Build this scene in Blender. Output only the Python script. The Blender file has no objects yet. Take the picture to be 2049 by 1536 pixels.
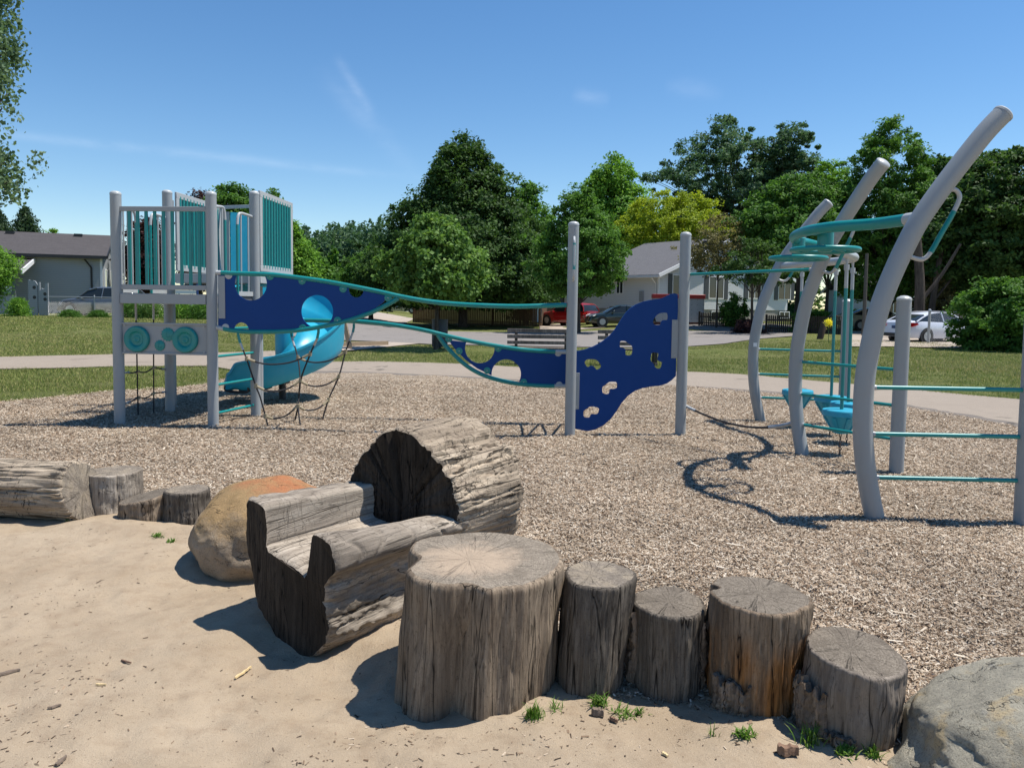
import bpy, bmesh, math, random
import numpy as np
from mathutils import Vector, Matrix, noise as mn

# ------------------------------------------------------------------ camera, sky, sun
F = 1540.0; CX = 1024.5; CY = 708.0; HC = 1.6
PITCH = math.atan(100.0 / F); ROLL = 0.014
fw = Vector((0, math.cos(PITCH), -math.sin(PITCH)))
r0 = Vector((1, 0, 0)); u0 = Vector((0, math.sin(PITCH), math.cos(PITCH)))
rt = r0 * math.cos(ROLL) + u0 * math.sin(ROLL)
up = u0 * math.cos(ROLL) - r0 * math.sin(ROLL)
scene = bpy.context.scene
COL = scene.collection
cd = bpy.data.cameras.new('camera'); cam = bpy.data.objects.new('camera', cd); COL.objects.link(cam)
M = Matrix.Identity(4)
for i in range(3):
    M[i][0] = rt[i]; M[i][1] = up[i]; M[i][2] = -fw[i]
M[2][3] = HC
cam.matrix_world = M
cd.sensor_width = 36.0; cd.lens = F * 36.0 / 2049.0; cd.shift_y = -(768.0 - CY) / 2049.0
cd.clip_end = 2000; cd.clip_start = 0.05
scene.camera = cam

SUN_EL = math.radians(66); SUN_AZ = math.radians(80)      # clockwise from +Y
SD = Vector((math.sin(SUN_AZ) * math.cos(SUN_EL), math.cos(SUN_AZ) * math.cos(SUN_EL), math.sin(SUN_EL)))
w = bpy.data.worlds.new('World'); scene.world = w; w.use_nodes = True
nt = w.node_tree; nt.nodes.clear()
out = nt.nodes.new('ShaderNodeOutputWorld'); bg = nt.nodes.new('ShaderNodeBackground')
sky = nt.nodes.new('ShaderNodeTexSky'); sky.sky_type = 'NISHITA'; sky.sun_disc = False
sky.sun_elevation = SUN_EL; sky.sun_rotation = SUN_AZ; sky.altitude = 200
sky.air_density = 1.0; sky.dust_density = 0.05; sky.ozone_density = 2.6
bg.inputs['Strength'].default_value = 0.104
hs = nt.nodes.new('ShaderNodeHueSaturation'); hs.inputs['Saturation'].default_value = 1.22
# thin cirrus wisps and one old contrail, fixed to world directions
tc = nt.nodes.new('ShaderNodeTexCoord')
def wmath(op, a, b=None, c=None, clamp=False):
    n = nt.nodes.new('ShaderNodeMath'); n.operation = op; n.use_clamp = clamp
    for k, v in enumerate((a, b, c)):
        if v is None: continue
        if hasattr(v, 'links'): nt.links.new(v, n.inputs[k])
        else: n.inputs[k].default_value = v
    return n.outputs[0]
def raydir(px, py):
    d = fw + rt * ((px - CX) / F) - up * ((py - CY) / F)
    return d.normalized()
def wdot(v):
    n = nt.nodes.new('ShaderNodeVectorMath'); n.operation = 'DOT_PRODUCT'
    nt.links.new(tc.outputs['Generated'], n.inputs[0]); n.inputs[1].default_value = v
    return n.outputs['Value']
def streak(p, q, width, amp):
    a = raydir(*p); b = raydir(*q); nrm = a.cross(b).normalized(); mid = (a + b).normalized()
    half = math.acos(max(-1, min(1, a.dot(b)))) / 2
    d = wmath('DIVIDE', wdot(nrm), width)
    g = wmath('EXPONENT', wmath('MULTIPLY', wmath('MULTIPLY', d, d), -1.0))
    al = wmath('SUBTRACT', wdot(mid), math.cos(half * 1.25))
    m = wmath('MULTIPLY', al, 1.0 / (1 - math.cos(half * 1.25)), clamp=True)
    return wmath('MULTIPLY', wmath('MULTIPLY', g, m), amp)
wn = nt.nodes.new('ShaderNodeTexNoise'); wn.inputs['Scale'].default_value = 14; wn.inputs['Detail'].default_value = 8
wn.inputs['Roughness'].default_value = 0.62
wmap = nt.nodes.new('ShaderNodeMapping'); wmap.inputs['Scale'].default_value = (1, 1, 2.5)
nt.links.new(tc.outputs['Generated'], wmap.inputs[0]); nt.links.new(wmap.outputs[0], wn.inputs['Vector'])
nz = wmath('MULTIPLY', wmath('SUBTRACT', wn.outputs['Fac'], 0.25), 2.0, clamp=True)
s1 = streak((-60, 262), (800, 352), 0.0050, 0.15)
s2 = streak((676, 120), (742, 225), 0.006, 0.14)
s3 = streak((650, 150), (820, 335), 0.012, 0.08)
s4 = streak((1150, 190), (1215, 200), 0.008, 0.12)
s5 = streak((1340, 170), (1440, 185), 0.010, 0.08)
tot = s1
for s in (s2, s3, s4, s5): tot = wmath('ADD', tot, s)
tot = wmath('MULTIPLY', tot, nz, clamp=True)
mx = nt.nodes.new('ShaderNodeMix'); mx.data_type = 'RGBA'
nt.links.new(tot, mx.inputs['Factor']); nt.links.new(sky.outputs[0], hs.inputs['Color'])
nt.links.new(hs.outputs[0], mx.inputs[6]); mx.inputs[7].default_value = (9.0, 9.6, 10.5, 1)
nt.links.new(mx.outputs[2], bg.inputs['Color']); nt.links.new(bg.outputs[0], out.inputs[0])

sl = bpy.data.lights.new('sun', 'SUN'); sl.energy = 4.8; sl.angle = math.radians(0.55); sl.color = (1.0, 0.945, 0.86)
so = bpy.data.objects.new('sun', sl); COL.objects.link(so)
so.rotation_euler = (-SD).to_track_quat('-Z', 'Y').to_euler()
scene.view_settings.view_transform = 'Standard'; scene.view_settings.look = 'None'
scene.view_settings.exposure = 0.48; scene.view_settings.gamma = 1.0
scene.render.engine = 'CYCLES'
scene.cycles.max_bounces = 6; scene.cycles.transparent_max_bounces = 8

random.seed(7); rng = np.random.default_rng(7)
# ------------------------------------------------------------------ measuring helpers
def ray(px, py):
    return fw + rt * ((px - CX) / F) - up * ((py - CY) / F)
def G(px, py, z=0.0):
    d = ray(px, py); t = (z - HC) / d.z
    return Vector((d.x * t, d.y * t, z))
def at(px, py, Y):
    d = ray(px, py); t = Y / d.y
    return Vector((d.x * t, Y, HC + d.z * t))
def V(px, py, A, B):
    """point where the sight line meets the vertical plane through ground points A and B"""
    d = ray(px, py); n = Vector((-(B[1] - A[1]), B[0] - A[0], 0))
    t = n.dot(Vector((A[0], A[1], HC)) - Vector((0, 0, HC))) / n.dot(d)
    return Vector((0, 0, HC)) + d * t
def ss(a, b, x):
    t = np.clip((np.asarray(x, float) - a) / (b - a), 0, 1); return t * t * (3 - 2 * t)
GZ = -0.05
def gz(x, y):
    return GZ + 0.62 * ss(22, 44, y) * (1 - ss(-16, -6, x)) + 0.15 * ss(14, 24, y) * ss(6, 12, x) + 0.33 * ss(47, 56, y) * ss(2, 7, x)

# ------------------------------------------------------------------ mesh builder
def basis(d):
    d = d.normalized(); a = Vector((0, 0, 1)) if abs(d.z) < 0.9 else Vector((1, 0, 0))
    x = d.cross(a).normalized(); return x, d.cross(x).normalized()
class MB:
    def __init__(s): s.v = []; s.f = []; s.m = []
    def add(s, vs, fs, m=0):
        o = len(s.v); s.v += [tuple(v) for v in vs]; s.f += [tuple(i + o for i in f) for f in fs]; s.m += [m] * len(fs); return s
    def box(s, c, size, rz=0.0, m=0, R=None):
        hx, hy, hz = size[0] / 2, size[1] / 2, size[2] / 2
        if R is None: R = Matrix.Rotation(rz, 3, 'Z')
        c = Vector(c); P = [(-hx, -hy, -hz), (hx, -hy, -hz), (hx, hy, -hz), (-hx, hy, -hz), (-hx, -hy, hz), (hx, -hy, hz), (hx, hy, hz), (-hx, hy, hz)]
        return s.add([c + R @ Vector(p) for p in P], [(3, 2, 1, 0), (4, 5, 6, 7), (0, 1, 5, 4), (1, 2, 6, 5), (2, 3, 7, 6), (3, 0, 4, 7)], m)
    def bar(s, p, q, wd, h, m=0):
        """box beam between two points, wd sideways, h upward"""
        p = Vector(p); q = Vector(q); d = (q - p); L = d.length; d.normalize()
        side = Vector((-d.y, d.x, 0)); side = side.normalized() if side.length > 1e-6 else Vector((1, 0, 0))
        u = side.cross(d) * -1; u = u if u.z >= 0 else -u
        R = Matrix((d, side, d.cross(side))).transposed()
        return s.box((p + q) / 2, (L, wd, h), m=m, R=R)
    def tube(s, pts, r, n=12, m=0, caps=True, dome=False):
        pts = [Vector(p) for p in pts]; k = len(pts); rs = r if isinstance(r, (list, tuple)) else [r] * k
        vs = []; fs = []; x = None
        for i, p in enumerate(pts):
            d = (pts[min(i + 1, k - 1)] - pts[max(i - 1, 0)]).normalized()
            if x is None: x, y = basis(d)
            else:
                x = (x - d * x.dot(d)); x.normalize(); y = d.cross(x)
            for j in range(n):
                a = 2 * math.pi * j / n; vs.append(p + (x * math.cos(a) + y * math.sin(a)) * rs[i])
        for i in range(k - 1):
            for j in range(n):
                j2 = (j + 1) % n; fs.append((i * n + j, i * n + j2, (i + 1) * n + j2, (i + 1) * n + j))
        if caps:
            fs.append(tuple(reversed(range(n)))); fs.append(tuple(range((k - 1) * n, k * n)))
        # orientation of faces is fixed on build
        return s.add(vs, fs, m)
    def lathe(s, prof, c=(0, 0, 0), n=24, m=0, R=None, caps=True):
        vs = []; fs = []; c = Vector(c); k = len(prof)
        for (r, z) in prof:
            for j in range(n):
                a = 2 * math.pi * j / n; p = Vector((r * math.cos(a), r * math.sin(a), z))
                vs.append(c + (R @ p if R is not None else p))
        for i in range(k - 1):
            for j in range(n):
                j2 = (j + 1) % n; fs.append((i * n + j, i * n + j2, (i + 1) * n + j2, (i + 1) * n + j))
        if caps:
            if prof[0][0] > 1e-5: fs.append(tuple(reversed(range(n))))
            if prof[-1][0] > 1e-5: fs.append(tuple(range((k - 1) * n, k * n)))
        return s.add(vs, fs, m)
    def prism(s, poly, off, m=0):
        """poly: list of 3D points, off: extrusion vector"""
        n = len(poly); off = Vector(off); a = [Vector(p) for p in poly]; b = [p + off for p in a]
        return s.add(a + b, [tuple(reversed(range(n))), tuple(range(n, 2 * n))] + [(i, (i + 1) % n, (i + 1) % n + n, i + n) for i in range(n)], m)
    def mesh(s, name, mats, smooth=True, ang=35, recalc=True):
        me = bpy.data.meshes.new(name); me.from_pydata(s.v, [], s.f); me.update()
        for mt in (mats if isinstance(mats, (list, tuple)) else [mats]): me.materials.append(mt)
        me.polygons.foreach_set('material_index', s.m)
        if recalc:
            bm = bmesh.new(); bm.from_mesh(me); bmesh.ops.recalc_face_normals(bm, faces=bm.faces); bm.to_mesh(me); bm.free()
        if smooth:
            me.shade_smooth(); me.set_sharp_from_angle(angle=math.radians(ang))
        return me
    def obj(s, name, mats, parent=None, smooth=True, ang=35, recalc=True, bevel=0, sub=0):
        o = bpy.data.objects.new(name, s.mesh(name, mats, smooth, ang, recalc)); COL.objects.link(o)
        if parent is not None: setpar(o, parent)
        if bevel:
            b = o.modifiers.new('b', 'BEVEL'); b.width = bevel; b.segments = 2; b.limit_method = 'ANGLE'
        return o
PW = {}
def setpar(o, parent):
    """vertices are written in world space: shift them to the parent's frame"""
    o.parent = parent; o.matrix_parent_inverse = Matrix.Identity(4)
    W = PW[parent.name]
    o.data.transform(W.inverted()) if o.type == 'MESH' else None
    PW[o.name] = W
def thing(name, label, cat, loc=(0, 0, 0), rz=0.0, group=None):
    o = bpy.data.objects.new(name, None); COL.objects.link(o); o.empty_display_size = 0.2
    o.location = loc; o.rotation_euler = (0, 0, rz)
    PW[o.name] = Matrix.Translation(Vector(loc)) @ Matrix.Rotation(rz, 4, 'Z')
    o['label'] = label; o['category'] = cat
    if group: o['group'] = group
    return o
def sub(o, parent):
    """make a part's mesh a sub-part of another part"""
    return o
def tag(o, label=None, cat=None, group=None, kind=None):
    if label: o['label'] = label
    if cat: o['category'] = cat
    if group: o['group'] = group
    if kind: o['kind'] = kind
    return o
def npmesh(name, verts, faces, mat, smooth=False, attr=None, parent=None):
    """verts (n,3) array, faces (m,k) array; attr: per-face random value"""
    me = bpy.data.meshes.new(name); n = len(verts); m, k = faces.shape
    me.vertices.add(n); me.vertices.foreach_set('co', np.ascontiguousarray(verts, np.float32).ravel())
    me.loops.add(m * k); me.loops.foreach_set('vertex_index', np.ascontiguousarray(faces, np.int32).ravel())
    me.polygons.add(m); me.polygons.foreach_set('loop_start', np.arange(0, m * k, k, dtype=np.int32))
    me.polygons.foreach_set('loop_total', np.full(m, k, np.int32))
    me.materials.append(mat); me.update(calc_edges=True)
    if attr is not None:
        a = me.attributes.new('rnd', 'FLOAT', 'FACE'); a.data.foreach_set('value', np.ascontiguousarray(attr, np.float32))
    if smooth: me.shade_smooth()
    o = bpy.data.objects.new(name, me); COL.objects.link(o)
    if parent is not None: setpar(o, parent)
    return o
def smoothpath(P, n=8):
    """Catmull-Rom through points"""
    P = [Vector(p) for p in P]; out = []
    for i in range(len(P) - 1):
        a = P[max(i - 1, 0)]; b = P[i]; c = P[i + 1]; d = P[min(i + 2, len(P) - 1)]
        for k in range(n):
            t = k / n
            out.append(0.5 * ((2 * b) + (c - a) * t + (2 * a - 5 * b + 4 * c - d) * t * t + (3 * b - a - 3 * c + d) * t ** 3))
    out.append(P[-1]); return out
def split_path(P, f0, f1):
    n = len(P) - 1; return P[int(round(f0 * n)):int(round(f1 * n)) + 1]

# ------------------------------------------------------------------ materials
class NB:
    def __init__(s, name):
        s.m = bpy.data.materials.new(name); s.m.use_nodes = True; s.t = s.m.node_tree; s.n = s.t.nodes; s.n.clear()
        s.o = s.n.new('ShaderNodeOutputMaterial'); s.p = s.n.new('ShaderNodeBsdfPrincipled'); s.l(s.p.outputs[0], s.o.inputs[0])
        s._tc = None
    def l(s, a, b): s.t.links.new(a, b)
    def put(s, v, sock):
        if v is None: return
        if hasattr(v, 'links'): s.l(v, sock)
        else:
            if isinstance(v, tuple) and len(v) == 3 and sock.type == 'RGBA': v = (*v, 1)
            sock.default_value = v
    def tc(s, kind='Object', scale=(1, 1, 1), rot=(0, 0, 0)):
        if s._tc is None: s._tc = s.n.new('ShaderNodeTexCoord')
        mp = s.n.new('ShaderNodeMapping'); s.l(s._tc.outputs[kind], mp.inputs[0]); mp.inputs['Scale'].default_value = scale; mp.inputs['Rotation'].default_value = rot
        return mp.outputs[0]
    def noise(s, vec, scale, detail=4, rough=0.55, dist=0.0, out='Fac'):
        n = s.n.new('ShaderNodeTexNoise'); s.l(vec, n.inputs['Vector']); n.inputs['Scale'].default_value = scale
        n.inputs['Detail'].default_value = detail; n.inputs['Roughness'].default_value = rough; n.inputs['Distortion'].default_value = dist
        return n.outputs[0 if out == 'Fac' else 1]
    def vor(s, vec, scale, feat='F1', out='Distance', rnd=1.0):
        n = s.n.new('ShaderNodeTexVoronoi'); n.feature = feat; s.l(vec, n.inputs['Vector']); n.inputs['Scale'].default_value = scale
        n.inputs['Randomness'].default_value = rnd
        return n.outputs[out]
    def math(s, op, a, b=None, c=None, clamp=False):
        n = s.n.new('ShaderNodeMath'); n.operation = op; n.use_clamp = clamp
        for k, v in enumerate((a, b, c)):
            if v is not None: s.put(v, n.inputs[k])
        return n.outputs[0]
    def ramp(s, f, stops, interp='LINEAR'):
        n = s.n.new('ShaderNodeValToRGB'); s.put(f, n.inputs[0]); e = n.color_ramp.elements; n.color_ramp.interpolation = interp
        while len(e) < len(stops): e.new(0.5)
        for i, (p, c) in enumerate(stops):
            e[i].position = p; c = (c, c, c) if isinstance(c, (int, float)) else c; e[i].color = (*c, 1)
        return n.outputs[0]
    def mix(s, f, a, b, mode='MIX'):
        n = s.n.new('ShaderNodeMix'); n.data_type = 'RGBA'; n.blend_type = mode
        s.put(f, n.inputs[0]); s.put(a, n.inputs[6]); s.put(b, n.inputs[7]); return n.outputs[2]
    def bump(s, h, strength=0.5, dist=0.01, nrm=None):
        n = s.n.new('ShaderNodeBump'); s.l(h, n.inputs['Height']); n.inputs['Strength'].default_value = strength; n.inputs['Distance'].default_value = dist
        if nrm is not None: s.l(nrm, n.inputs['Normal'])
        return n.outputs[0]
    def xyz(s, vec):
        n = s.n.new('ShaderNodeSeparateXYZ'); s.l(vec, n.inputs[0]); return n.outputs
    def attr(s, name, out='Fac'):
        n = s.n.new('ShaderNodeAttribute'); n.attribute_name = name; return n.outputs[out]
    def fin(s, col, rough=0.6, nrm=None, metal=0.0, spec=0.5, coat=0.0):
        s.put(col, s.p.inputs['Base Color']); s.put(rough, s.p.inputs['Roughness']); s.put(metal, s.p.inputs['Metallic'])
        s.p.inputs['Specular IOR Level'].default_value = spec; s.p.inputs['Coat Weight'].default_value = coat
        if nrm is not None: s.l(nrm, s.p.inputs['Normal'])
        return s.m

def m_paint(name, col, rough=0.38, var=0.12, spec=0.5, coat=0.0, streak=True, metal=0.0, dirt=0.25, dust=0.22, chip=0.35):
    b = NB(name); v = b.tc(); n1 = b.noise(v, 6, 5, 0.6)
    vs = b.tc(scale=(30, 30, 2)); n2 = b.noise(vs, 1.0, 3)
    dk = tuple(c * (1 - var) for c in col); lt = tuple(min(1, c * (1 + var)) for c in col)
    c = b.mix(n1, dk, lt)
    f = b.ramp(n2, [(0.45, 0.0), (0.8, dirt)])
    c = b.mix(f, c, tuple(0.5 * x + 0.12 for x in col))
    n3 = b.noise(v, 160, 2); sc_ = b.noise(v, 34, 6, 0.8); c = b.mix(b.ramp(sc_, [(0.64, 0.0), (0.70, chip)]), c, tuple(0.45 * x + 0.10 for x in col)); zz = b.xyz(v)[2]
    c = b.mix(b.math('MULTIPLY', b.ramp(n1, [(0.45, 0.0), (0.75, 1.0)]), dust), c, (0.30, 0.25, 0.20))
    z = b.xyz(b.tc('Object'))
    return b.fin(c, b.math('ADD', b.math('MULTIPLY', n1, 0.22), rough - 0.1), b.bump(n3, 0.06, 0.002), metal, spec, coat)
def m_plain(name, col, rough=0.6, var=0.15, scale=8, bump=0.1, bscale=60, metal=0, spec=0.5):
    b = NB(name); v = b.tc(); n1 = b.noise(v, scale, 5, 0.6)
    c = b.mix(n1, tuple(x * (1 - var) for x in col), tuple(min(1, x * (1 + var)) for x in col))
    return b.fin(c, rough, b.bump(b.noise(v, bscale, 4), bump, 0.01), metal, spec)
GREY = m_paint('grey_powder_coat', (0.285, 0.310, 0.325), 0.42, 0.05, dirt=0.3)
GREYL = m_paint('light_grey_coat', (0.41, 0.435, 0.445), 0.38, 0.05, dirt=0.2)
TEAL = m_paint('teal_powder_coat', (0.002, 0.215, 0.21), 0.34, 0.07, dirt=0.06, dust=0.05, chip=0.25)
BLUE = m_paint('blue_panel', (0.0, 0.042, 0.200), 0.46, 0.06, spec=0.22, dirt=0.0, dust=0.012, chip=0.06)
SLIDE = m_paint('slide_plastic', (0.012, 0.34, 0.50), 0.40, 0.08, dirt=0.08, dust=0.06, chip=0.1)
PODM = m_paint('pod_plastic', (0.014, 0.30, 0.44), 0.45, 0.08, dirt=0.08, dust=0.08, chip=0.1)
BLACK = m_plain('black_rope', (0.012, 0.012, 0.016), 0.75, 0.3, 60, 0.6, 220)
BLACKM = m_plain('black_metal', (0.02, 0.02, 0.022), 0.5)
KNOT = m_plain('rope_clamp', (0.30, 0.25, 0.16), 0.7, 0.3, 40)
STEEL = m_plain('galvanised_steel', (0.42, 0.43, 0.44), 0.45, 0.15, 30, 0.05, 80, 0.6)
RUST = m_plain('rusty_chain', (0.16, 0.10, 0.07), 0.75, 0.4, 50)
WHITE = m_plain('white_trim', (0.74, 0.75, 0.76), 0.5, 0.04)
RUBBER = m_plain('tyre_rubber', (0.015, 0.015, 0.016), 0.8)

def m_wood(name, light, dark, crack=0.02, orange=None, orange_amt=0.0, oz=None, bump=0.7, axis='z', fine=1.0, checks=0.0):
    b = NB(name)
    def st(k): return {'z': (1, 1, k), 'y': (1, k, 1), 'x': (k, 1, 1)}[axis]
    vs = b.tc(scale=st(0.06)); v = b.tc(); vm = b.tc(scale=st(0.22)); vc = b.tc(scale=st(0.045))
    g1 = b.noise(vs, 30 * fine, 6, 0.7, 0.25); g2 = b.noise(vs, 130 * fine, 5, 0.75); big = b.noise(vm, 3.0, 7, 0.65, 0.4); sp = b.noise(v, 90, 3, 0.7)
    mid = tuple(0.55 * a + 0.45 * d for a, d in zip(light, dark)); hi = tuple(min(1, 1.35 * a) for a in light)
    c = b.ramp(g1, [(0.28, dark), (0.41, mid), (0.56, light), (0.74, hi)])
    c = b.mix(b.ramp(g2, [(0.36, 0.55), (0.50, 0.0)]), c, dark)
    c = b.mix(b.ramp(big, [(0.40, 0.80), (0.54, 0.0)]), c, b.mix(g1, tuple(0.45 * x for x in dark), mid))
    c = b.mix(b.ramp(sp, [(0.30, 0.5), (0.42, 0.0)]), c, tuple(0.5 * x for x in dark))
    if orange is not None:
        o = b.noise(vm, 4.4, 6, 0.65, 0.5)
        of = b.ramp(o, [(0.50 - orange_amt, 0.0), (0.62 - orange_amt * 0.6, 0.85)])
        if oz: zz = b.xyz(v)[2]; of = b.math('MULTIPLY', of, b.ramp(b.math('ADD', b.math('MULTIPLY', zz, 2.0), b.math('MULTIPLY', g1, 0.25)), [(oz[0], 1.0), (oz[1], 0.0)]))
        c = b.mix(of, c, b.ramp(g1, [(0.34, tuple(0.16 * x for x in orange)), (0.62, orange)]))
    n1 = b.noise(vc, 8.5, 3, 0.5, 0.1); n2 = b.noise(vc, 30, 3, 0.5, 0.1); msk = b.ramp(b.noise(vm, 6, 3), [(0.40, 0.0), (0.52, 1.0)])
    r1 = b.ramp(b.math('ABSOLUTE', b.math('SUBTRACT', n1, 0.5)), [(0.0, 1.0), (crack * 0.32, 0.0)])
    r2 = b.math('MULTIPLY', b.ramp(b.math('ABSOLUTE', b.math('SUBTRACT', n2, 0.5)), [(0.0, 0.55), (crack * 0.75, 0.0)]), msk)
    crf = b.math('MAXIMUM', r1, r2)
    if checks:
        ck = b.noise(b.tc(scale={'z': (0.30, 0.30, 1), 'y': (.3, 1, .3), 'x': (1, .3, .3)}[axis]), 17, 3, 0.55, 0.6); cm = b.ramp(b.noise(v, 4.5, 3), [(0.42, 0.0), (0.52, 1.0)])
        crf = b.math('MAXIMUM', crf, b.math('MULTIPLY', b.math('MULTIPLY', b.ramp(b.math('ABSOLUTE', b.math('SUBTRACT', ck, 0.5)), [(0.0, 1.0), (0.014, 0.0)]), cm), checks))
    c = b.mix(crf, c, tuple(0.10 * x for x in dark))
    h = b.math('SUBTRACT', b.math('ADD', b.math('MULTIPLY', g1, 0.7), b.math('MULTIPLY', g2, 0.8)), b.math('MULTIPLY', crf, 1.0))
    return b.fin(c, 0.85, b.bump(h, bump * 0.8, 0.008), 0, 0.15)
def m_endgrain(name, light, dark, warm=None, hcrack=0.8, sand=None):
    b = NB(name); v = b.tc(); x, y, z = b.xyz(v)
    nx = b.noise(v, 5, 3); ang = b.math('ARCTAN2', y, x)
    r = b.math('SQRT', b.math('ADD', b.math('MULTIPLY', x, x), b.math('MULTIPLY', y, y)))
    rr = b.math('ADD', r, b.math('MULTIPLY', nx, 0.06)); ring = b.noise(v, 1, 0)
    cr_ = b.n.new('ShaderNodeCombineXYZ'); b.l(b.math('MULTIPLY', rr, 9.0), cr_.inputs[0]); ringn = b.noise(cr_.outputs[0], 14, 4, 0.8)
    def pol(k):
        cx = b.n.new('ShaderNodeCombineXYZ'); b.l(b.math('COSINE', ang), cx.inputs[0]); b.l(b.math('SINE', ang), cx.inputs[1]); b.l(b.math('MULTIPLY', r, k), cx.inputs[2]); return cx.outputs[0]
    fib = b.noise(pol(1.1), 40, 5, 0.75); fine = b.noise(v, 130, 4, 0.75); big = b.noise(v, 8, 6, 0.65)
    c = b.ramp(fib, [(0.25, dark), (0.66, light)])
    c = b.mix(b.ramp(ringn, [(0.38, 0.70), (0.55, 0.0)]), c, tuple(0.75 * q for q in dark))
    c = b.mix(b.ramp(fine, [(0.38, 0.65), (0.56, 0.0)]), c, tuple(0.5 * q for q in dark))
    c = b.mix(b.ramp(big, [(0.36, 0.55), (0.55, 0.0)]), c, tuple(0.6 * q for q in dark))
    if warm is not None: c = b.mix(b.ramp(big, [(0.46, 0.0), (0.66, 0.6)]), c, warm)
    if sand is not None:
        sm = b.ramp(b.math('ADD', r, b.math('MULTIPLY', b.noise(v, 9, 7, 0.7), 0.34)), [(0.30, 0.9), (0.42, 0.0)])
        c = b.mix(sm, c, b.mix(fine, tuple(0.72 * q for q in sand), sand))
    n1 = b.noise(pol(0.5), 3.1, 3, 0.5); n2 = b.noise(pol(0.9), 8.5, 3, 0.5)
    k1 = b.ramp(b.math('ABSOLUTE', b.math('SUBTRACT', n1, 0.5)), [(0.0, 1.0), (0.0075, 0.0)]); k2 = b.ramp(b.math('ABSOLUTE', b.math('SUBTRACT', n2, 0.5)), [(0.0, 0.45), (0.010, 0.0)])
    crf = b.math('MAXIMUM', k1, b.math('MULTIPLY', k2, b.ramp(big, [(0.42, 0.0), (0.5, 1.0)])))
    if hcrack: c = b.mix(b.math('MULTIPLY', crf, hcrack), c, tuple(0.07 * q for q in dark))
    h = b.math('SUBTRACT', b.math('ADD', b.math('ADD', b.math('MULTIPLY', fib, 0.35), b.math('MULTIPLY', ringn, 0.45)), b.math('MULTIPLY', fine, 0.6)), b.math('MULTIPLY', crf, 0.8))
    return b.fin(c, 0.88, b.bump(h, 0.7, 0.008), 0, 0.12)

def m_leaf(name, a, bcol, c3=None, rough=0.5, trans=0.38):
    b = NB(name); f = b.attr('rnd'); LG = 1.5; a = tuple(x * LG for x in a); bcol = tuple(x * LG for x in bcol); c3 = None if c3 is None else tuple(x * LG for x in c3)
    stops = [(0.0, a), (1.0, bcol)] if c3 is None else [(0.0, a), (0.7, bcol), (1.0, c3)]
    col = b.ramp(f, stops)
    b.fin(col, 0.62, None, 0, 0.22)
    tr = b.n.new('ShaderNodeBsdfTranslucent'); b.l(b.mix(0.5, col, b.mix(1.0, col, (1.25, 1.3, 0.45), 'MULTIPLY')), tr.inputs[0])
    mxn = b.n.new('ShaderNodeMixShader'); mxn.inputs[0].default_value = trans
    b.l(b.p.outputs[0], mxn.inputs[1]); b.l(tr.outputs[0], mxn.inputs[2]); b.l(mxn.outputs[0], b.o.inputs[0])
    return b.m
BARKM = m_wood('tree_bark', (0.105, 0.088, 0.075), (0.032, 0.027, 0.023), 0.02)
# ------------------------------------------------------------------ ground
def poly_interp(P):
    xs = [p[0] for p in P]; ys = [p[1] for p in P]
    return lambda x: np.interp(x, xs, ys)
near_pts = [(-16, 7.0)] + [tuple(G(*p))[:2] for p in [(0, 925), (110, 940), (180, 985), (250, 1010), (330, 1015), (420, 1030)]] + \
    [(-1.25, 4.75), (-0.75, 4.35), (-0.35, 3.95), (-0.05, 3.45), (0.35, 3.25), (0.70, 3.20), (1.0, 3.1), (1.32, 2.9), (1.62, 2.62), (2.1, 2.35), (3.2, 2.2), (14, 2.0)]
near_pts.sort(); yb = poly_interp(near_pts)
far_px = [(-300, 838), (0, 806), (100, 796), (230, 783), (330, 778), (410, 770), (480, 752), (560, 744), (620, 745), (720, 747), (900, 754), (1040, 761), (1130, 768), (1250, 768), (1400, 776), (1500, 783), (1600, 792), (1700, 802), (1810, 816), (1950, 838), (2049, 856), (2300, 905)]
far_pts = [tuple(G(*p))[:2] for p in far_px]; far_pts.sort(); yf = poly_interp(far_pts)

def fbm(X, Y, seed, octs, base):
    """cheap value-noise fbm on numpy grids"""
    r = np.random.default_rng(seed); T = r.random((256, 256)); out = np.zeros_like(X, dtype=float); amp = 1.0; tot = 0; f = base
    for o in range(octs):
        x = X * f + 13.7 * o; y = Y * f + 7.3 * o; xi = np.floor(x).astype(int); yi = np.floor(y).astype(int); tx = x - xi; ty = y - yi
        tx = tx * tx * (3 - 2 * tx); ty = ty * ty * (3 - 2 * ty)
        a = T[xi % 256, yi % 256]; b = T[(xi + 1) % 256, yi % 256]; c = T[xi % 256, (yi + 1) % 256]; d = T[(xi + 1) % 256, (yi + 1) % 256]
        out += amp * ((a * (1 - tx) + b * tx) * (1 - ty) + (c * (1 - tx) + d * tx) * ty); tot += amp; amp *= 0.5; f *= 2.03
    return out / tot - 0.5
dips = []          # (x, y, radius, depth) worn hollows and mounds in the sand
for (px, py, r, d) in [(640, 1350, 0.35, 0.05), (820, 1400, 0.3, 0.035), (1330, 1430, 0.3, 0.03), (430, 1150, 0.4, 0.03), (200, 1060, 0.30, -0.045), (300, 1050, 0.3, -0.02), (560, 1300, 0.3, 0.03), (1110, 1470, .25, -.02), (1500, 1500, .25, -.02), (140, 1290, .5, .02), (420, 1440, .35, .02)]:
    p = G(px, py); dips.append((p.x, p.y, r, d))
rr_ = random.Random(5)
for _ in range(46):
    p = G(rr_.uniform(-60, 780), rr_.uniform(1120, 1560)); a_ = rr_.uniform(0, 3.1)
    for k_ in (-1, 0, 1): dips.append((p.x + 0.06 * k_ * math.cos(a_), p.y + 0.06 * k_ * math.sin(a_), rr_.uniform(0.045, 0.07), rr_.uniform(0.003, 0.009)))
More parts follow.
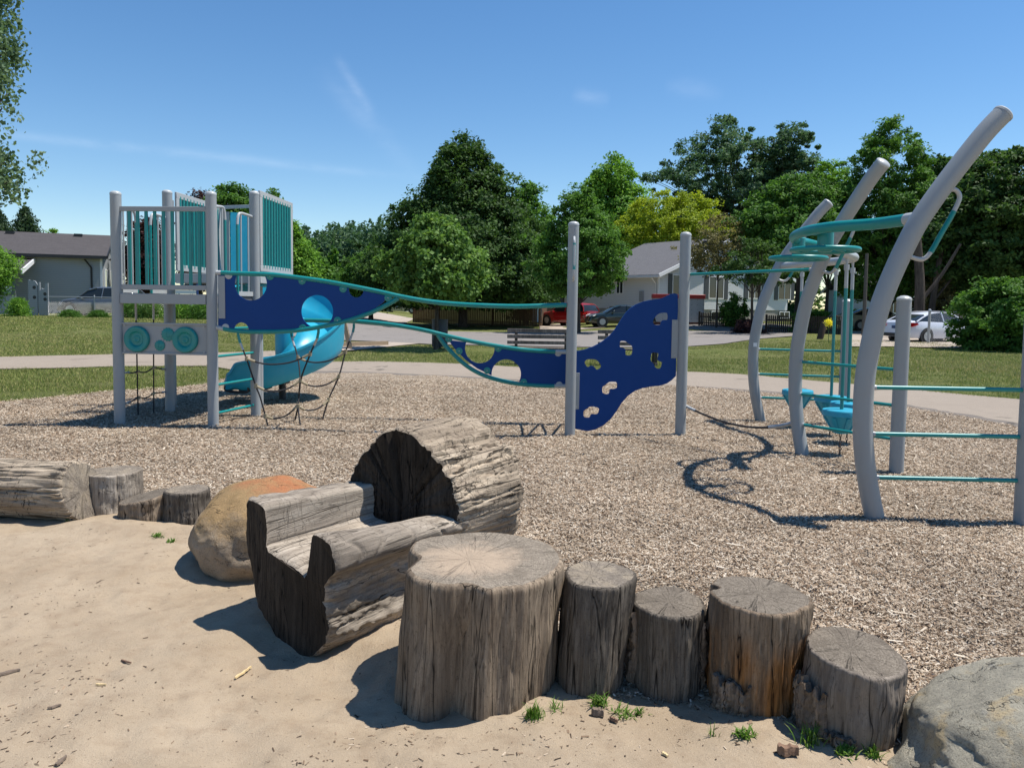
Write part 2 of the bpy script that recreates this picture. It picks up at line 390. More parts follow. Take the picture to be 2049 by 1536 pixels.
def sand_z(X, Y):
    z = 0.05 * fbm(X, Y, 3, 3, 1.1) + 0.034 * fbm(X, Y, 4, 4, 4.2) + 0.014 * fbm(X, Y, 5, 3, 17.0) - 0.005
    for (x, y, r, d) in dips: z = z - d * np.exp(-((X - x) ** 2 + (Y - y) ** 2) / (r * r))
    return z
def chip_z(X, Y):
    z = 0.012 + 0.06 * fbm(X, Y, 8, 3, 0.7) + 0.022 * fbm(X, Y, 9, 3, 6.0)
    d1 = (yb(X) - Y) * 0.8; d2 = (Y - yf(X)) * 0.8
    z = z - 0.13 * ss(-0.06, 0.22, d1 + 0.25 * fbm(X, Y, 11, 2, 4.0)) - 0.10 * ss(-0.10, 0.25, d2 + 0.4 * fbm(X, Y, 12, 3, 2.5))
    return z
def grid_sheet(name, x0, x1, y0, y1, dx, dy, zf, mat, keep=None):
    xs = np.arange(x0, x1 + dx / 2, dx); ys = [y0]
    while ys[-1] < y1: ys.append(ys[-1] + (dy(ys[-1]) if callable(dy) else dy))
    ys = np.array(ys); X, Y = np.meshgrid(xs, ys); Z = zf(X, Y); n, m = X.shape
    v = np.stack([X.ravel(), Y.ravel(), Z.ravel()], 1); i = np.arange(n * m).reshape(n, m)
    f = np.stack([i[:-1, :-1].ravel(), i[:-1, 1:].ravel(), i[1:, 1:].ravel(), i[1:, :-1].ravel()], 1)
    if keep is not None:
        c = v[f].mean(1); k = keep(c[:, 0], c[:, 1]); f = f[k]
    return tag(npmesh(name, v, f, mat, True), kind='structure')

# grass lawn / ground
b = NB('lawn'); v = b.tc()
n1 = b.noise(v, 0.22, 5, 0.6); n2 = b.noise(v, 1.6, 5, 0.65); n3 = b.noise(v, 22, 5, 0.75); n4 = b.noise(b.tc(scale=(1, 0.35, 1)), 70, 3, 0.7)
c = b.mix(b.ramp(n2, [(0.35, 0.0), (0.65, 1.0)]), (0.150, 0.195, 0.044), (0.270, 0.275, 0.090))
c = b.mix(b.ramp(n1, [(0.40, 0.0), (0.66, 0.75)]), c, (0.25, 0.225, 0.095))
c = b.mix(b.ramp(n3, [(0.36, 0.7), (0.60, 0.0)]), c, (0.018, 0.040, 0.008))
c = b.mix(b.ramp(n4, [(0.55, 0.0), (0.80, 0.5)]), c, (0.22, 0.24, 0.08))
LAWN = b.fin(c, 0.85, b.bump(b.math('ADD', n3, n4), 1.0, 0.06), 0, 0.15)
def gsheet():
    xs = np.concatenate([np.linspace(-900, -60, 12), np.linspace(-50, 50, 101), np.linspace(60, 900, 12)])
    ys = np.concatenate([np.linspace(-40, 10, 6), np.linspace(12, 60, 97), np.linspace(70, 1500, 20)])
    X, Y = np.meshgrid(xs, ys); Z = gz(X, Y) + 0.05 * fbm(X, Y, 21, 2, 0.3) * ss(16, 20, Y); Z = np.where(Y < 8.5, -0.25, Z)
    n, m = X.shape; v = np.stack([X.ravel(), Y.ravel(), Z.ravel()], 1); i = np.arange(n * m).reshape(n, m)
    f = np.stack([i[:-1, :-1].ravel(), i[:-1, 1:].ravel(), i[1:, 1:].ravel(), i[1:, :-1].ravel()], 1)
    return tag(npmesh('ground', v, f, LAWN, True), kind='structure')
gsheet()

# sand
b = NB('sand'); v = b.tc()
n1 = b.noise(v, 1.3, 5, 0.6); n2 = b.noise(v, 9, 6, 0.65); n3 = b.noise(v, 220, 4, 0.8); n4 = b.noise(b.tc(scale=(1, 2.2, 1)), 55, 4, 0.7)
c = b.mix(b.ramp(n1, [(0.36, 0.0), (0.66, 1.0)]), (0.352, 0.277, 0.195), (0.440, 0.354, 0.256))
c = b.mix(b.ramp(n2, [(0.48, 0.0), (0.72, 0.5)]), c, (0.255, 0.185, 0.125))
c = b.mix(b.ramp(n3, [(0.34, 0.45), (0.45, 0.0)]), c, (0.20, 0.15, 0.10))
n5 = b.noise(v, 90, 4, 0.8); c = b.mix(b.ramp(n5, [(0.58, 0.0), (0.70, 0.5)]), c, (0.48, 0.40, 0.31)); c = b.mix(b.ramp(n4, [(0.63, 0.0), (0.69, 0.75)]), c, (0.12, 0.080, 0.050))
SAND = b.fin(c, 0.95, b.bump(b.math('ADD', b.math('MULTIPLY', n2, 2.2), b.math('ADD', n3, b.math('MULTIPLY', n5, 1.2))), 0.6, 0.012), 0, 0.1)
grid_sheet('sand', -7.5, 4.6, 1.5, 7.6, 0.022, lambda y: 0.012 + 0.0035 * y, sand_z, SAND, lambda x, y: y < yb(x) + 0.8)
tag(npmesh('sand_apron', np.array([(-60, -30, -0.12), (40, -30, -0.12), (40, 3.2, -0.12), (-60, 8.4, -0.12)]), np.array([[0, 1, 2, 3]]), SAND), kind='structure')

# wood chips: bed plus loose chips
CHIPC = [(0.0, (0.045, 0.030, 0.020)), (0.14, (0.14, 0.092, 0.058)), (0.34, (0.31, 0.222, 0.148)), (0.60, (0.46, 0.362, 0.262)), (0.84, (0.58, 0.490, 0.380)), (1.0, (0.74, 0.665, 0.55))]
b = NB('wood_chip_bed'); va = b.tc(scale=(1, 2.2, 1)); vb = b.tc(scale=(2.4, 1, 1), rot=(0, 0, 0.6))
w1 = b.n.new('ShaderNodeTexVoronoi'); b.l(va, w1.inputs[0]); w1.inputs['Scale'].default_value = 34
w2 = b.n.new('ShaderNodeTexVoronoi'); b.l(vb, w2.inputs[0]); w2.inputs['Scale'].default_value = 38
big = b.noise(b.tc(), 0.9, 4); sel = b.ramp(b.noise(b.tc(), 24, 3), [(0.47, 0.0), (0.53, 1.0)])
bw1 = b.n.new('ShaderNodeRGBToBW'); b.l(w1.outputs['Color'], bw1.inputs[0]); bw2 = b.n.new('ShaderNodeRGBToBW'); b.l(w2.outputs['Color'], bw2.inputs[0])
c = b.mix(sel, b.ramp(bw1.outputs[0], [(p * 0.75 + 0.12, q) for p, q in CHIPC]), b.ramp(bw2.outputs[0], [(p * 0.75 + 0.12, q) for p, q in CHIPC]))
hsv = b.n.new('ShaderNodeHueSaturation'); b.l(c, hsv.inputs['Color']); b.l(b.math('ADD', b.math('MULTIPLY', big, 0.9), 0.50), hsv.inputs['Value'])
h = b.math('ADD', b.math('MULTIPLY', w1.outputs['Distance'], -1.0), b.math('ADD', bw1.outputs[0], bw2.outputs[0]))
CHIPBED = b.fin(hsv.outputs[0], 0.9, b.bump(h, 0.9, 0.02), 0, 0.15)
b = NB('wood_chip'); f = b.attr('rnd'); c = b.ramp(f, CHIPC); c = b.mix(b.ramp(b.noise(b.tc(), 260, 2), [(0.4, 0.35), (0.6, 0.0)]), c, (0.10, 0.07, 0.05))
bigm = b.n.new('ShaderNodeHueSaturation'); b.l(c, bigm.inputs['Color']); b.l(b.math('ADD', b.math('MULTIPLY', b.noise(b.tc(), 0.9, 4), 0.9), 0.54), bigm.inputs['Value'])
CHIP = b.fin(bigm.outputs[0], 0.85, None, 0, 0.2)
tag(grid_sheet('wood_chips', -16, 13, 2.0, 17.4, 0.05, lambda y: 0.025 + 0.006 * y, chip_z, CHIPBED, lambda x, y: (y > yb(x) - 0.45) & (y < yf(x) + 0.5)), kind='structure')
def scatter_quads(name, X, Y, Z, L, W, tiltmax, lift, rnd, mat, cup=0.15, seed=1, kind='stuff', yaw=None):
    r = np.random.default_rng(seed); n = len(X)
    yaw = r.random(n) * 2 * np.pi if yaw is None else yaw
    ti = (r.random(n) - 0.5) * 2 * tiltmax; ro = (r.random(n) - 0.5) * 2 * tiltmax * 1.3
    ax = np.stack([np.cos(yaw) * np.cos(ti), np.sin(yaw) * np.cos(ti), np.sin(ti)], 1)
    sd = np.stack([-np.sin(yaw) * np.cos(ro), np.cos(yaw) * np.cos(ro), np.sin(ro)], 1)
    c = np.stack([X, Y, Z + lift], 1); a = ax * (L / 2)[:, None]; s_ = sd * (W / 2)[:, None]
    tp = (0.35 + 0.65 * r.random(n))[:, None]
    V4 = np.stack([c - a - s_ * tp, c + a - s_, c + a + s_ * tp, c - a + s_], 1).reshape(-1, 3)
    Fc = np.arange(4 * n).reshape(n, 4)
    return tag(npmesh(name, V4, Fc, mat, False, rnd), kind=kind)
def chips_sample(n, y0, y1, e, seed):
    r = np.random.default_rng(seed); u = r.random(n)
    a = 2.0 - e      # pdf in Y ~ Y * Y^-e (wedge widens with distance)
    Y = (y0 ** a + u * (y1 ** a - y0 ** a)) ** (1 / a); X = (r.random(n) * 1.52 - 0.76) * Y
    return X, Y, r
X, Y, r = chips_sample(760000, 2.3, 15.5, 1.55, 5)
k = (Y > yb(X) - 0.03 - 0.16 * r.random(len(X)) ** 2) & (Y < yf(X) + 0.05 + 0.25 * r.random(len(X)) ** 3); X = X[k]; Y = Y[k]
n = len(X); r = np.random.default_rng(6); s_ = (np.maximum(Y, 3) / 4.0) ** 0.35
L = (0.009 + 0.027 * r.random(n) ** 2.0) * s_; W = (0.0028 + 0.0065 * r.random(n) ** 1.5) * s_
scatter_quads('loose_wood_chips', X, Y, np.maximum(chip_z(X, Y), sand_z(X, Y)), L, W, 0.42, 0.003 + 0.013 * r.random(n), r.random(n) ** 0.95, CHIP, seed=9)
n = 1500; r = np.random.default_rng(31); Y = 2.3 * (14 / 2.3) ** r.random(n); X = (r.random(n) * 1.5 - .75) * Y; k = (Y > yb(X)) & (Y < yf(X)); X = X[k]; Y = Y[k]; n = len(X)
scatter_quads('large_wood_chips', X, Y, chip_z(X, Y), 0.04 + 0.05 * r.random(n), 0.007 + 0.010 * r.random(n), 0.25, 0.016 + 0.006 * r.random(n), r.random(n), CHIP, seed=10)
# small dark bits lying on the sand
n = 9000; r = np.random.default_rng(12); Y = 2.3 * (7.5 / 2.3) ** r.random(n); X = (r.random(n) * 1.45 - 0.75) * Y; k = (Y < yb(X) + 0.05)
dens = fbm(X, Y, 33, 3, 1.6) + 0.22 * np.exp(-(yb(X) - Y) / 0.35); k &= r.random(n) < np.clip(0.50 + 3.4 * dens, 0.12, 1); X = X[k]; Y = Y[k]; n = len(X)
scatter_quads('wood_debris', X, Y, sand_z(X, Y), 0.004 + 0.026 * r.random(n) ** 3.2, 0.003 + 0.007 * r.random(n) ** 2, 0.12, 0.0018 + 0.001 * r.random(n), r.random(n) ** 2.4 * 0.8, CHIP, seed=13)
# sand thrown onto the edge of the chips is left to the sheets' own crossing

# asphalt path
def m_asph(name, a, c2, dk):
    b = NB(name); v = b.tc(); n1 = b.noise(v, 0.5, 5, 0.6); n2 = b.noise(v, 60, 4, 0.8); n3 = b.noise(v, 4, 5, 0.6)
    c = b.mix(n1, a, c2); c = b.mix(b.ramp(n2, [(0.36, 0.5), (0.56, 0.0)]), c, dk); c = b.mix(b.ramp(n3, [(0.5, 0.0), (0.8, 0.35)]), c, dk)
    cr = b.vor(v, 0.35, 'DISTANCE_TO_EDGE'); crn = b.noise(v, 1.7, 4)
    c = b.mix(b.ramp(b.math('ADD', cr, b.math('MULTIPLY', b.math('SUBTRACT', crn, 0.45), 0.25)), [(0.0, 0.55), (0.012, 0.0)]), c, tuple(0.4 * q for q in dk))
    return b.fin(c, 0.9, b.bump(n2, 0.3, 0.01), 0, 0.2)
PATH = m_asph('path_asphalt', (0.265, 0.222, 0.180), (0.335, 0.285, 0.232), (0.165, 0.140, 0.117))
ROAD = m_asph('street_asphalt', (0.20, 0.183, 0.172), (0.26, 0.238, 0.222), (0.13, 0.12, 0.11))
CONC = m_asph('sidewalk_concrete', (0.36, 0.305, 0.255), (0.42, 0.36, 0.30), (0.27, 0.23, 0.20))
def flat(name, px, z, mat, kind='structure', wob=0.0, ground=True):
    P = []
    for i in range(len(px)):
        a = px[i]; c2 = px[(i + 1) % len(px)]; k = max(1, int(math.hypot(c2[0] - a[0], c2[1] - a[1]) / 14))
        for j in range(k):
            t = j / k; P.append(G(a[0] + (c2[0] - a[0]) * t, a[1] + (c2[1] - a[1]) * t))
    rr = random.Random(3); vs = []
    for p in P:
        q = (p.x + rr.uniform(-wob, wob), p.y + rr.uniform(-wob, wob)); vs.append((q[0], q[1], z + (float(gz(q[0], q[1])) - GZ if ground else 0)))
    m = MB(); m.v = vs; m.f = [tuple(range(len(vs)))]; m.m = [0]
    me = bpy.data.meshes.new(name); me.from_pydata(m.v, [], m.f); me.materials.append(mat)
    bm = bmesh.new(); bm.from_mesh(me); bmesh.ops.triangulate(bm, faces=bm.faces)
    for f in bm.faces:
        if f.normal.z < 0: f.normal_flip()
    bm.to_mesh(me); bm.free()
    o = bpy.data.objects.new(name, me); COL.objects.link(o); return tag(o, kind=kind)
flat('path', [(-400, 748), (0, 736), (120, 734), (230, 731), (420, 730), (480, 740), (520, 752), (620, 755), (720, 757), (900, 764), (1130, 778), (1400, 786), (1600, 802), (1810, 828), (1950, 850), (2049, 870), (2500, 950),
               (2500, 852), (2049, 797), (1900, 784), (1800, 775), (1600, 757), (1500, 748), (1400, 742), (1250, 740), (1130, 738), (1000, 730), (900, 725), (800, 722), (730, 721), (640, 722), (610, 716), (640, 700), (560, 700), (430, 704), (230, 707), (0, 712), (-400, 720)], -0.020, PATH, wob=0.03)
ED = m_asph('path_edge_asphalt', (0.15, 0.13, 0.115), (0.20, 0.175, 0.15), (0.09, 0.08, 0.07))
flat('path_edge', [(560, 757), (620, 757), (720, 760), (900, 766), (1130, 780), (1400, 788), (1600, 804), (1810, 830), (1950, 852), (2049, 872), (2300, 925), (2300, 902), (2049, 847), (1950, 829), (1810, 807), (1600, 785), (1400, 771), (1130, 763), (900, 750), (720, 742), (620, 740), (575, 743)], -0.015, ED, wob=0.05)
flat('sidewalk', [(560, 701), (700, 700), (770, 693), (850, 685), (835, 682), (760, 683), (680, 689), (640, 692), (560, 694)], -0.014, CONC)
flat('street', [(640, 676), (690, 680), (760, 682), (870, 688), (1010, 690), (1130, 693), (1330, 694), (1450, 690), (1520, 683), (1600, 676), (1640, 664), (1560, 661), (1400, 655), (1250, 660), (1140, 663), (1000, 664), (880, 662), (760, 652), (700, 648), (640, 650), (560, 652), (560, 676)], -0.012, ROAD)
flat('driveway', [(720, 650), (800, 652), (830, 640), (740, 634), (690, 640)], -0.008, CONC)
flat('parking_pad', [(1080, 661), (1250, 658), (1340, 655), (1340, 648), (1080, 650)], -0.008, CONC)
flat('parking_pad.001', [(1700, 700), (1800, 700), (2200, 712), (2200, 690), (1900, 668), (1700, 668)], -0.004, CONC)

# grass blades near the path edges, as stuff
b = NB('grass_blade'); f = b.attr('rnd'); c = b.ramp(f, [(0.0, (0.13, 0.185, 0.036)), (0.45, (0.24, 0.29, 0.07)), (0.75, (0.37, 0.36, 0.13)), (1.0, (0.50, 0.42, 0.20))])
GRASSM = b.fin(c, 0.6, None, 0, 0.3)
tr = b.n.new('ShaderNodeBsdfTranslucent'); b.l(c, tr.inputs[0]); mx2 = b.n.new('ShaderNodeMixShader'); mx2.inputs[0].default_value = 0.3
b.l(b.p.outputs[0], mx2.inputs[1]); b.l(tr.outputs[0], mx2.inputs[2]); b.l(mx2.outputs[0], b.o.inputs[0])
def pip(px, X, Y):
    P = [tuple(G(*p))[:2] for p in px]; ins = np.zeros(len(X), bool); n = len(P); j = n - 1
    for i in range(n):
        xi, yi = P[i]; xj, yj = P[j]
        c = ((yi > Y) != (yj > Y)) & (X < (xj - xi) * (Y - yi) / (yj - yi + 1e-12) + xi); ins ^= c; j = i
    return ins
G1 = [(-300, 750), (0, 735), (230, 731), (425, 729), (490, 742), (520, 748), (470, 757), (410, 772), (230, 785), (0, 808), (-300, 842)]
G2 = [(-300, 718), (0, 713), (230, 708), (560, 703), (560, 692), (560, 650), (-300, 650)]
G3 = [(640, 723), (730, 722), (900, 726), (1000, 731), (1130, 739), (1400, 743), (1500, 750), (1600, 758), (1800, 777), (2049, 799), (2300, 830), (2300, 705), (1560, 680), (1450, 692), (1330, 697), (1130, 696), (860, 688), (770, 696), (690, 703)]
def grass(name, px, n, y0, y1, e, hmin, hmax, seed, xr=(-0.8, 0.8)):
    r = np.random.default_rng(seed); u = r.random(n); a = 2.0 - e; Y = (y0 ** a + u * (y1 ** a - y0 ** a)) ** (1 / a); X = (xr[0] + r.random(n) * (xr[1] - xr[0])) * Y
    k = pip(px, X, Y); X = X[k]; Y = Y[k]; n = len(X); cl = fbm(X, Y, seed + 1, 3, 1.3) + fbm(X, Y, seed + 2, 3, 0.25)
    k = r.random(n) < np.clip(0.75 + 2.2 * cl, 0.15, 1); X = X[k]; Y = Y[k]; cl = cl[k]; n = len(X)
    H = (hmin + (hmax - hmin) * r.random(n)) * (1 + 0.8 * cl); yaw = r.random(n) * 6.283; ln = r.random(n) * 0.8; W = 0.004 * (Y / 12) * (1 + r.random(n))
    base = np.stack([X, Y, gz(X, Y) - 0.005], 1); sx = np.stack([np.cos(yaw), np.sin(yaw), 0 * X], 1) * W[:, None]; ly = r.random(n) * 6.283
    tip = base + np.stack([np.cos(ly) * ln * H, np.sin(ly) * ln * H, H], 1)
    Vt = np.stack([base - sx, base + sx, tip], 1).reshape(-1, 3)
    return tag(npmesh(name, Vt, np.arange(3 * n).reshape(n, 3), GRASSM, False, np.clip(r.random(n) * 0.8 + cl * 0.5 + 0.1, 0, 1)), kind='stuff')
grass('grass', G1, 150000, 11, 21, 1.0, 0.03, 0.075, 41, (-0.85, -0.25))
grass('grass.001', G2, 190000, 19, 44, 1.2, 0.03, 0.07, 51, (-0.85, -0.2))
grass('grass.002', G3, 330000, 12, 36, 1.3, 0.03, 0.075, 61, (-0.3, 0.85))

# ------------------------------------------------------------------ stumps and logs
WOODS = m_wood('weathered_stump_wood', (0.295, 0.232, 0.168), (0.075, 0.052, 0.038), 0.030)
WOODD = m_wood('dark_stump_wood', (0.165, 0.142, 0.116), (0.045, 0.036, 0.030), 0.032)
WOODO = m_wood('orange_rotting_wood', (0.27, 0.205, 0.145), (0.060, 0.042, 0.030), 0.032, orange=(0.42, 0.18, 0.045), orange_amt=0.07, oz=(0.52, 0.80))
WOODP = m_wood('plain_grey_stump_wood', (0.235, 0.200, 0.165), (0.130, 0.106, 0.086), 0.045, bump=0.45)
WOODG = m_wood('grey_driftwood', (0.42, 0.365, 0.30), (0.165, 0.132, 0.102), 0.026, checks=0.5)
WOODB = m_wood('bleached_log_wood', (0.47, 0.39, 0.295), (0.165, 0.122, 0.088), 0.040, checks=0.95)
WOODK = m_wood('shaded_dark_wood', (0.060, 0.048, 0.038), (0.012, 0.010, 0.008), 0.020, axis='y')  # dark wood for seat front and backrest faces, their shade put in the colour
BARKR = m_wood('rough_bark', (0.30, 0.235, 0.18), (0.06, 0.042, 0.03), 0.03, bump=1.0)
ENDG = m_endgrain('grey_end_grain', (0.315, 0.272, 0.218), (0.150, 0.124, 0.098))
ENDW = m_endgrain('sandy_end_grain', (0.40, 0.345, 0.275), (0.20, 0.165, 0.128), None, 0.35, sand=(0.46, 0.36, 0.265))
ENDL = m_endgrain('light_end_grain', (0.38, 0.33, 0.27), (0.18, 0.15, 0.12), (0.34, 0.28, 0.20))
def n3(x, y, z): return mn.noise(Vector((x, y, z)))
def stump(name, label, c, h, rfun, side, top, seed=0, tilt=(0, 0), lean=(0, 0), n=200, nz=46, flare=0.05, grooves=8, rough=0.006, group='tree stumps edging the sand', dome=0.01, notch=None, cat='stump', bev=0.013):
    t = thing(name, label, cat, (c[0], c[1], 0), 0, group); rr = random.Random(seed)
    gr = [(rr.uniform(0, 6.283), rr.uniform(0.003, 0.010), rr.uniform(0.010, 0.024), rr.uniform(-0.2, 0.2)) for _ in range(grooves)]
    def pt(a, zz, shrink=0.0):
        zf = zz / h; r = rfun(a)
        r *= 1 + flare * (1 - zf) ** 2
        if notch: r *= notch(a, zf)
        q = 0.0
        for (ga, gd, gw, gs) in gr:
            d = (a - ga - gs * zf + 0.06 * n3(zf * 5, seed, ga) + math.pi) % (2 * math.pi) - math.pi
            q -= gd * math.exp(-(d / gw) ** 2) * (0.4 + 0.6 * abs(n3(zf * 2, ga * 3, 4)) * 2)
        q += rough * (n3(math.cos(a) * 9, math.sin(a) * 9, zf * 1.2 + seed) + 0.7 * n3(math.cos(a) * 30, math.sin(a) * 30, zf * 3 + seed) + 0.4 * n3(math.cos(a) * 70, math.sin(a) * 70, zf * 9))
        q += 0.012 * n3(math.cos(a) * 2, math.sin(a) * 2, zf * 3 + seed * 2)
        r = max(0.02, r + q - shrink)
        x = r * math.cos(a); y = r * math.sin(a)
        zz2 = zz + (tilt[0] * x + tilt[1] * y) * zf
        return (c[0] + x + lean[0] * zf, c[1] + y + lean[1] * zf, zz2)
    m = MB(); vs = []; fs = []
    rows = [-0.12 * h + (1.12 * h - bev) * i / (nz - 1) for i in range(nz)] + [h - bev * 0.45, h - bev * 0.12, h]
    shr = [0] * nz + [bev * 0.15, bev * 0.5, bev]
    for i, zz in enumerate(rows):
        for j in range(n): vs.append(pt(2 * math.pi * j / n, zz if zz > 0 else zz, shr[i]))
    R = len(rows)
    for i in range(R - 1):
        for j in range(n): fs.append((i * n + j, i * n + (j + 1) % n, (i + 1) * n + (j + 1) % n, (i + 1) * n + j))
    m.add(vs, fs); o1 = m.obj('trunk_side', side, t, ang=60)
    # top face
    rim = vs[(R - 1) * n:]; cx = c[0] + lean[0]; cy = c[1] + lean[1]; m = MB(); tv = list(rim); tf = []; K = 12
    for k in range(1, K):
        f = 1 - k / K
        for j in range(n):
            x, y, z = rim[j]; px = cx + (x - cx) * f; py = cy + (y - cy) * f; zt = h + tilt[0] * (px - cx) + tilt[1] * (py - cy)
            tv.append((px, py, zt + dome * (1 - f * f) * 0 + 0.004 * n3(px * 14, py * 14, seed) * (1 - f ** 6) + 0.0025 * n3(px * 60, py * 60, seed) * (1 - f ** 6)))
    for k in range(K - 1):
        for j in range(n): tf.append((k * n + j, k * n + (j + 1) % n, (k + 1) * n + (j + 1) % n, (k + 1) * n + j))
    tv.append((cx, cy, h)); ci = len(tv) - 1
    for j in range(n): tf.append(((K - 1) * n + j, (K - 1) * n + (j + 1) % n, ci))
    m.add(tv, tf)
    # local frame with grain centre at stump axis
    o2 = m.obj('cut_top', top, t, ang=50)
    return t
def polar_from(pts, cx, cy):
    P = sorted([(math.atan2(p.y - cy, p.x - cx) % (2 * math.pi), math.hypot(p.x - cx, p.y - cy)) for p in pts])
    A = [p[0] for p in P]; R = [p[1] for p in P]; A = [A[-1] - 2 * math.pi] + A + [A[0] + 2 * math.pi]; R = [R[-1]] + R + [R[0]]
    # smooth periodic interpolation
    g = np.interp(np.linspace(0, 2 * np.pi, 361)[:-1], A, R); ker = np.ones(9) / 9; g = np.convolve(np.concatenate([g[-8:], g, g[:8]]), ker, 'same')[8:-8]
    return lambda a: float(np.interp((math.degrees(a) % 360), np.arange(361), np.append(g, g[0])))
# big lobed stump in front
def C7(x, y): return (460 + x / 2.4386, 820 + y / 2.4386)
bt = [C7(*p) for p in [(855, 770), (862, 800), (930, 828), (1000, 850), (1080, 862), (1150, 855), (1210, 862), (1275, 888), (1330, 865), (1400, 868), (1470, 855), (1540, 820), (1600, 785), (1632, 735), (1610, 690), (1570, 650), (1500, 625), (1430, 608), (1350, 597), (1260, 590), (1170, 592), (1080, 600), (980, 615), (905, 635), (878, 665), (890, 700), (930, 705), (900, 735)]]
HB = 0.505; bp = [G(x, y, HB) for x, y in bt]; bcx = sum(p.x for p in bp) / len(bp); bcy = sum(p.y for p in bp) / len(bp)
rf = polar_from(bp, bcx, bcy)
def bnotch(a, zf):
    g = 1.0
    for (ga, gd, gw) in [(-1.72, 0.16, 0.16), (-2.5, 0.05, 0.12), (-0.75, 0.05, 0.15)]:
        d = (a - ga + math.pi) % (2 * math.pi) - math.pi; g -= gd * math.exp(-(d / gw) ** 2) * (1.05 - 0.75 * zf)
    return g * (1 - 0.03 * (1 - zf))
stump('tree_stump', 'largest wide lobed stump with sandy flat top beside the carved log', (bcx - 0.035, bcy), HB, rf, WOODS, ENDW, 3, n=320, flare=0.06, grooves=8, notch=bnotch, bev=0.022, lean=(0.035, 0))
def circ(rx, ry, ph=0.0, l=0.03, sd=0):
    return lambda a: (rx * ry / math.hypot(ry * math.cos(a), rx * math.sin(a))) * (1 + l * math.sin(2 * a + ph) + l * 0.8 * math.sin(3 * a + ph * 2 + sd) + l * 0.4 * math.sin(5 * a + sd))
p = G(1200, 1147, 0.45); stump('tree_stump', 'tall narrow grey stump right beside the largest lobed stump', (p.x - 0.045, p.y - 0.03), 0.45, circ(0.152, 0.178, 0.4, 0.03, 1), WOODD, ENDL, 11, lean=(0.045, 0.03), flare=-0.10, grooves=9)
p = G(1338, 1200, 0.34); stump('tree_stump', 'low dark stump wedged between two taller stumps', (p.x, p.y - .01), 0.34, circ(0.148, 0.175, 1.2, 0.03, 2), WOODD, ENDG, 12, flare=0.0, grooves=8, tilt=(0.0, 0.02))
def nt4(a, zf):
    d = (a - 2.75 + math.pi) % (2 * math.pi) - math.pi
    return 1 - 0.20 * math.exp(-(d / 0.16) ** 4) * float(ss(0.55, 0.95, zf)) - 0.06 * math.exp(-((a - 4.6) / 0.5) ** 2) * (1 - zf)
p = G(1517, 1187, 0.42); stump('tree_stump', 'stump with orange rotting front and chipped top rim', (p.x, p.y), 0.42, circ(0.196, 0.222, 2.2, 0.025, 3), WOODO, ENDG, 13, flare=-0.02, grooves=14, notch=nt4, rough=0.010)
p = G(1712, 1300, 0.30); stump('tree_stump', 'front round stump with long vertical cracks beside the grey boulder', (p.x - 0.02, p.y), 0.30, circ(0.172, 0.205, 0.7, 0.02, 4), WOODP, ENDG, 14, flare=-0.04, grooves=12, tilt=(-0.05, 0.06), lean=(0.02, 0))
p = G(228, 941, 0.29); stump('tree_stump', 'tallest stump of the left row beside the fallen log', (p.x, p.y), 0.29, circ(0.186, 0.20, 0.3, 0.02, 5), WOODG, ENDL, 15, grooves=9, n=140)
p = G(290, 991, 0.17); stump('tree_stump', 'lowest flat stump with a tilted top in the left row', (p.x, p.y), 0.165, circ(0.172, 0.17, 2.0, 0.04, 6), WOODS, ENDG, 16, grooves=10, tilt=(0.22, 0.05), n=140)
p = G(376, 978, 0.22); stump('tree_stump', 'small ragged stump touching the orange boulder', (p.x, p.y), 0.22, circ(0.150, 0.16, 1.5, 0.05, 7), WOODD, ENDL, 17, grooves=12, n=140, flare=0.1)
# slabs of loose bark around the front stumps
def bark_slab(cx, cy, r, a0, a1, h, thick, label, mat=BARKR):
    t = thing('bark_slab', label, 'bark', (cx, cy, 0), 0, 'loose bark slabs at the stumps'); m = MB(); na = 26; nz = 34; vs = []; fs = []
    for s_ in (0, 1):
        for i in range(nz):
            z = -0.03 + (h + 0.03) * i / (nz - 1)
            for j in range(na):
                a = a0 + (a1 - a0) * j / (na - 1); e = math.sin(math.pi * j / (na - 1)) ** 0.4
                hh = h * (0.80 + 0.35 * n3(j * 0.35, cx * 9, 3)); zz = min(z, hh)
                rr_ = r + s_ * thick * e + 0.016 * n3(a * 9, z * 10, cx * 5) + (0.016 * n3(a * 34, z * 26, 2) + 0.012 * n3(a * 12, z * 55, 8)) * s_
                vs.append((cx + rr_ * math.cos(a), cy + rr_ * math.sin(a), zz))
    N = na * nz
    for s_ in (0, 1):
        for i in range(nz - 1):
            for j in range(na - 1): fs.append((s_ * N + i * na + j, s_ * N + i * na + j + 1, s_ * N + (i + 1) * na + j + 1, s_ * N + (i + 1) * na + j))
    for i in range(nz - 1):
        for j in (0, na - 1): fs.append((i * na + j, (i + 1) * na + j, N + (i + 1) * na + j, N + i * na + j))
    for j in range(na - 1): fs.append(((nz - 1) * na + j, (nz - 1) * na + j + 1, N + (nz - 1) * na + j + 1, N + (nz - 1) * na + j))
    m.add(vs, fs); m.obj('bark', mat, t, ang=80); return t
p = G(1338, 1200, 0.34); bark_slab(p.x, p.y, 0.142, 2.75, 3.75, 0.31, 0.03, 'bark slab on the left side of the low dark stump')
bark_slab(p.x, p.y, 0.142, -0.9, 0.25, 0.30, 0.03, 'bark slab between the low dark stump and the orange stump')
p = G(1517, 1187, 0.42); bark_slab(p.x, p.y, 0.20, 3.5, 4.35, 0.15, 0.035, 'short curled bark slab at the lower left of the orange stump')
bark_slab(p.x, p.y, 0.198, -1.15, -0.25, 0.17, 0.04, 'short bark slab at the lower right of the orange stump')
p = G(1712, 1300, 0.30); bark_slab(p.x - .02, p.y, 0.176, 2.9, 3.9, 0.24, 0.02, 'bark slab on the left side of the front round stump')
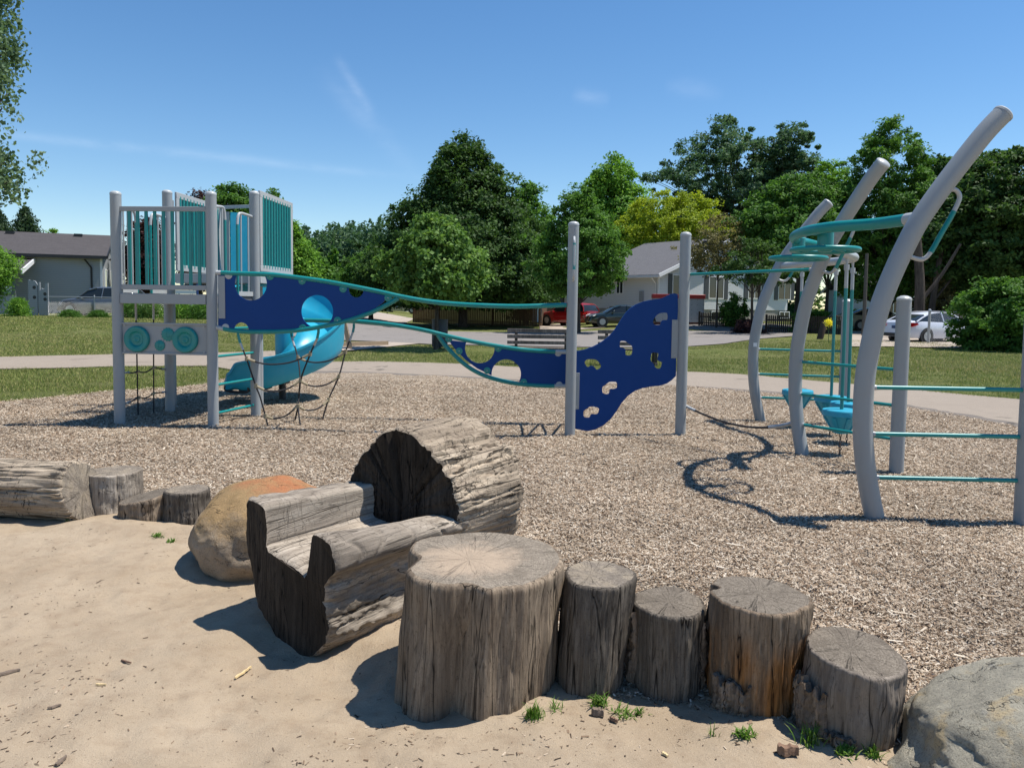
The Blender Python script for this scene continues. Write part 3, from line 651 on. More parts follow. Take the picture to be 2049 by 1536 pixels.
bark_slab(p.x - .02, p.y, 0.172, 3.85, 4.5, 0.07, 0.04, 'low bark strip at the foot of the front round stump')

# carved log seat
AX = Vector((0.57, 0.8216, 0)).normalized(); EX = Vector((AX.y, -AX.x, 0)); C0 = Vector((-1.065, 3.62, 0))
def LP(s, t, z): return C0 + AX * s + EX * t + Vector((0, 0, z))
Rseat = Matrix((EX, Vector((0, 0, 1)), AX)).transposed()      # local x=t, y=up, z=along the grain
logt = thing('carved_log_seat', 'big log carved into a seat with two arms and thick backrest', 'log seat', tuple(C0), 0)
def grain_obj(m, name, mat, parent, ang=60):
    """mesh given in world space, stored in a frame whose z runs along the log's grain"""
    W = Matrix.Translation(C0) @ Rseat.to_4x4()
    o = bpy.data.objects.new(name, m.mesh(name, mat, True, ang)); COL.objects.link(o); o.data.transform(W.inverted())
    o.parent = parent; o.matrix_local = PW[parent.name].inverted() @ W; PW[o.name] = W; return o
prof0 = [(-0.338, 0.575), (-0.315, 0.610), (-0.315, 0.610), (-0.25, 0.612), (-0.185, 0.600), (-0.172, 0.585), (-0.170, 0.56), (-0.166, 0.48), (-0.162, 0.425), (-0.158, 0.400), (-0.158, 0.400), (-0.10, 0.385), (0.0, 0.368), (0.10, 0.345), (0.155, 0.325), (0.155, 0.325), (0.163, 0.36), (0.168, 0.43), (0.174, 0.500), (0.186, 0.518), (0.186, 0.518), (0.245, 0.523), (0.31, 0.512), (0.335, 0.485), (0.347, 0.43), (0.342, 0.375), (0.30, 0.325), (0.262, 0.25), (0.262, 0.17), (0.275, 0.09), (0.255, 0.02), (0.20, -0.06), (0.08, -0.10), (-0.06, -0.08), (-0.17, 0.02), (-0.24, 0.13), (-0.30, 0.28), (-0.335, 0.40), (-0.345, 0.48)]
def resample(P, n):
    P = [Vector((a[0], a[1], 0)) for a in P] + [Vector((P[0][0], P[0][1], 0))]; P = smoothpath(P, 6); d = [0]
    for i in range(1, len(P)): d.append(d[-1] + (P[i] - P[i - 1]).length)
    q = np.linspace(0, d[-1], n + 1)[:-1]
    return list(zip(np.interp(q, d, [p.x for p in P]), np.interp(q, d, [p.y for p in P])))
NP = 260; base = resample(prof0, NP)
def seat_pt(i, s):
    t, z = base[i]; f = s / 0.9
    arm = ss(0.40, 0.50, z)
    z = z - float(arm) * (0.10 if t > 0 else 0.055) * f - (0.03 * f if (0.3 < z < 0.41 and abs(t) < 0.157) else 0)
    lower = float(ss(0.30, 0.18, z)); out = 1 if t > 0 else -1
    # the shell widens a little towards the back
    t2 = t * (1 + 0.09 * f)
    # outer surface roughness: bark ledges low on the right side
    onright = float(ss(0.22, 0.28, t)); onout = float(ss(0.24, 0.3, abs(t)))
    q = 0.010 * n3(s * 1.6, t * 9 + z * 9, 1) + 0.004 * n3(s * 3, t * 40, z * 40) + 0.0022 * n3(s * 8, t * 120, z * 120)
    bk = onright * float(ss(0.36, 0.24, z)); q += bk * (0.036 * n3(s * 3.5, z * 15, 5) + 0.020 * n3(s * 9, z * 36, 7) + 0.010 * n3(s * 26, z * 80, 8)) + bk * 0.01
    q -= onout * 0.010 * max(0, math.sin(s * 30 + 5 * n3(s * 5, z * 8, 3))) ** 6 * float(ss(0.25, 0.3, z))
    # push outward from the shell centre
    cx, cz = (0.0, 0.25) if z < 0.3 or abs(t) > 0.24 else (t * 0.9, 0.1)
    d = Vector((t2 - cx, z - cz, 0)); d.normalize()
    sag = -0.03 * lower * math.sin(min(1, s) * 3)
    return t2 + d.x * q, z + d.y * q + sag
m = MB(); vs = []; fs = []; NS = 110
for k in range(NS):
    s = -0.0 + 0.93 * k / (NS - 1); inset = 0.020 * math.exp(-s / 0.012)
    for i in range(NP):
        t, z = seat_pt(i, s); ct, cz = (t * 0.93, z * 0.95 + 0.01) if inset > 0.001 else (t, z)
        f = inset / 0.020; z2 = z + (cz - z) * f * 0.6; t2 = t + (ct - t) * f * 0.6
        # worn rounded front edge of the seat
        if 0.27 < z < 0.42 and abs(t) < 0.15: z2 -= 0.020 * math.exp(-s / 0.05)
        s2 = s + 0.02 * n3(t * 5, z * 5, 9) * math.exp(-s / 0.05) + 0.006 * n3(t * 30, z * 30, 9) * math.exp(-s / 0.05)
        vs.append(LP(s2, t2, z2))
for k in range(NS - 1):
    for i in range(NP): fs.append((k * NP + i, k * NP + (i + 1) % NP, (k + 1) * NP + (i + 1) % NP, (k + 1) * NP + i))
m.add(vs, fs); grain_obj(m, 'seat_body', WOODG, logt)
fm = MB(); fv = vs[:NP]; fm.add(fv, [tuple(range(NP))])
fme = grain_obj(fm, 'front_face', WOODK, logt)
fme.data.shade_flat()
# backrest: the uncut part of the log
m = MB(); NA = 300; NS2 = 110; vs = []; fs = []
def back_rad(a, s):
    fd = float(ss(0.0, 0.10, s - 0.80)); ct, cz = 0.0, 0.42; rx = 0.352 + 0.09 * max(0.0, s - 0.80) ; rz = 0.462 + 0.02 * math.exp(-((a - 1.7) / 0.28) ** 2)
    r = rx * rz / math.hypot(rz * math.cos(a), rx * math.sin(a))
    r *= 1 + 0.02 * math.sin(3 * a + 1) + 0.015 * math.sin(5 * a)
    if math.sin(a) < -0.2: r *= 0.97
    topm = float(ss(0.35, 0.75, math.sin(a)))
    q = 0.012 * n3(s * 2, math.cos(a) * 3, math.sin(a) * 3) + 0.008 * n3(s * 2.2, math.cos(a) * 13, math.sin(a) * 13) + 0.004 * n3(s * 5, math.cos(a) * 45, math.sin(a) * 45)
    # long grooves with the grain, checked across by short cracks into blocks
    g1_ = abs(n3(a * 7, s * 1.3, 11)); q -= 0.014 * fd * math.exp(-(g1_ / 0.05) ** 2)
    g2_ = abs(n3(a * 4.5 + 3, s * 10 + 2.5 * n3(a * 6, s * 3, 2), 17)); q -= 0.007 * fd * math.exp(-(g2_ / 0.045) ** 2) * float(ss(-0.3, 0.2, math.sin(a)))
    # broken shelves near the crest
    sh = n3(s * 3.4, a * 4.4, 23); topm *= fd; q -= topm * (0.022 if sh > 0.16 else 0.0) * float(ss(0.16, 0.20, sh)) ; q -= topm * 0.012 * float(ss(0.1, 0.35, n3(s * 9, a * 8, 29)))
    return ct, cz, r + q
def back_front(a):
    """s of the front rim of the backrest"""
    t = math.cos(a)
    return 0.79 + 0.085 * t + 0.028 * n3(a * 2.3, 1, 1) + 0.014 * n3(a * 7.7, 5.3, 1) + (0.050 * max(0, n3(a * 9.3, 9.4, 1.7)) * 2 - 0.008) * float(ss(0.5, .9, math.sin(a)))
def back_rear(a): return 1.46 + 0.06 * n3(a * 2, 3, 3) + 0.02 * n3(a * 9, 3, 3)
for k in range(NS2):
    f = k / (NS2 - 1)
    for j in range(NA):
        a = 2 * math.pi * j / NA; s = back_front(a) + (back_rear(a) - back_front(a)) * f
        ct, cz, r = back_rad(a, s); r -= 0.018 * math.exp(-(s - back_front(a)) / 0.012) + 0.03 * math.exp(-(back_rear(a) - s) / 0.03)
        z = cz + r * math.sin(a); z = max(z, -0.06)
        vs.append(LP(s, ct + r * math.cos(a), z))
for k in range(NS2 - 1):
    for j in range(NA): fs.append((k * NA + j, k * NA + (j + 1) % NA, (k + 1) * NA + (j + 1) % NA, (k + 1) * NA + j))
m.add(vs, fs); grain_obj(m, 'backrest_log', WOODB, logt)
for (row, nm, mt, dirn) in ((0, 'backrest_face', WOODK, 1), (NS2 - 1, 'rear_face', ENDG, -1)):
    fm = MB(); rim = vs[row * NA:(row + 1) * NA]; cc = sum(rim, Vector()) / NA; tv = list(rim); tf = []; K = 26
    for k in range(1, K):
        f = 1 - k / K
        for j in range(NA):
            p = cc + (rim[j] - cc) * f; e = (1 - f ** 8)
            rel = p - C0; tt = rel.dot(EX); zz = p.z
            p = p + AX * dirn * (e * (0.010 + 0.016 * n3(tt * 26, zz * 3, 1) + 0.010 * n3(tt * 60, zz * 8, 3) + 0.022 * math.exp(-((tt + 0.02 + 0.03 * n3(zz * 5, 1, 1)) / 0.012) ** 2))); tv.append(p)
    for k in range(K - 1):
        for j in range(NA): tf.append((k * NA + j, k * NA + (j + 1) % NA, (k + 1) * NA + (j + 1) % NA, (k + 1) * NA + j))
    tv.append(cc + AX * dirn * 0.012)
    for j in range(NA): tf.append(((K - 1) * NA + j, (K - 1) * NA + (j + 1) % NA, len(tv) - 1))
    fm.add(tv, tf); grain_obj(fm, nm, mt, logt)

# lying log at the left edge
p0 = G(142, 1050, 0); lg = thing('fallen_log', 'thick weathered log lying at the left edge of the sand', 'log', (p0.x, p0.y + 0.2, 0), 0)
m = MB(); vs = []; fs = []; NA = 160; NS = 120; LL = 2.6; Lx = Vector((-1, 0.10, 0)).normalized(); Ly = Vector((0.10, 1, 0)).normalized(); cL = Vector((p0.x - 0.02, p0.y + 0.20, 0.195))
for k in range(NS):
    s = LL * (k / (NS - 1)) ** 1.3
    for j in range(NA):
        a = 2 * math.pi * j / NA; r = 0.205 + 0.02 * math.exp(-s / 0.15) - 0.018 * math.exp(-s / 0.012) + 0.012 * n3(s * 1.5, math.cos(a) * 2, math.sin(a) * 2) + 0.008 * n3(s * 3, math.cos(a) * 12, math.sin(a) * 12) + 0.004 * n3(s * 6, math.cos(a) * 40, math.sin(a) * 40)
        r -= 0.016 * math.exp(-(n3(a * 5, s * 1.1, 11) / 0.05) ** 2)
        vs.append(cL + Lx * (s + 0.05 * (math.sin(a) - 0.2 * math.cos(a)) * math.exp(-s / .3)) + Ly * (r * math.cos(a)) + Vector((0, 0, r * math.sin(a))))
for k in range(NS - 1):
    for j in range(NA): fs.append((k * NA + j, k * NA + (j + 1) % NA, (k + 1) * NA + (j + 1) % NA, (k + 1) * NA + j))
m.add(vs, fs)
WL = Matrix.Translation(cL) @ Matrix((Ly, Vector((0, 0, 1)), Lx)).transposed().to_4x4()
def log_obj(m, name, mat):
    o = bpy.data.objects.new(name, m.mesh(name, mat, True, 60)); COL.objects.link(o); o.data.transform(WL.inverted()); o.parent = lg; o.matrix_local = PW[lg.name].inverted() @ WL; return o
log_obj(m, 'trunk', WOODB)
for row, nm in ((0, 'cut_end'), (NS - 1, 'far_end')):
    fm = MB(); rim = vs[row * NA:(row + 1) * NA]; cc = sum(rim, Vector()) / NA; tv = list(rim); tf = []; K = 10
    for k in range(1, K):
        f = 1 - k / K
        for j in range(NA):
            q = cc + (rim[j] - cc) * f; tv.append(q + Lx * (0.006 * n3(q.y * 20, q.z * 20, 1)))
    for k in range(K - 1):
        for j in range(NA): tf.append((k * NA + j, k * NA + (j + 1) % NA, (k + 1) * NA + (j + 1) % NA, (k + 1) * NA + j))
    tv.append(cc)
    for j in range(NA): tf.append(((K - 1) * NA + j, (K - 1) * NA + (j + 1) % NA, len(tv) - 1))
    fm.add(tv, tf); log_obj(fm, nm, ENDL)

# boulders
def m_rock(name, base, light, stain1, stain2, zs=None, sc=1.0):
    b = NB(name); v = b.tc(); n1 = b.noise(v, 3.4 * sc, 9, 0.72, 0.6); n2 = b.noise(v, 22 * sc, 8, 0.75, 0.4); n3_ = b.noise(v, 120, 5, 0.8); n4 = b.noise(v, 6 * sc, 9, 0.72, 0.4)
    c = b.mix(b.ramp(n1, [(0.35, 0.0), (0.65, 1.0)]), base, light)
    z = b.xyz(v)[2]
    g = b.math('ADD', z, b.math('MULTIPLY', b.math('SUBTRACT', n4, 0.5), 0.55)) if zs else n4
    c = b.mix(b.ramp(g, [(zs[0], 0.0), (zs[1], 0.9)] if zs else [(0.55, 0.0), (0.68, 0.7)]), c, b.mix(n2, tuple(0.6 * q for q in stain1), stain1))
    if stain2:
        x = b.xyz(v)[0]
        g2 = b.math('ADD', b.math('ADD', z, b.math('MULTIPLY', x, 0.15)), b.math('MULTIPLY', b.math('SUBTRACT', n1, 0.5), 0.3)) if zs else b.noise(v, 7, 5)
        c = b.mix(b.ramp(g2, [(zs[2], 0.0), (zs[3], 0.9)] if zs else [(0.58, 0.0), (0.66, 0.6)]), c, stain2)
    kr = b.ramp(b.math('ABSOLUTE', b.math('SUBTRACT', b.noise(b.tc(scale=(1, 1, 2.2), rot=(0.3, 0.5, 0.4)), 3.6, 5, 0.6, 0.5), 0.5)), [(0.0, 1.0), (0.010, 0.0)]); kr = b.math('MULTIPLY', kr, b.ramp(n4, [(0.45, 0.0), (0.56, 0.9)]))
    c = b.mix(kr, c, tuple(0.12 * q for q in base))
    c = b.mix(b.ramp(n3_, [(0.34, 0.75), (0.48, 0.0)]), c, tuple(0.30 * q for q in base))
    c = b.mix(b.ramp(n2, [(0.6, 0.0), (0.75, 0.4)]), c, tuple(min(1, 1.35 * q) for q in light))
    return b.fin(c, 0.85, b.bump(b.math('SUBTRACT', b.math('ADD', n2, b.math('MULTIPLY', n3_, 0.6)), kr), 0.75, 0.025), 0, 0.2)
def boulder(label, c, rx, ry, rz, z0, mat, seed, rough, strata=0.0, power=2.4, skew=(0, 0)):
    m = MB(); vs = []; fs = []; NA = 200; NB_ = 110
    for i in range(NB_ + 1):
        ph = -math.pi / 2 + math.pi * i / NB_
        for j in range(NA):
            a = 2 * math.pi * j / NA; d = Vector((math.cos(ph) * math.cos(a), math.cos(ph) * math.sin(a), math.sin(ph)))
            k = (abs(d.x) ** power + abs(d.y) ** power + abs(d.z) ** power) ** (-1 / power)
            q = 0.12 * n3(d.x * 1.3 + seed, d.y * 1.3, d.z * 1.3) + 0.05 * n3(d.x * 3 + seed, d.y * 3, d.z * 3) + rough * (n3(d.x * 9, d.y * 9 + seed, d.z * 9) + 0.5 * n3(d.x * 22, d.y * 22 + seed, d.z * 22) + 0.25 * n3(d.x * 55, d.y * 55, d.z * 55))
            q += (rough / 0.016) * 0.05 * abs(n3(d.x * 1.9 + seed, d.y * 1.9, d.z * 1.9 + 7)) + (rough / 0.016) * 0.03 * abs(n3(d.x * 5.4 + seed, d.y * 5.4, d.z * 9.4 + 3)) - 0.02
            if strata:
                u = d.z * 6 + d.x * 2.5 + 1.2 * n3(d.x * 2, d.y * 2, d.z * 2 + seed); q -= strata * (abs((u % 1) - 0.5) < 0.08) * max(0, n3(d.x * 3, d.y * 3, seed + 5)) * 2.5
            k *= 1 + q; z = d.z * k * rz; 
            vs.append((c[0] + d.x * k * rx + skew[0] * z, c[1] + d.y * k * ry + skew[1] * z, z0 + z))
    for i in range(NB_):
        for j in range(NA): fs.append((i * NA + j, i * NA + (j + 1) % NA, (i + 1) * NA + (j + 1) % NA, (i + 1) * NA + j))
    m.add(vs, fs); me = m.mesh('boulder', mat, True, 70)
    o = bpy.data.objects.new('boulder', me); COL.objects.link(o); me.transform(Matrix.Translation((-c[0], -c[1], 0))); o.location = (c[0], c[1], 0)
    return tag(o, label, 'boulder')
ROCKO = m_rock('ochre_boulder_stone', (0.28, 0.22, 0.16), (0.43, 0.345, 0.255), (0.46, 0.30, 0.135), (0.44, 0.17, 0.075), (0.17, 0.33, 0.40, 0.47))
ROCKG = m_rock('grey_boulder_stone', (0.245, 0.228, 0.185), (0.47, 0.43, 0.335), (0.29, 0.285, 0.27), (0.50, 0.37, 0.19))
boulder('rounded boulder with orange and yellow top behind the log seat', (-1.52, 4.80), 0.45, 0.49, 0.325, 0.135, ROCKO, 4.2, 0.007, power=2.2)
boulder('large grey cracked boulder at the bottom right corner', (2.20, 2.50), 0.87, 0.52, 0.425, 0.0, ROCKG, 9.7, 0.010, 0.010, power=2.05, skew=(0.15, 0))
# ------------------------------------------------------------------ play tower
def cutter_boolean(m, mats, cutters, name, parent, ang=35):
    """mesh minus a list of MB cutters, result linked under parent"""
    o = bpy.data.objects.new('tmp', m.mesh('tmp', mats, False)); COL.objects.link(o); cs = []
    for c in cutters:
        q = bpy.data.objects.new('cut', c.mesh('cut', mats, False)); COL.objects.link(q); cs.append(q)
        md = o.modifiers.new('b', 'BOOLEAN'); md.operation = 'DIFFERENCE'; md.object = q; md.solver = 'EXACT'
    dg = bpy.context.evaluated_depsgraph_get(); dg.update(); me = bpy.data.meshes.new_from_object(o.evaluated_get(dg)); me.name = name
    for q in cs: bpy.data.objects.remove(q)
    bpy.data.objects.remove(o)
    me.shade_smooth(); me.set_sharp_from_angle(angle=math.radians(ang))
    r = bpy.data.objects.new(name, me); COL.objects.link(r); setpar(r, parent); return r
def ztop(px, py, P):
    """height of a sight line where it passes ground point P"""
    d = ray(px, py); t = P[1] / d.y; return HC + d.z * t
A = G(240, 850); B = G(427, 855); Cc = G(341, 826); D = G(512, 834)
rA = 0.066
def post(P, h, r=rA, parent=None, cap=True, name='post', seg=28):
    m = MB(); m.lathe([(r, -0.15), (r, h)], (P[0], P[1], 0), seg); o = m.obj(name, GREY, parent)
    c = MB(); c.lathe([(r + 0.002, h - 0.004), (r + 0.0025, h + 0.012), (r * 0.97, h + 0.022), (r * 0.80, h + 0.034), (r * 0.45, h + 0.043), (0.0001, h + 0.046)], (P[0], P[1], 0), seg)
    k = c.obj('post_cap', GREYL, parent); k.parent = o
    return o
tower = thing('play_tower', 'grey post play tower with teal slat barriers and a play panel', 'play tower', tuple(A))
zt = ztop(236, 382, A)
for P, hh_ in ((A, zt), (B, zt), (Cc, ztop(339, 380, Cc)), (D, ztop(504, 382, D))): post(P, hh_ - 0.045, parent=tower)
def on(P, Q, t, z): return Vector((P[0] + (Q[0] - P[0]) * t, P[1] + (Q[1] - P[1]) * t, z))
ab = (B - A).normalized(); LAB = (B - A).length
def zA(y): return ztop(330, y, (A + B) / 2)
# decks
zd = zA(590)
m = MB(); cs_ = [on(A, B, 0, zd), on(A, B, 1, zd), on(Cc, D, 1, zd), on(Cc, D, 0, zd)]
m.prism([p + Vector((0, 0, -0.09)) for p in cs_], (0, 0, 0.09)); m.obj('deck', m_plain('deck_mat_grey', (0.10, 0.105, 0.115), 0.7), tower)
m = MB(); off = Vector((0.0, -0.035, 0))
zb, zt_ = zA(608), zA(588); m.bar(on(A, B, 0.05, (zb + zt_) / 2) + off, on(A, B, 0.95, (zb + zt_) / 2) + off, 0.03, zt_ - zb); m.obj('deck_beam', GREY, tower, bevel=0.004)
# front barrier
bar_ = []
m = MB(); za, zc = zA(422.5), zA(414); m.bar(on(A, B, 0.05, (za + zc) / 2), on(A, B, 0.95, (za + zc) / 2), 0.045, zc - za + 0.006); m.obj('barrier_rail', GREY, tower, bevel=0.004); m = MB()
za, zc = zA(580), zA(570); m.bar(on(A, B, 0.05, (za + zc) / 2), on(A, B, 0.95, (za + zc) / 2), 0.045, zc - za); m.obj('barrier_rail', GREY, tower, bevel=0.004)
zs0, zs1 = zA(570), zA(421)
for x in [249, 259.5, 276.5, 293.5, 310.5, 328, 345.5, 363.5, 381, 399]:
    if x == 249: continue
    p = V(x, 500, A, B); m = MB(); m.box((p.x, p.y, (zs0 + zs1) / 2), (0.038, 0.022, zs1 - zs0)); m.obj('slat', TEAL, tower, bevel=0.003)
# drum panel
zp0, zp1 = zA(709), zA(646)
m = MB(); m.bar(on(A, B, 0.045, (zp0 + zp1) / 2), on(A, B, 0.955, (zp0 + zp1) / 2), 0.018, zp1 - zp0)
for zz in (zp0 + 0.012, zp1 - 0.012): m.bar(on(A, B, 0.045, zz) + Vector((0, -0.014, 0)), on(A, B, 0.955, zz) + Vector((0, -0.014, 0)), 0.03, 0.024)
m.obj('play_panel', GREY, tower, bevel=0.004)
Rf = Matrix((ab, Vector((0, 0, 1)), Vector((ab.y, -ab.x, 0)))).transposed()   # local z points to the camera
for (x, y, r) in [(276.3, 678, 26), (372.8, 679.5, 26)]:
    p = V(x, y, A, B); R = r * p.y / F; m = MB()
    m.lathe([(0.0001, 0.030), (R * 0.10, 0.030), (R * 0.16, 0.036), (R * 0.24, 0.034), (R * 0.28, 0.026), (R * 0.48, 0.024), (R * 0.54, 0.032), (R * 0.60, 0.046), (R * 0.72, 0.052), (R * 0.90, 0.054), (R * 0.98, 0.046), (R, 0.032), (R, 0.010)], p, 56, R=Rf)
    m.obj('drum', TEAL, tower)
for (x, y, r, ty) in [(337, 669, 12.5, 0), (321, 691, 10, 1)]:
    p = V(x, y, A, B); R = r * p.y / F; m = MB(); pr = []
    m.lathe([(0.0001, 0.020), (R * 0.9, 0.020), (R, 0.016), (R, 0.008)], p, 36, R=Rf)
    for k in range(14):
        a = k * math.tau / 14; m.lathe([(R * 0.12, 0.008), (R * 0.12, 0.019), (0.0001, 0.021)], p + Rf @ Vector((R * math.cos(a), R * math.sin(a), 0)), 8, R=Rf)
    for k in range(3):
        aa = [1.6 + 0.28 * i * (1 if k < 2 else -1) + k * 2.1 for i in range(8)]
        m.tube([p + Rf @ Vector((R * 0.45 * math.cos(a) * (0.6 + 0.2 * k), R * 0.45 * math.sin(a), 0.021)) for a in aa], R * 0.05, 5)
    m.obj('spin_disc', TEAL, tower)
# bolts on the barrier and panel
for zz in (zA(652), zA(703)):
    for t in (0.08, 0.92):
        q = on(A, B, t, zz) + Vector((0, -0.03, 0)); m = MB(); m.lathe([(0.009, 0.0), (0.009, 0.006), (0.0001, 0.008)], q, 8, R=Rf); m.obj('bolt', STEEL, tower)
# side hoops with grey bars between front and back posts (left side and right side)
def hoop(P, Q, t0, t1, z0, z1, inset, nb, name='side_barrier'):
    m = MB(); n_ = Vector((0, 0, 0)); a = on(P, Q, t0, z1 - 0.04); r = 0.018
    pth = [on(P, Q, t0, z1 + 0.0), on(P, Q, t0 + (t1 - t0) * 0.72, z1 + 0.015), on(P, Q, t0 + (t1 - t0) * 0.92, z1 - 0.02), on(P, Q, t1, z1 - 0.12)]
    pth = smoothpath(pth, 6); pth[-1] = on(P, Q, t1, z1 - 0.14); m.tube(pth, r, 10)
    for i in range(nb):
        t = t0 + (t1 - t0) * (0.25 + 0.5 * i / max(1, nb - 1)); m.tube([on(P, Q, t, z0), on(P, Q, t, z1)], 0.011, 8)
    m.bar(on(P, Q, t0, z0), on(P, Q, t1, z0), 0.03, 0.06)
    o = m.obj(name, GREYL, tower); g = MB(); g.tube([on(P, Q, t1, z1 - 0.14), on(P, Q, t1, z0 - 0.03)], 0.017, 10); k = g.obj('hand_grip', TEAL, tower); k.parent = o
zh1 = ztop(480, 434, D); zh0 = ztop(480, 585, D) ; 
hoop(A, Cc, 0.05, 0.36, zh0, zh1, 0, 3); hoop(Cc, A, 0.05, 0.36, zh0, zh1, 0, 3)
hoop(D, B, 0.07, 0.42, zh0 - 0.02, zh1, 0, 2); hoop(B, D, 0.05, 0.30, zh0, zh1 + 0.03, 0, 2)
# rungs on the right side
for yb_, yd in [(714, 706), (771, 758), (828, 811), (659, 653)]:
    z = ztop(438, yb_, B); m = MB(); m.tube([on(B, D, 0.05, z), on(B, D, 0.98, z)], 0.017, 12); m.obj('rung', TEAL, tower)
# upper deck with long slatted side panels
DX = Vector((0.03, 1, 0)).normalized(); LU = 1.62
E1 = Cc + DX * LU; E2 = D + DX * (LU - 0.2); zu = ztop(352, 549, Cc)
m = MB(); m.prism([on(Cc, D, 0.02, zu - 0.11), on(Cc, D, 0.98, zu - 0.11), on(E1, E2, 0.98, zu - 0.11), on(E1, E2, 0.02, zu - 0.11)], (0, 0, 0.08)); m.obj('upper_deck', m_plain('deck_mat_grey2', (0.10, 0.105, 0.115), 0.7), tower)
def side_panel(P, Q, z0, z1, ns):
    u = (Q - P).normalized(); P = P + u * 0.10; fr = MB(); th = 0.03; wd = 0.085
    for zz in (z0 + wd / 2, z1 - wd / 2): fr.bar(on(P, Q, 0, zz), on(P, Q, 1, zz), th, wd)
    for q, s_ in ((P, 1), (Q, -1)):
        c = q + u * (0.042 * s_); fr.bar(Vector((c.x, c.y, z0 + wd)), Vector((c.x, c.y, z1 - wd)), 0.085, 0.03) if False else fr.box((c.x, c.y, (z0 + z1) / 2), (0.085, th, z1 - z0 - 2 * wd), math.atan2(u.y, u.x))
    o = fr.obj('panel_frame', GREYL, tower, bevel=0.004); L = (Q - P).length
    for i in range(ns):
        t = (0.12 + (L - 0.24) * i / (ns - 1)) / L; s_ = MB(); s_.tube([on(P, Q, t, z0 + wd * 0.6), on(P, Q, t, z1 - wd * 0.6)], 0.022, 12); k = s_.obj('panel_bar', TEAL, tower); k.parent = o
    b_ = MB(); nrm = Vector((u.y, -u.x, 0)) * 0.028
    b_.bar(on(P, Q, 0.06, (z0 + z1) / 2) + nrm, on(P, Q, 0.94, (z0 + z1) / 2) + nrm, 0.004, z1 - z0 - 2 * wd + 0.01) if False else None
z0p, z1p = ztop(352, 541, Cc), ztop(352, 382, Cc)
side_panel(Cc + Vector((0.07, 0, 0)), E1 + Vector((0.07, 0, 0)), z0p, z1p, 13)
side_panel(D + Vector((0.03, 0, 0)), E2 + Vector((0.06, 0, 0)), z0p, z1p, 11)
for P in (at(343, 600, Cc.y + 0.8), at(518, 600, D.y + 0.75)):
    m = MB(); m.lathe([(0.055, -0.1), (0.055, z1p - 0.03), (0.0001, z1p)], (P.x, P.y, 0), 20); m.obj('post', GREY, tower)
m = MB(); m.bar(on(E1, E2, 0, z1p - 0.03), on(E1, E2, 1, z1p - 0.03), 0.04, 0.05); m.obj('back_rail', GREYL, tower, bevel=0.004)
m = MB(); m.bar(on(Cc, D, 0.02, zu - 0.05), on(Cc, D, 0.98, zu - 0.05), 0.03, 0.13); m.bar(Cc + Vector((0.07, 0.1, z0p - 0.10)), E1 + Vector((0.07, 0, z0p - 0.10)), 0.03, 0.13); m.bar(D + Vector((0.03, 0.1, z0p - 0.10)), E2 + Vector((0.06, 0, z0p - 0.10)), 0.03, 0.13); m.obj('upper_deck_beam', GREYL, tower, bevel=0.004)
# rope climber on the open left side
net = thing('rope_climber', 'black rope climbing net on the left side of the tower', 'rope net', tuple(G(290, 830)))
def clamp(par, p, d, d2, l=0.05, r=0.021, l2=0.07, r2=0.015, one=False):
    m = MB(); m.tube([p - d * l / 2, p + d * l / 2], r, 8); m.tube([p if one else p - d2 * l2 / 2, p + d2 * (l2 if one else l2 / 2)], r2, 8); m.obj('rope_clamp', KNOT, par)
def rope(name, pts, r=0.0095, parent=None, mat=None):
    m = MB(); m.tube(pts, r, 8); return m.obj(name, mat or BLACK, parent)
r1t = on(A, Cc, 0.33, 0) ; r2t = on(A, Cc, 0.68, 0); b1 = G(276.5, 833); b2 = G(307.5, 829)
tops = []
for (rt_, bb, xx) in ((r1t, b1, 0), (r2t, b2, 1)):
    top = Vector((rt_.x, rt_.y, zd - 0.06)); m_ = top + (bb - top) * 0.17
    rope('vertical_rope', [m_, bb + Vector((0, 0, -0.05))], parent=net); rope('rope_ferrule', [top, m_], 0.014, net, STEEL); tops.append((top, bb))
kn = MB()
for (ya, yc) in ((746, 738), (808, 783), (660, 655)):
    za_, zc_ = ztop(252, ya, A), ztop(330, yc, Cc); pa = Vector((A.x + 0.06, A.y + 0.03, za_)); pc = Vector((Cc.x - 0.05, Cc.y - 0.05, zc_)); zz = (za_ + zc_) / 2
    k1 = tops[0][0] + (tops[0][1] - tops[0][0]) * ((tops[0][0].z - zz + 0.02) / tops[0][0].z); k2 = tops[1][0] + (tops[1][1] - tops[1][0]) * ((tops[1][0].z - zz - 0.01) / tops[1][0].z)
    rope('cross_rope', smoothpath([pa, pa + (k1 - pa) * 0.5 + Vector((0, 0, -0.01)), k1, (k1 + k2) / 2 + Vector((0, 0, -0.03)), k2, pc + (k2 - pc) * 0.4, pc], 5), parent=net)
    for k in (k1, k2): clamp(net, k, Vector((0.3, 0.1, 1)).normalized(), Vector((0.5, 1, 0.2)).normalized(), 0.045, 0.018)
    rope('rope_ferrule', [pa, pa + (k1 - pa) * 0.35], 0.013, net, STEEL); rope('rope_ferrule', [pc, pc + (k2 - pc) * 0.3], 0.013, net, STEEL)

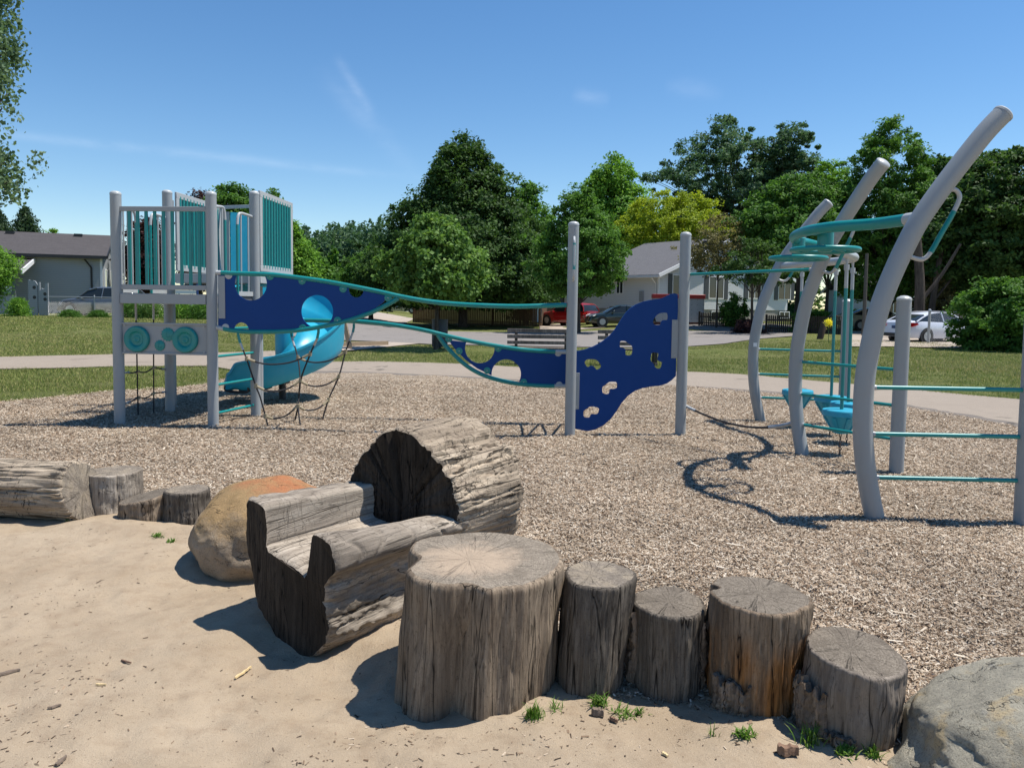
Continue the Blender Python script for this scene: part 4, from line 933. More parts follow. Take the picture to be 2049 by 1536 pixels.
# ------------------------------------------------------------------ spiral slide
sl_ = thing('spiral_slide', 'bright blue plastic spiral slide curling down behind the tower', 'slide', tuple(G(563, 802)))
sc_ = G(565, 800); scx, scy = sc_.x - 0.03, sc_.y + 0.22
path = []
NSL = 90
zsl = []
for i in range(NSL):
    f = i / (NSL - 1)
    if f < 0.14:      # entry straight
        g = f / 0.14; x = scx - 0.62; y = scy - 0.75 + 0.75 * g; z = 1.80 - 0.05 * g; hd = math.pi / 2
    elif f < 0.84:
        g = (f - 0.14) / 0.70; th = math.pi - g * 1.5 * math.pi; x = scx + 0.62 * math.cos(th); y = scy + 0.62 * math.sin(th); hd = th - math.pi / 2
        z = 1.75 - 1.28 * g ** 1.05
    else:
        g = (f - 0.84) / 0.16; x = scx - 0.62 * g * 1.15; y = scy - 0.62; hd = math.pi; z = 0.47 - 0.10 * g
    path.append((x, y, z, hd))
m = MB(); prof = []
hwid = 0.335
for k in range(25):
    a = math.pi + math.pi * k / 24
    prof.append((hwid * math.cos(a) * -1 if False else hwid * math.cos(a), 0.20 + 0.24 * math.sin(a) * (1.0)))
rimh = 0.20
ins = [(-hwid - 0.045, rimh + 0.02), (-hwid - 0.045, rimh + 0.055), (-hwid - 0.01, rimh + 0.06)] + [(p[0], p[1] + 0.03) for p in prof] + [(hwid + 0.01, rimh + 0.06), (hwid + 0.045, rimh + 0.055), (hwid + 0.045, rimh + 0.02)]
outp = [(hwid + 0.02, rimh + 0.01), (hwid + 0.015, rimh - 0.06), (hwid, -0.04), (hwid - 0.03, -0.15), (hwid - 0.09, -0.21), (-hwid + 0.09, -0.21), (-hwid + 0.03, -0.15), (-hwid, -0.04), (-hwid - 0.015, rimh - 0.06), (-hwid - 0.02, rimh + 0.01)]
loop = ins + outp; nl = len(loop); vs = []; fs = []
for i, (x, y, z, hd) in enumerate(path):
    d = Vector((math.cos(hd), math.sin(hd), 0)); s_ = Vector((d.y, -d.x, 0))     # s_ : right side of travel
    f = i / (NSL - 1); outer_up = 0.22 * float(ss(0.12, 0.3, f)) * (1 - float(ss(0.55, 0.8, f)))
    endr = 1 - 0.35 * float(ss(0.965, 1.0, f)) ; tipz = -0.06 * float(ss(0.95, 1.0, f))
    for (q, h) in loop:
        # travelling clockwise: the outer side is on the left (negative right)
        hh = h + (outer_up * max(0, (-q) / hwid) if h > 0.02 and q < 0 else 0)
        bend = float(ss(0.9, 1.0, f)) * (abs(q) / hwid) ** 3 * 0.10
        vs.append(Vector((x, y, z + (hh * endr if hh > 0 else hh * (1 - 0.4 * float(ss(.9, 1, f)))) + tipz)) + s_ * (q * (1 - 0.06 * float(ss(0.96, 1, f)))) - d * bend)
for i in range(NSL - 1):
    for j in range(nl): fs.append((i * nl + j, i * nl + (j + 1) % nl, (i + 1) * nl + (j + 1) % nl, (i + 1) * nl + j))
fs.append(tuple(range(nl))); fs.append(tuple(reversed(range((NSL - 1) * nl, NSL * nl))))
m.add(vs, fs); m.obj('chute', SLIDE, sl_, ang=40)
m = MB(); m.lathe([(0.055, -0.1), (0.055, 0.55)], (sc_.x, sc_.y, 0), 20); m.obj('support_post', BLACKM, sl_)
m = MB(); m.box((sc_.x - 0.1, sc_.y - 0.12, 0.30), (0.42, 0.34, 0.05)); m.obj('support_bracket', BLACKM, sl_)
ex = path[-1]
for k in (0, 1): m = MB(); m.tube(smoothpath([Vector((ex[0] + 0.08, ex[1] - 0.28 + 0.5 * k, 0.30)), Vector((ex[0] + 0.10, ex[1] - 0.28 + 0.5 * k, 0.22)), Vector((ex[0] + 0.40, ex[1] - 0.28 + 0.5 * k, 0.20)), Vector((ex[0] + 0.42, ex[1] - 0.28 + 0.5 * k, 0.30))], 5), 0.02, 8); m.obj('exit_bracket', BLACKM, sl_)
m = MB(); m.box((ex[0] + 0.45, ex[1], 0.24), (0.35, 0.5, 0.06)); m.obj('exit_plate', BLACKM, sl_)
m = MB(); m.lathe([(0.17, 1.0), (0.17, 1.35), (0.10, 1.42)], (scx, scy, 0), 28) if False else m.lathe([(0.14, 0.45), (0.15, 1.60)], (scx, scy, 0), 28); m.obj('centre_column', SLIDE, sl_)
# entry hood: flat grey mounting plate and blue moulded wall
zh = ztop(478, 426, E1); 
hx0, hx1 = at(466, 500, E1.y).x, at(502, 500, E1.y).x
m = MB(); n_ = 16; vs = []; fs = []
for i in range(n_ + 1):
    g = i / n_; x = hx0 + (hx1 + 0.45 - hx0) * g; y = E1.y - 0.1 + 0.30 * math.sin(math.pi * g * 0.5)
    for (dy, z) in ((0, zh), (0.03, zh), (0.03, zu - 0.1), (0, zu - 0.1)): vs.append((x, y + dy, z - (0.12 * g * g if z > 2.5 else 0)))
for i in range(n_):
    for j in range(4): fs.append((i * 4 + j, i * 4 + (j + 1) % 4, (i + 1) * 4 + (j + 1) % 4, (i + 1) * 4 + j))
fs += [(0, 1, 2, 3), tuple(reversed([n_ * 4 + j for j in range(4)]))]
m.add(vs, fs); m.obj('entry_hood', SLIDE, sl_)
gx0, gx1 = at(450, 500, E1.y).x, at(465, 500, E1.y).x
m = MB(); m.box(((gx0 + gx1) / 2, E1.y - 0.12, (zh + zu) / 2), (gx1 - gx0, 0.02, zh - zu)); m.obj('mounting_plate', GREYL, sl_)
p = at(545, 538, D.y + 0.9); m = MB(); m.box((p.x, p.y, 1.88), (0.5, 1.0, 0.16)); m.obj('entry_floor', SLIDE, sl_, bevel=0.03)

# ------------------------------------------------------------------ twisted bridge climber
P1 = G(1140, 872); P1b = P1 * ((P1.y + 0.93) / P1.y); P1b.z = 0; P2 = G(1361, 869)
br = thing('twisted_rail_climber', 'twisting teal double rail climber with blue panels and rope net', 'climbing frame', tuple(P1))
zp = ztop(1146, 443, P1); post(P1, zp - 0.045, 0.064, br)
post(P1b, zp - 0.045, 0.064, br)
RR = 0.0285
def rail(px, P, Q, ends=(0, 0), extra0=None, extra1=None, r=RR, yoff=0.0, ny=None):
    pts = [V(x, y, P, Q) for x, y in px]
    if ny: pts = [p + Vector((0, ny * math.sin(math.pi * i / (len(pts) - 1)), 0)) for i, p in enumerate(pts)]
    if extra0 is not None: pts = [extra0] + pts
    if extra1 is not None: pts = pts + [extra1]
    s = smoothpath(pts, 8)
    n = len(s) - 1; a = int(ends[0] * n); b_ = n - int(ends[1] * n)
    m = MB(); m.tube(s[a:b_ + 1], r, 16); o = m.obj('rail', TEAL, br)
    if ends[0]: m = MB(); m.tube(s[:a + 1], r * 1.02, 16); k = m.obj('rail_end', GREYL, br); k.parent = o
    if ends[1]: m = MB(); m.tube(s[b_:], r * 1.02, 16); k = m.obj('rail_end', GREYL, br); k.parent = o
    return s
TOPN = [(433, 545.5), (450, 546), (467, 547), (520, 548.5), (560, 551), (600, 556), (650, 563), (700, 572), (760, 584), (800, 593), (850, 602), (900, 607.5), (960, 611), (1030, 613), (1080, 612), (1134, 610)]
LOWN = [(432, 655), (450, 658), (467, 661), (500, 663.5), (560, 663), (600, 660), (650, 652), (700, 640), (740, 626), (770, 612), (796, 597)]
FARR = [(516, 652), (560, 645), (608, 641), (665, 642), (713, 643), (752, 646), (800, 652), (850, 661), (900, 673), (950, 684), (1000, 693), (1050, 700), (1095, 703), (1134, 704)]
BRAN = [(876, 670), (890, 690), (905, 706), (925, 725), (950, 742), (980, 755), (1020, 765), (1060, 770), (1100, 772), (1134, 772)]
rail(TOPN, B, P1, (0.045, 0.0)); rail(LOWN, B, P1, (0.09, 0)); rail(FARR, D, P1b, (0.0, 0.05)); rail(BRAN, D, P1b, (0, 0.09))
def clean(px): return px
def bpanel(outline, P, Q, holes, name='panel'):
    nrm = Vector((-(Q[1] - P[1]), Q[0] - P[0], 0)).normalized(); th = 0.016
    pts = [V(x, y, P, Q) - nrm * th / 2 for x, y in outline]; m = MB(); m.prism(pts, nrm * th); cut = []
    u = (Q - P).normalized(); R = Matrix((u, Vector((0, 0, 1)), -nrm)).transposed()
    for (x, y, r) in holes:
        c = V(x, y, P, Q); rr_ = r * c.y / F; k = MB(); k.lathe([(rr_, -0.1), (rr_, 0.1)], c, 48, R=R); cut.append(k)
    return cutter_boolean(m, BLUE, cut, name, br)
top_edge = [(x, y + 2) for x, y in TOPN if 436 <= x <= 762]; low_edge = [(x, y - 2) for x, y in LOWN if 436 <= x <= 772][::-1]
bpanel([(437, 548)] + top_edge + [(777, 592), (766, 606)] + [(x, y) for x, y in low_edge if x < 765] + [(437, 655)], B, P1, [(502, 568, 33), (635, 623, 32.5), (713, 580, 15), (483.5, 660, 15)])
bpanel([(897, 680), (945, 686), (1000, 696), (1060, 703), (1134, 706), (1134, 770), (1100, 769), (1060, 766), (1022, 761), (982, 750), (955, 737), (932, 720), (912, 700)], D, P1b, [(960, 697, 29.7), (1013, 748, 29.5)])
def tabs(px, P, Q, mat, name='rail_bracket'):
    nrm = Vector((-(Q[1] - P[1]), Q[0] - P[0], 0)).normalized(); u = (Q - P).normalized(); R = Matrix((u, Vector((0, 0, 1)), -nrm)).transposed()
    for x, y in px:
        c = V(x, y, P, Q); m = MB(); m.lathe([(0.046, -0.014), (0.046, 0.012), (0.042, 0.014), (0.0001, 0.014)], c, 28, R=R); o = m.obj(name, mat, br)
        k = MB(); k.lathe([(0.006, 0.014), (0.006, 0.018), (0.0001, 0.019)], c, 8, R=R); q = k.obj('bolt', STEEL, br); q.parent = o
tabs([(541, 553), (605, 562), (687, 578), (777, 596), (606, 656), (676, 641)], B, P1, TEAL)
tabs([(458, 551), (452, 655)], B, P1, GREYL)
tabs([(898, 678), (919, 702), (975, 741), (1048, 764), (997, 697)], D, P1b, TEAL); tabs([(1117, 706), (1119, 770)], D, P1b, GREYL)
m = MB()
for (x, y0, y1) in ((444, 552, 637),):
    c0_ = V(x, y0, B, P1); c1_ = V(x, y1, B, P1); m.box(((c0_.x), c0_.y - 0.012, (c0_.z + c1_.z) / 2), (0.085, 0.012, c0_.z - c1_.z), math.atan2(P1.y - B.y, P1.x - B.x))
m.obj('mounting_plate', GREY, br, bevel=0.003)
# zigzag rungs between the two end posts (seen by their shadow)
for k, z in enumerate((0.39, 0.77, 1.08, 1.42)):
    m = MB(); dz = 0.10 * (1 if k % 2 else -1); m.tube([Vector((P1.x, P1.y + 0.04, z - dz)), Vector((P1b.x, P1b.y - 0.04, z + dz))], 0.017, 10); m.obj('rung', TEAL, br)
# hand grip loop on the front post
m = MB(); hz0, hz1 = ztop(1146, 475, P1), ztop(1146, 562, P1); yy = P1.y - 0.064
gp = [Vector((P1.x + 0.005, yy + 0.01, hz1)), Vector((P1.x, yy - 0.06, hz1 + 0.03)), Vector((P1.x, yy - 0.10, hz1 + 0.10)), Vector((P1.x, yy - 0.10, hz0 - 0.10)), Vector((P1.x, yy - 0.06, hz0 - 0.03)), Vector((P1.x + 0.005, yy + 0.01, hz0))]
gs = smoothpath(gp, 8); n_ = len(gs); m.tube(gs, 0.0145, 10); ho = m.obj('hand_grip', GREYL, br)
m = MB(); m.tube([gs[int(n_ * .42)], gs[int(n_ * .62)]], 0.0165, 12); k = m.obj('grip_sleeve', TEAL, br); k.parent = ho
# rope net under the rails
def c3(x, y): return (420 + x / 5.12, 520 + y / 5.12)
near = [[(290, 770), (310, 850), (375, 1010), (470, 1290), (520, 1420), (606, 1720)], [(1112, 740), (1100, 800), (1030, 960), (930, 1230), (905, 1480), (862, 1660)]]
farn = [[(835, 765), (840, 790), (900, 1000), (925, 1240), (905, 1500), (935, 1720)], [(1475, 690), (1465, 740), (1390, 940), (1322, 1190), (1215, 1430), (1140, 1660)]]
kn = MB(); fer = MB(); ncross = []
for idx, (grp, P, Q, dy) in enumerate(((near, B, P1, 0.0), (farn, D, P1b, 0.0))):
    lines = []
    for ln in grp:
        gb = G(*c3(*ln[-1])); tp = V(*c3(*ln[0]), P, Q); pts = []
        for i, q in enumerate(ln):
            f = i / (len(ln) - 1); zf = None; pxy = c3(*q); Yc = tp.y + (gb.y - tp.y) * max(0, (q[1] - ln[0][1]) / (ln[-1][1] - ln[0][1])) ** 1.1
            pts.append(at(*pxy, Yc))
        pts[-1] = gb + Vector((0, 0, -0.03)); lines.append(pts)
        rope('vertical_rope', smoothpath(pts[1:], 5), 0.0105, br); rope('rope_ferrule', [pts[1], pts[1] + (pts[2] - pts[1]) * 0.45], 0.015, br, STEEL)
        s_ = MB(); s_.tube([pts[0] + Vector((0, 0, 0.05)), pts[0] - Vector((0, 0, 0.0)), pts[1]], 0.017, 8); s_.obj('rail_stub', TEAL, br)
    for r_i, (k1, k2, sag) in enumerate(((2, 2, 0.10), (3, 3, 0.10), (4, 4, 0.09))):
        a, b_ = lines[0][k1], lines[1][k2]
        if idx == 0 and r_i == 2: a = a.lerp(lines[0][5], 0.55)
        mid = (a + b_) / 2 - Vector((0, 0, sag)); c_ = smoothpath([a, a.lerp(mid, 0.5) + Vector((0, 0, -sag * 0.28)), mid, b_.lerp(mid, 0.5) + Vector((0, 0, -sag * 0.28)), b_], 6)
        rope('cross_rope', c_, 0.0105, br)
        for q, nx in ((a, c_[3]), (b_, c_[-4])):
            clamp(br, q, Vector((0.1, 0, 1)), (nx - q).normalized(), 0.06, 0.020, 0.11, 0.016, True)

# ------------------------------------------------------------------ wave climbing wall
wl = thing('climbing_wall', 'wavy dark blue climbing wall panel with cut out hand holes', 'climbing wall', tuple(P2))
def c8(x, y): return (1140 + x / 4.954, 570 + y / 4.954)
zp2 = ztop(1373, 464, P2); post(P2, zp2 - 0.045, 0.066, wl)
outl = [(48, 655), (100, 650), (150, 640), (230, 610), (300, 575), (370, 525), (430, 465), (470, 405), (510, 340), (560, 270), (600, 232), (650, 198), (720, 168), (800, 150), (880, 140), (920, 130), (960, 110), (1000, 90), (1040, 85), (1068, 95), (1070, 250), (1062, 400), (1052, 740), (1050, 900), (1010, 940), (960, 975), (890, 997), (800, 1005), (720, 1020), (640, 1050), (570, 1100), (510, 1170), (460, 1250), (400, 1330), (330, 1390), (250, 1430), (180, 1445), (110, 1435), (48, 1420)]
H_ = [[(825, 350), (850, 310), (890, 280), (950, 275), (970, 290), (968, 345), (925, 350), (900, 375), (898, 395), (840, 395), (825, 380)],
      [(497, 560), (545, 555), (575, 575), (620, 610), (615, 690), (560, 698), (550, 680), (548, 640), (530, 625), (497, 620)],
      [(815, 670), (870, 672), (880, 690), (872, 740), (890, 755), (915, 765), (912, 790), (900, 825), (870, 828), (845, 815), (830, 785), (800, 750), (800, 715)],
      [(145, 765), (165, 740), (200, 733), (260, 740), (290, 765), (312, 800), (300, 825), (265, 840), (245, 815), (225, 802), (200, 805), (180, 815), (160, 800)],
      [(322, 1010), (350, 990), (385, 962), (420, 957), (465, 965), (470, 1015), (440, 1030), (400, 1035), (390, 1075), (360, 1082), (322, 1065)],
      [(135, 1250), (165, 1225), (200, 1203), (240, 1205), (288, 1220), (290, 1250), (270, 1280), (215, 1280), (205, 1300), (185, 1315), (140, 1305)]]
def closed_smooth(P, n=4):
    k = len(P); P3 = [Vector((a[0], a[1], 0)) for a in P]; out = []
    for i in range(k):
        a, b_, c_, d = P3[i - 1], P3[i], P3[(i + 1) % k], P3[(i + 2) % k]
        for j in range(n):
            t = j / n; q = 0.5 * ((2 * b_) + (c_ - a) * t + (2 * a - 5 * b_ + 4 * c_ - d) * t * t + (3 * b_ - a - 3 * c_ + d) * t ** 3); out.append((q.x, q.y))
    return out
cu = bpy.data.curves.new('wave', 'CURVE'); cu.dimensions = '2D'; cu.fill_mode = 'BOTH'; cu.extrude = 0.008; cu.bevel_depth = 0.0015
uW = (P2 - P1).normalized(); nW = Vector((-uW.y, uW.x, 0))
def toplane(q): p = V(*c8(*q), P1, P2); return ((p - P1).dot(uW), p.z)
for lp in [outl] + [closed_smooth(h, 3) for h in H_]:
    s_ = cu.splines.new('POLY'); s_.points.add(len(lp) - 1)
    for i, q in enumerate(lp): a, b_ = toplane(q); s_.points[i].co = (a, b_, 0, 1)
    s_.use_cyclic_u = True
co = bpy.data.objects.new('wave', cu); COL.objects.link(co); dg = bpy.context.evaluated_depsgraph_get(); dg.update()
me = bpy.data.meshes.new_from_object(co.evaluated_get(dg)); me.name = 'wall_panel'; bpy.data.objects.remove(co)
me.transform(Matrix.Translation(P1) @ Matrix((uW, Vector((0, 0, 1)), -nW)).transposed().to_4x4()); me.materials.clear(); me.materials.append(BLUE)
me.shade_smooth(); me.set_sharp_from_angle(angle=math.radians(30)); o = bpy.data.objects.new('wall_panel', me); COL.objects.link(o); setpar(o, wl)
rzW = math.atan2(uW.y, uW.x)
for (x0, x1, y0, y1) in ((58, 84, 870, 1230), (1022, 1066, 345, 725)):
    a = V(*c8((x0 + x1) / 2, y0), P1, P2); b_ = V(*c8((x0 + x1) / 2, y1), P1, P2); wdt = (x1 - x0) / 4.954 * a.y / F
    m = MB(); m.box(Vector((a.x, a.y, (a.z + b_.z) / 2)) - nW * 0.013, (wdt + 0.03, 0.006, a.z - b_.z), rzW); o = m.obj('mounting_plate', GREY, wl, bevel=0.002)
    for f in (0.07, 0.93): m = MB(); m.lathe([(0.007, 0), (0.007, 0.005), (0.0001, 0.006)], Vector((a.x, a.y, b_.z + (a.z - b_.z) * f)) - nW * 0.016, 8, R=Matrix((uW, Vector((0, 0, 1)), -nW)).transposed()); k = m.obj('bolt', STEEL, wl); k.parent = o

# ------------------------------------------------------------------ curved arch ladders
A3 = G(1752, 1040); A2 = G(1606, 909); A1 = G(1522, 841)
Q3 = G(2047, 1047); Q2 = G(1793, 946)
dq = (Q3 - A3).length
prof_px = [(1751, 1040), (1741, 990), (1734, 950), (1728.5, 900), (1726.5, 850), (1728, 790), (1733, 740), (1740, 700), (1752, 645), (1765, 600), (1785, 550), (1808, 500), (1834, 450), (1867, 400), (1904, 350), (1943, 300), (1976, 260), (2007, 228)]
u3 = (Q3 - A3).normalized(); SZ = [((V(x, y, A3, Q3) - A3).dot(u3), V(x, y, A3, Q3).z) for x, y in prof_px]
SZ[0] = (SZ[0][0], 0.0)
hd_px = [(1896, 381), (1912, 380), (1920, 396), (1906, 428), (1882, 470), (1862, 505), (1845, 519), (1822, 514)]
HSZ = [((V(x, y, A3, Q3) - A3).dot(u3), V(x, y, A3, Q3).z) for x, y in hd_px]
# third ladder's post: found from its image column
th = math.radians(-14); Q1 = A1 + Vector((math.cos(th), math.sin(th), 0)) * 1.08
lab = ['nearest and tallest curved grey arch ladder with three teal rungs', 'middle curved grey arch ladder between the two others', 'farthest curved grey arch ladder with a white sticker on it']
def arch_at(Pb, u, s, z): return Vector((Pb.x + u.x * s, Pb.y + u.y * s, z))
for i, (Pb, Pq) in enumerate(((A3, Q3), (A2, Q2), (A1, Q1))):
    u = (Pq - Pb).normalized(); L = (Pq - Pb).length; t = thing('arch_ladder', lab[i], 'arch climber', tuple(Pb), 0, 'curved arch ladders')
    pts = smoothpath([arch_at(Pb, u, s, z) for s, z in SZ], 6); d0 = (pts[1] - pts[0]).normalized(); pts = [pts[0] - d0 * 0.15] + pts
    m = MB(); m.tube(pts, 0.0715, 28); m.obj('arch_post', GREY, t)
    e = pts[-1]; d = (pts[-1] - pts[-3]).normalized(); x_, y_ = basis(d); R = Matrix((x_, y_, d)).transposed()
    m = MB(); m.lathe([(0.0735, -0.01), (0.074, 0.006), (0.066, 0.016), (0.04, 0.026), (0.0001, 0.030)], e, 28, R=R); m.obj('end_cap', GREYL, t)
    hz_ = ztop(1806, 600, Q2); m = MB(); m.lathe([(0.0665, -0.15), (0.0665, hz_)], (Pq.x, Pq.y, 0), 28); m.obj('short_post', GREY, t)
    m = MB(); m.lathe([(0.069, hz_ - 0.005), (0.069, hz_ + 0.012), (0.058, hz_ + 0.026), (0.03, hz_ + 0.04), (0.0001, hz_ + 0.043)], (Pq.x, Pq.y, 0), 28); m.obj('post_cap', GREYL, t)
    for yy in (775, 868, 955):
        z = ztop(1760, yy, A3); s0 = np.interp(z, [q[1] for q in SZ], [q[0] for q in SZ]); m = MB()
        a = arch_at(Pb, u, s0 + 0.06, z); b_ = arch_at(Pb, u, L - 0.05, z); m.tube([a, b_], 0.0165, 14); o = m.obj('rung', TEAL, t)
        m = MB(); m.tube([arch_at(Pb, u, s0 + 0.05, z), arch_at(Pb, u, s0 + 0.085, z)], 0.0195, 14); k = m.obj('rung_end', GREYL, t); k.parent = o
    hp = smoothpath([arch_at(Pb, u, s, z) for s, z in HSZ], 7); n_ = len(hp); m = MB(); m.tube(hp, 0.0165, 12); o = m.obj('hand_grip', GREYL, t)
    m = MB(); m.tube(hp[int(n_ * .40):int(n_ * .72)], 0.0185, 12); k = m.obj('grip_sleeve', TEAL, t); k.parent = o
    if i == 2:
        c = V(1508.5, 689, A1, Q1); m = MB(); m.box((c.x - 0.005, c.y - 0.0725, c.z), (0.05, 0.004, 0.055)); m.obj('sticker', WHITE, t)
u2 = (Q2 - A2).normalized(); u1 = (Q1 - A1).normalized()
def s_of(z): return float(np.interp(z, [q[1] for q in SZ], [q[0] for q in SZ]))
# S shaped overhead beam
zbm = 2.24
bm3 = arch_at(A3, u3, s_of(zbm), zbm); bm2 = arch_at(A2, u2, s_of(zbm), zbm); bm1 = arch_at(A1, u1, s_of(zbm), zbm)
bt_ = thing('overhead_beam', 'S shaped overhead beam joining the three curved arches', 'overhead beam', tuple(bm2 * Vector((1, 1, 0)) if False else (bm2.x, bm2.y, 0)))
sp = [arch_at(A3, u3, s_of(2.28), 2.28), at(1760, 447, 6.19), at(1700, 451.5, 6.39), at(1651, 456, 6.62), at(1612, 463, 6.93), at(1591, 472, 7.32), at(1592, 480, 7.72), at(1615, 486, 8.05), bm2 + Vector((-.06, -.03, 0.0))]
SB = smoothpath(sp, 10); m = MB(); n_ = len(SB); m.tube(SB[int(n_ * 0.06):], 0.046, 18); m.obj('front_curve', TEAL, bt_); m = MB(); m.tube(SB[:int(n_ * 0.06) + 1], 0.048, 18); m.obj('beam_end', GREYL, bt_)
sp2 = [bm2, at(1668, 530, 8.08), at(1694, 530, 8.3), at(1706, 530, 8.62), at(1706, 535, 8.95), at(1673, 535, 9.55), at(1605, 540, 10.25), bm1]
sp2 = [Vector((p.x, p.y, zbm - 0.03 * min(i, 2))) for i, p in enumerate(sp2)]; SB2 = smoothpath(sp2, 10); m = MB(); m.tube(SB2, 0.048, 18); m.obj('rear_curve', GREYL, bt_)
# teal spinning hand rings hung below the front curve
for i, (px, py, wd, lb) in enumerate(((1651, 500, 134, 'nearer teal hand ring hanging under the curved beam'), (1597, 517, 113, 'farther and lower teal hand ring hanging under the curved beam'))):
    Yr = (6.85, 7.75)[i]; c = at(px, py, Yr); R = wd / 2 * Yr / F; t = thing('hand_ring', lb, 'spinning ring', (c.x, c.y, c.z), 0, 'teal spinning hand rings')
    m = MB(); m.tube([c + Vector((math.cos(a) * (R - .022), math.sin(a) * (R - .022), 0)) for a in np.linspace(0, math.tau, 65)], 0.022, 12, caps=False); m.obj('ring', TEAL, t)
    for k in range(4):
        m = MB(); a = k * math.pi / 2 + 0.5; m.tube([c + Vector((0, 0, 0.03)), c + Vector((math.cos(a) * (R - .03), math.sin(a) * (R - .03), 0))], 0.016, 8); m.obj('spoke', TEAL, t)
    hr = (0.068, 0.062)[i]; m = MB(); m.lathe([(hr * 0.7, -0.02), (hr, 0.0), (hr, 2.29 - c.z)], c, 28); m.obj('hub', TEAL, t)
    nearest = min(SB, key=lambda q: (Vector((q.x - c.x, q.y - c.y))).length)
    m = MB(); m.tube([Vector((c.x, c.y, nearest.z)), nearest], 0.044, 14); m.obj('arm', TEAL, t)
# hanging pods on rods
pods = [((1605, 548), (1596, 786), 10.25, 'farthest hanging pod, seen left of the middle arch'), ((1673, 543), (1663, 800), 9.55, 'hanging pod half hidden behind the other two right pods'), ((1706, 541), (1697, 812), 8.95, 'hanging pod just behind the nearest pod'), ((1694, 536), (1684, 822), 8.3, 'nearest hanging pod with its chain showing')]
Rp = 0.20
for (tp, bt2, Y0, lb) in pods:
    c = at(bt2[0], bt2[1], Y0); ztopr = zbm - 0.03; topn = at(tp[0], tp[1], Y0); zpod = 0.50
    t = thing('stepping_pod', lb, 'hanging pod', (c.x, c.y, 0), 0, 'blue hanging pods'); tpz = Vector((topn.x, topn.y, zbm - 0.05)); pb = Vector((c.x, c.y, zpod))
    d = (tpz - pb)
    m = MB(); m.lathe([(Rp * 0.98, 0.0), (Rp, -0.012), (Rp * 1.0, -0.055), (Rp * 0.95, -0.060), (Rp * 0.90, -0.075), (Rp * 0.36, -0.25), (0.0001, -0.252)], pb, 40)
    m.lathe([(0.0001, 0.012), (Rp * 0.80, 0.012), (Rp * 0.96, 0.006), (Rp * 0.99, -0.004)], pb, 40)
    for k in range(8):
        a = k * math.tau / 8; u = Vector((math.cos(a), math.sin(a), 0)); m.prism([pb + u * (Rp * .93) + Vector((-u.y, u.x, 0)) * w_ + Vector((0, 0, -0.07)) for w_ in (-.02, .02)] + [pb + u * (Rp * .40) + Vector((-u.y, u.x, 0)) * w_ + Vector((0, 0, -0.235)) for w_ in (.012, -.012)], u * 0.012)
    m.obj('pod', PODM, t, ang=30)
    m = MB(); m.tube([pb, pb + d * 0.78], 0.0185, 14); m.obj('rod', TEAL, t); m = MB(); m.tube([pb + d * 0.78, pb + d * 0.92], 0.0195, 14); m.tube([pb + d * 0.92, tpz + Vector((0, 0, 0.03))], [0.010, 0.022], 10); m.tube([pb + d * 0.895, pb + d * 0.93], 0.027, 10); m.obj('rod_joint', GREYL, t)
    m = MB(); zc = zpod - 0.25; k = 0
    while zc > -0.02:
        ax_ = (Vector((1, 0, 0)), Vector((0, 1, 0)))[k % 2]; cc = Vector((c.x, c.y, zc - 0.02)); m.tube([cc + ax_ * 0.011 * math.cos(a) + Vector((0, 0, 0.024 * math.sin(a))) for a in np.linspace(0, math.tau, 11)], 0.0045, 6, caps=False); zc -= 0.038; k += 1
    m.obj('chain', RUST, t)
# straight rail and sagging rope between the wall post and the middle arch
zr = ztop(1382, 549, P2); ra = Vector((P2.x + 0.05, P2.y, zr)); zr2 = zr + 0.02; rb = arch_at(A2, u2, s_of(zr2) - 0.05, zr2)
t = thing('hand_rail', 'straight thin teal rail from the wall post to the middle arch', 'rail', (ra.x, ra.y, 0)); m = MB(); m.tube([ra, rb], 0.0175, 12); m.obj('bar', TEAL, t)
m = MB(); u_ = (rb - ra).normalized(); m.tube([ra - u_ * .01, ra + u_ * 0.03], 0.021, 12); m.obj('bar_end', GREYL, t); m = MB(); m.tube([rb - u_ * 0.05, rb], 0.021, 12); m.obj('bar_end', GREYL, t)
ra = Vector((P2.x + 0.06, P2.y, ztop(1368, 812, P2))); rb = arch_at(A2, u2, s_of(0.33) - 0.06, 0.33)
t = thing('balance_rope', 'black sagging rope low above the chips beside the middle arch', 'rope', (ra.x, ra.y, 0)); cps = []
for k in range(21):
    f = k / 20; q = ra.lerp(rb, f); q.z -= 0.13 * 4 * f * (1 - f) * (0.8 + 0.4 * f) ; cps.append(q)
m = MB(); m.tube(cps[2:-4], 0.013, 8); m.obj('rope', BLACK, t); m = MB(); m.tube(cps[:3], 0.019, 10); m.obj('rope_ferrule', STEEL, t); m = MB(); m.tube(cps[-5:], 0.022, 10); m.obj('rope_ferrule', STEEL, t)
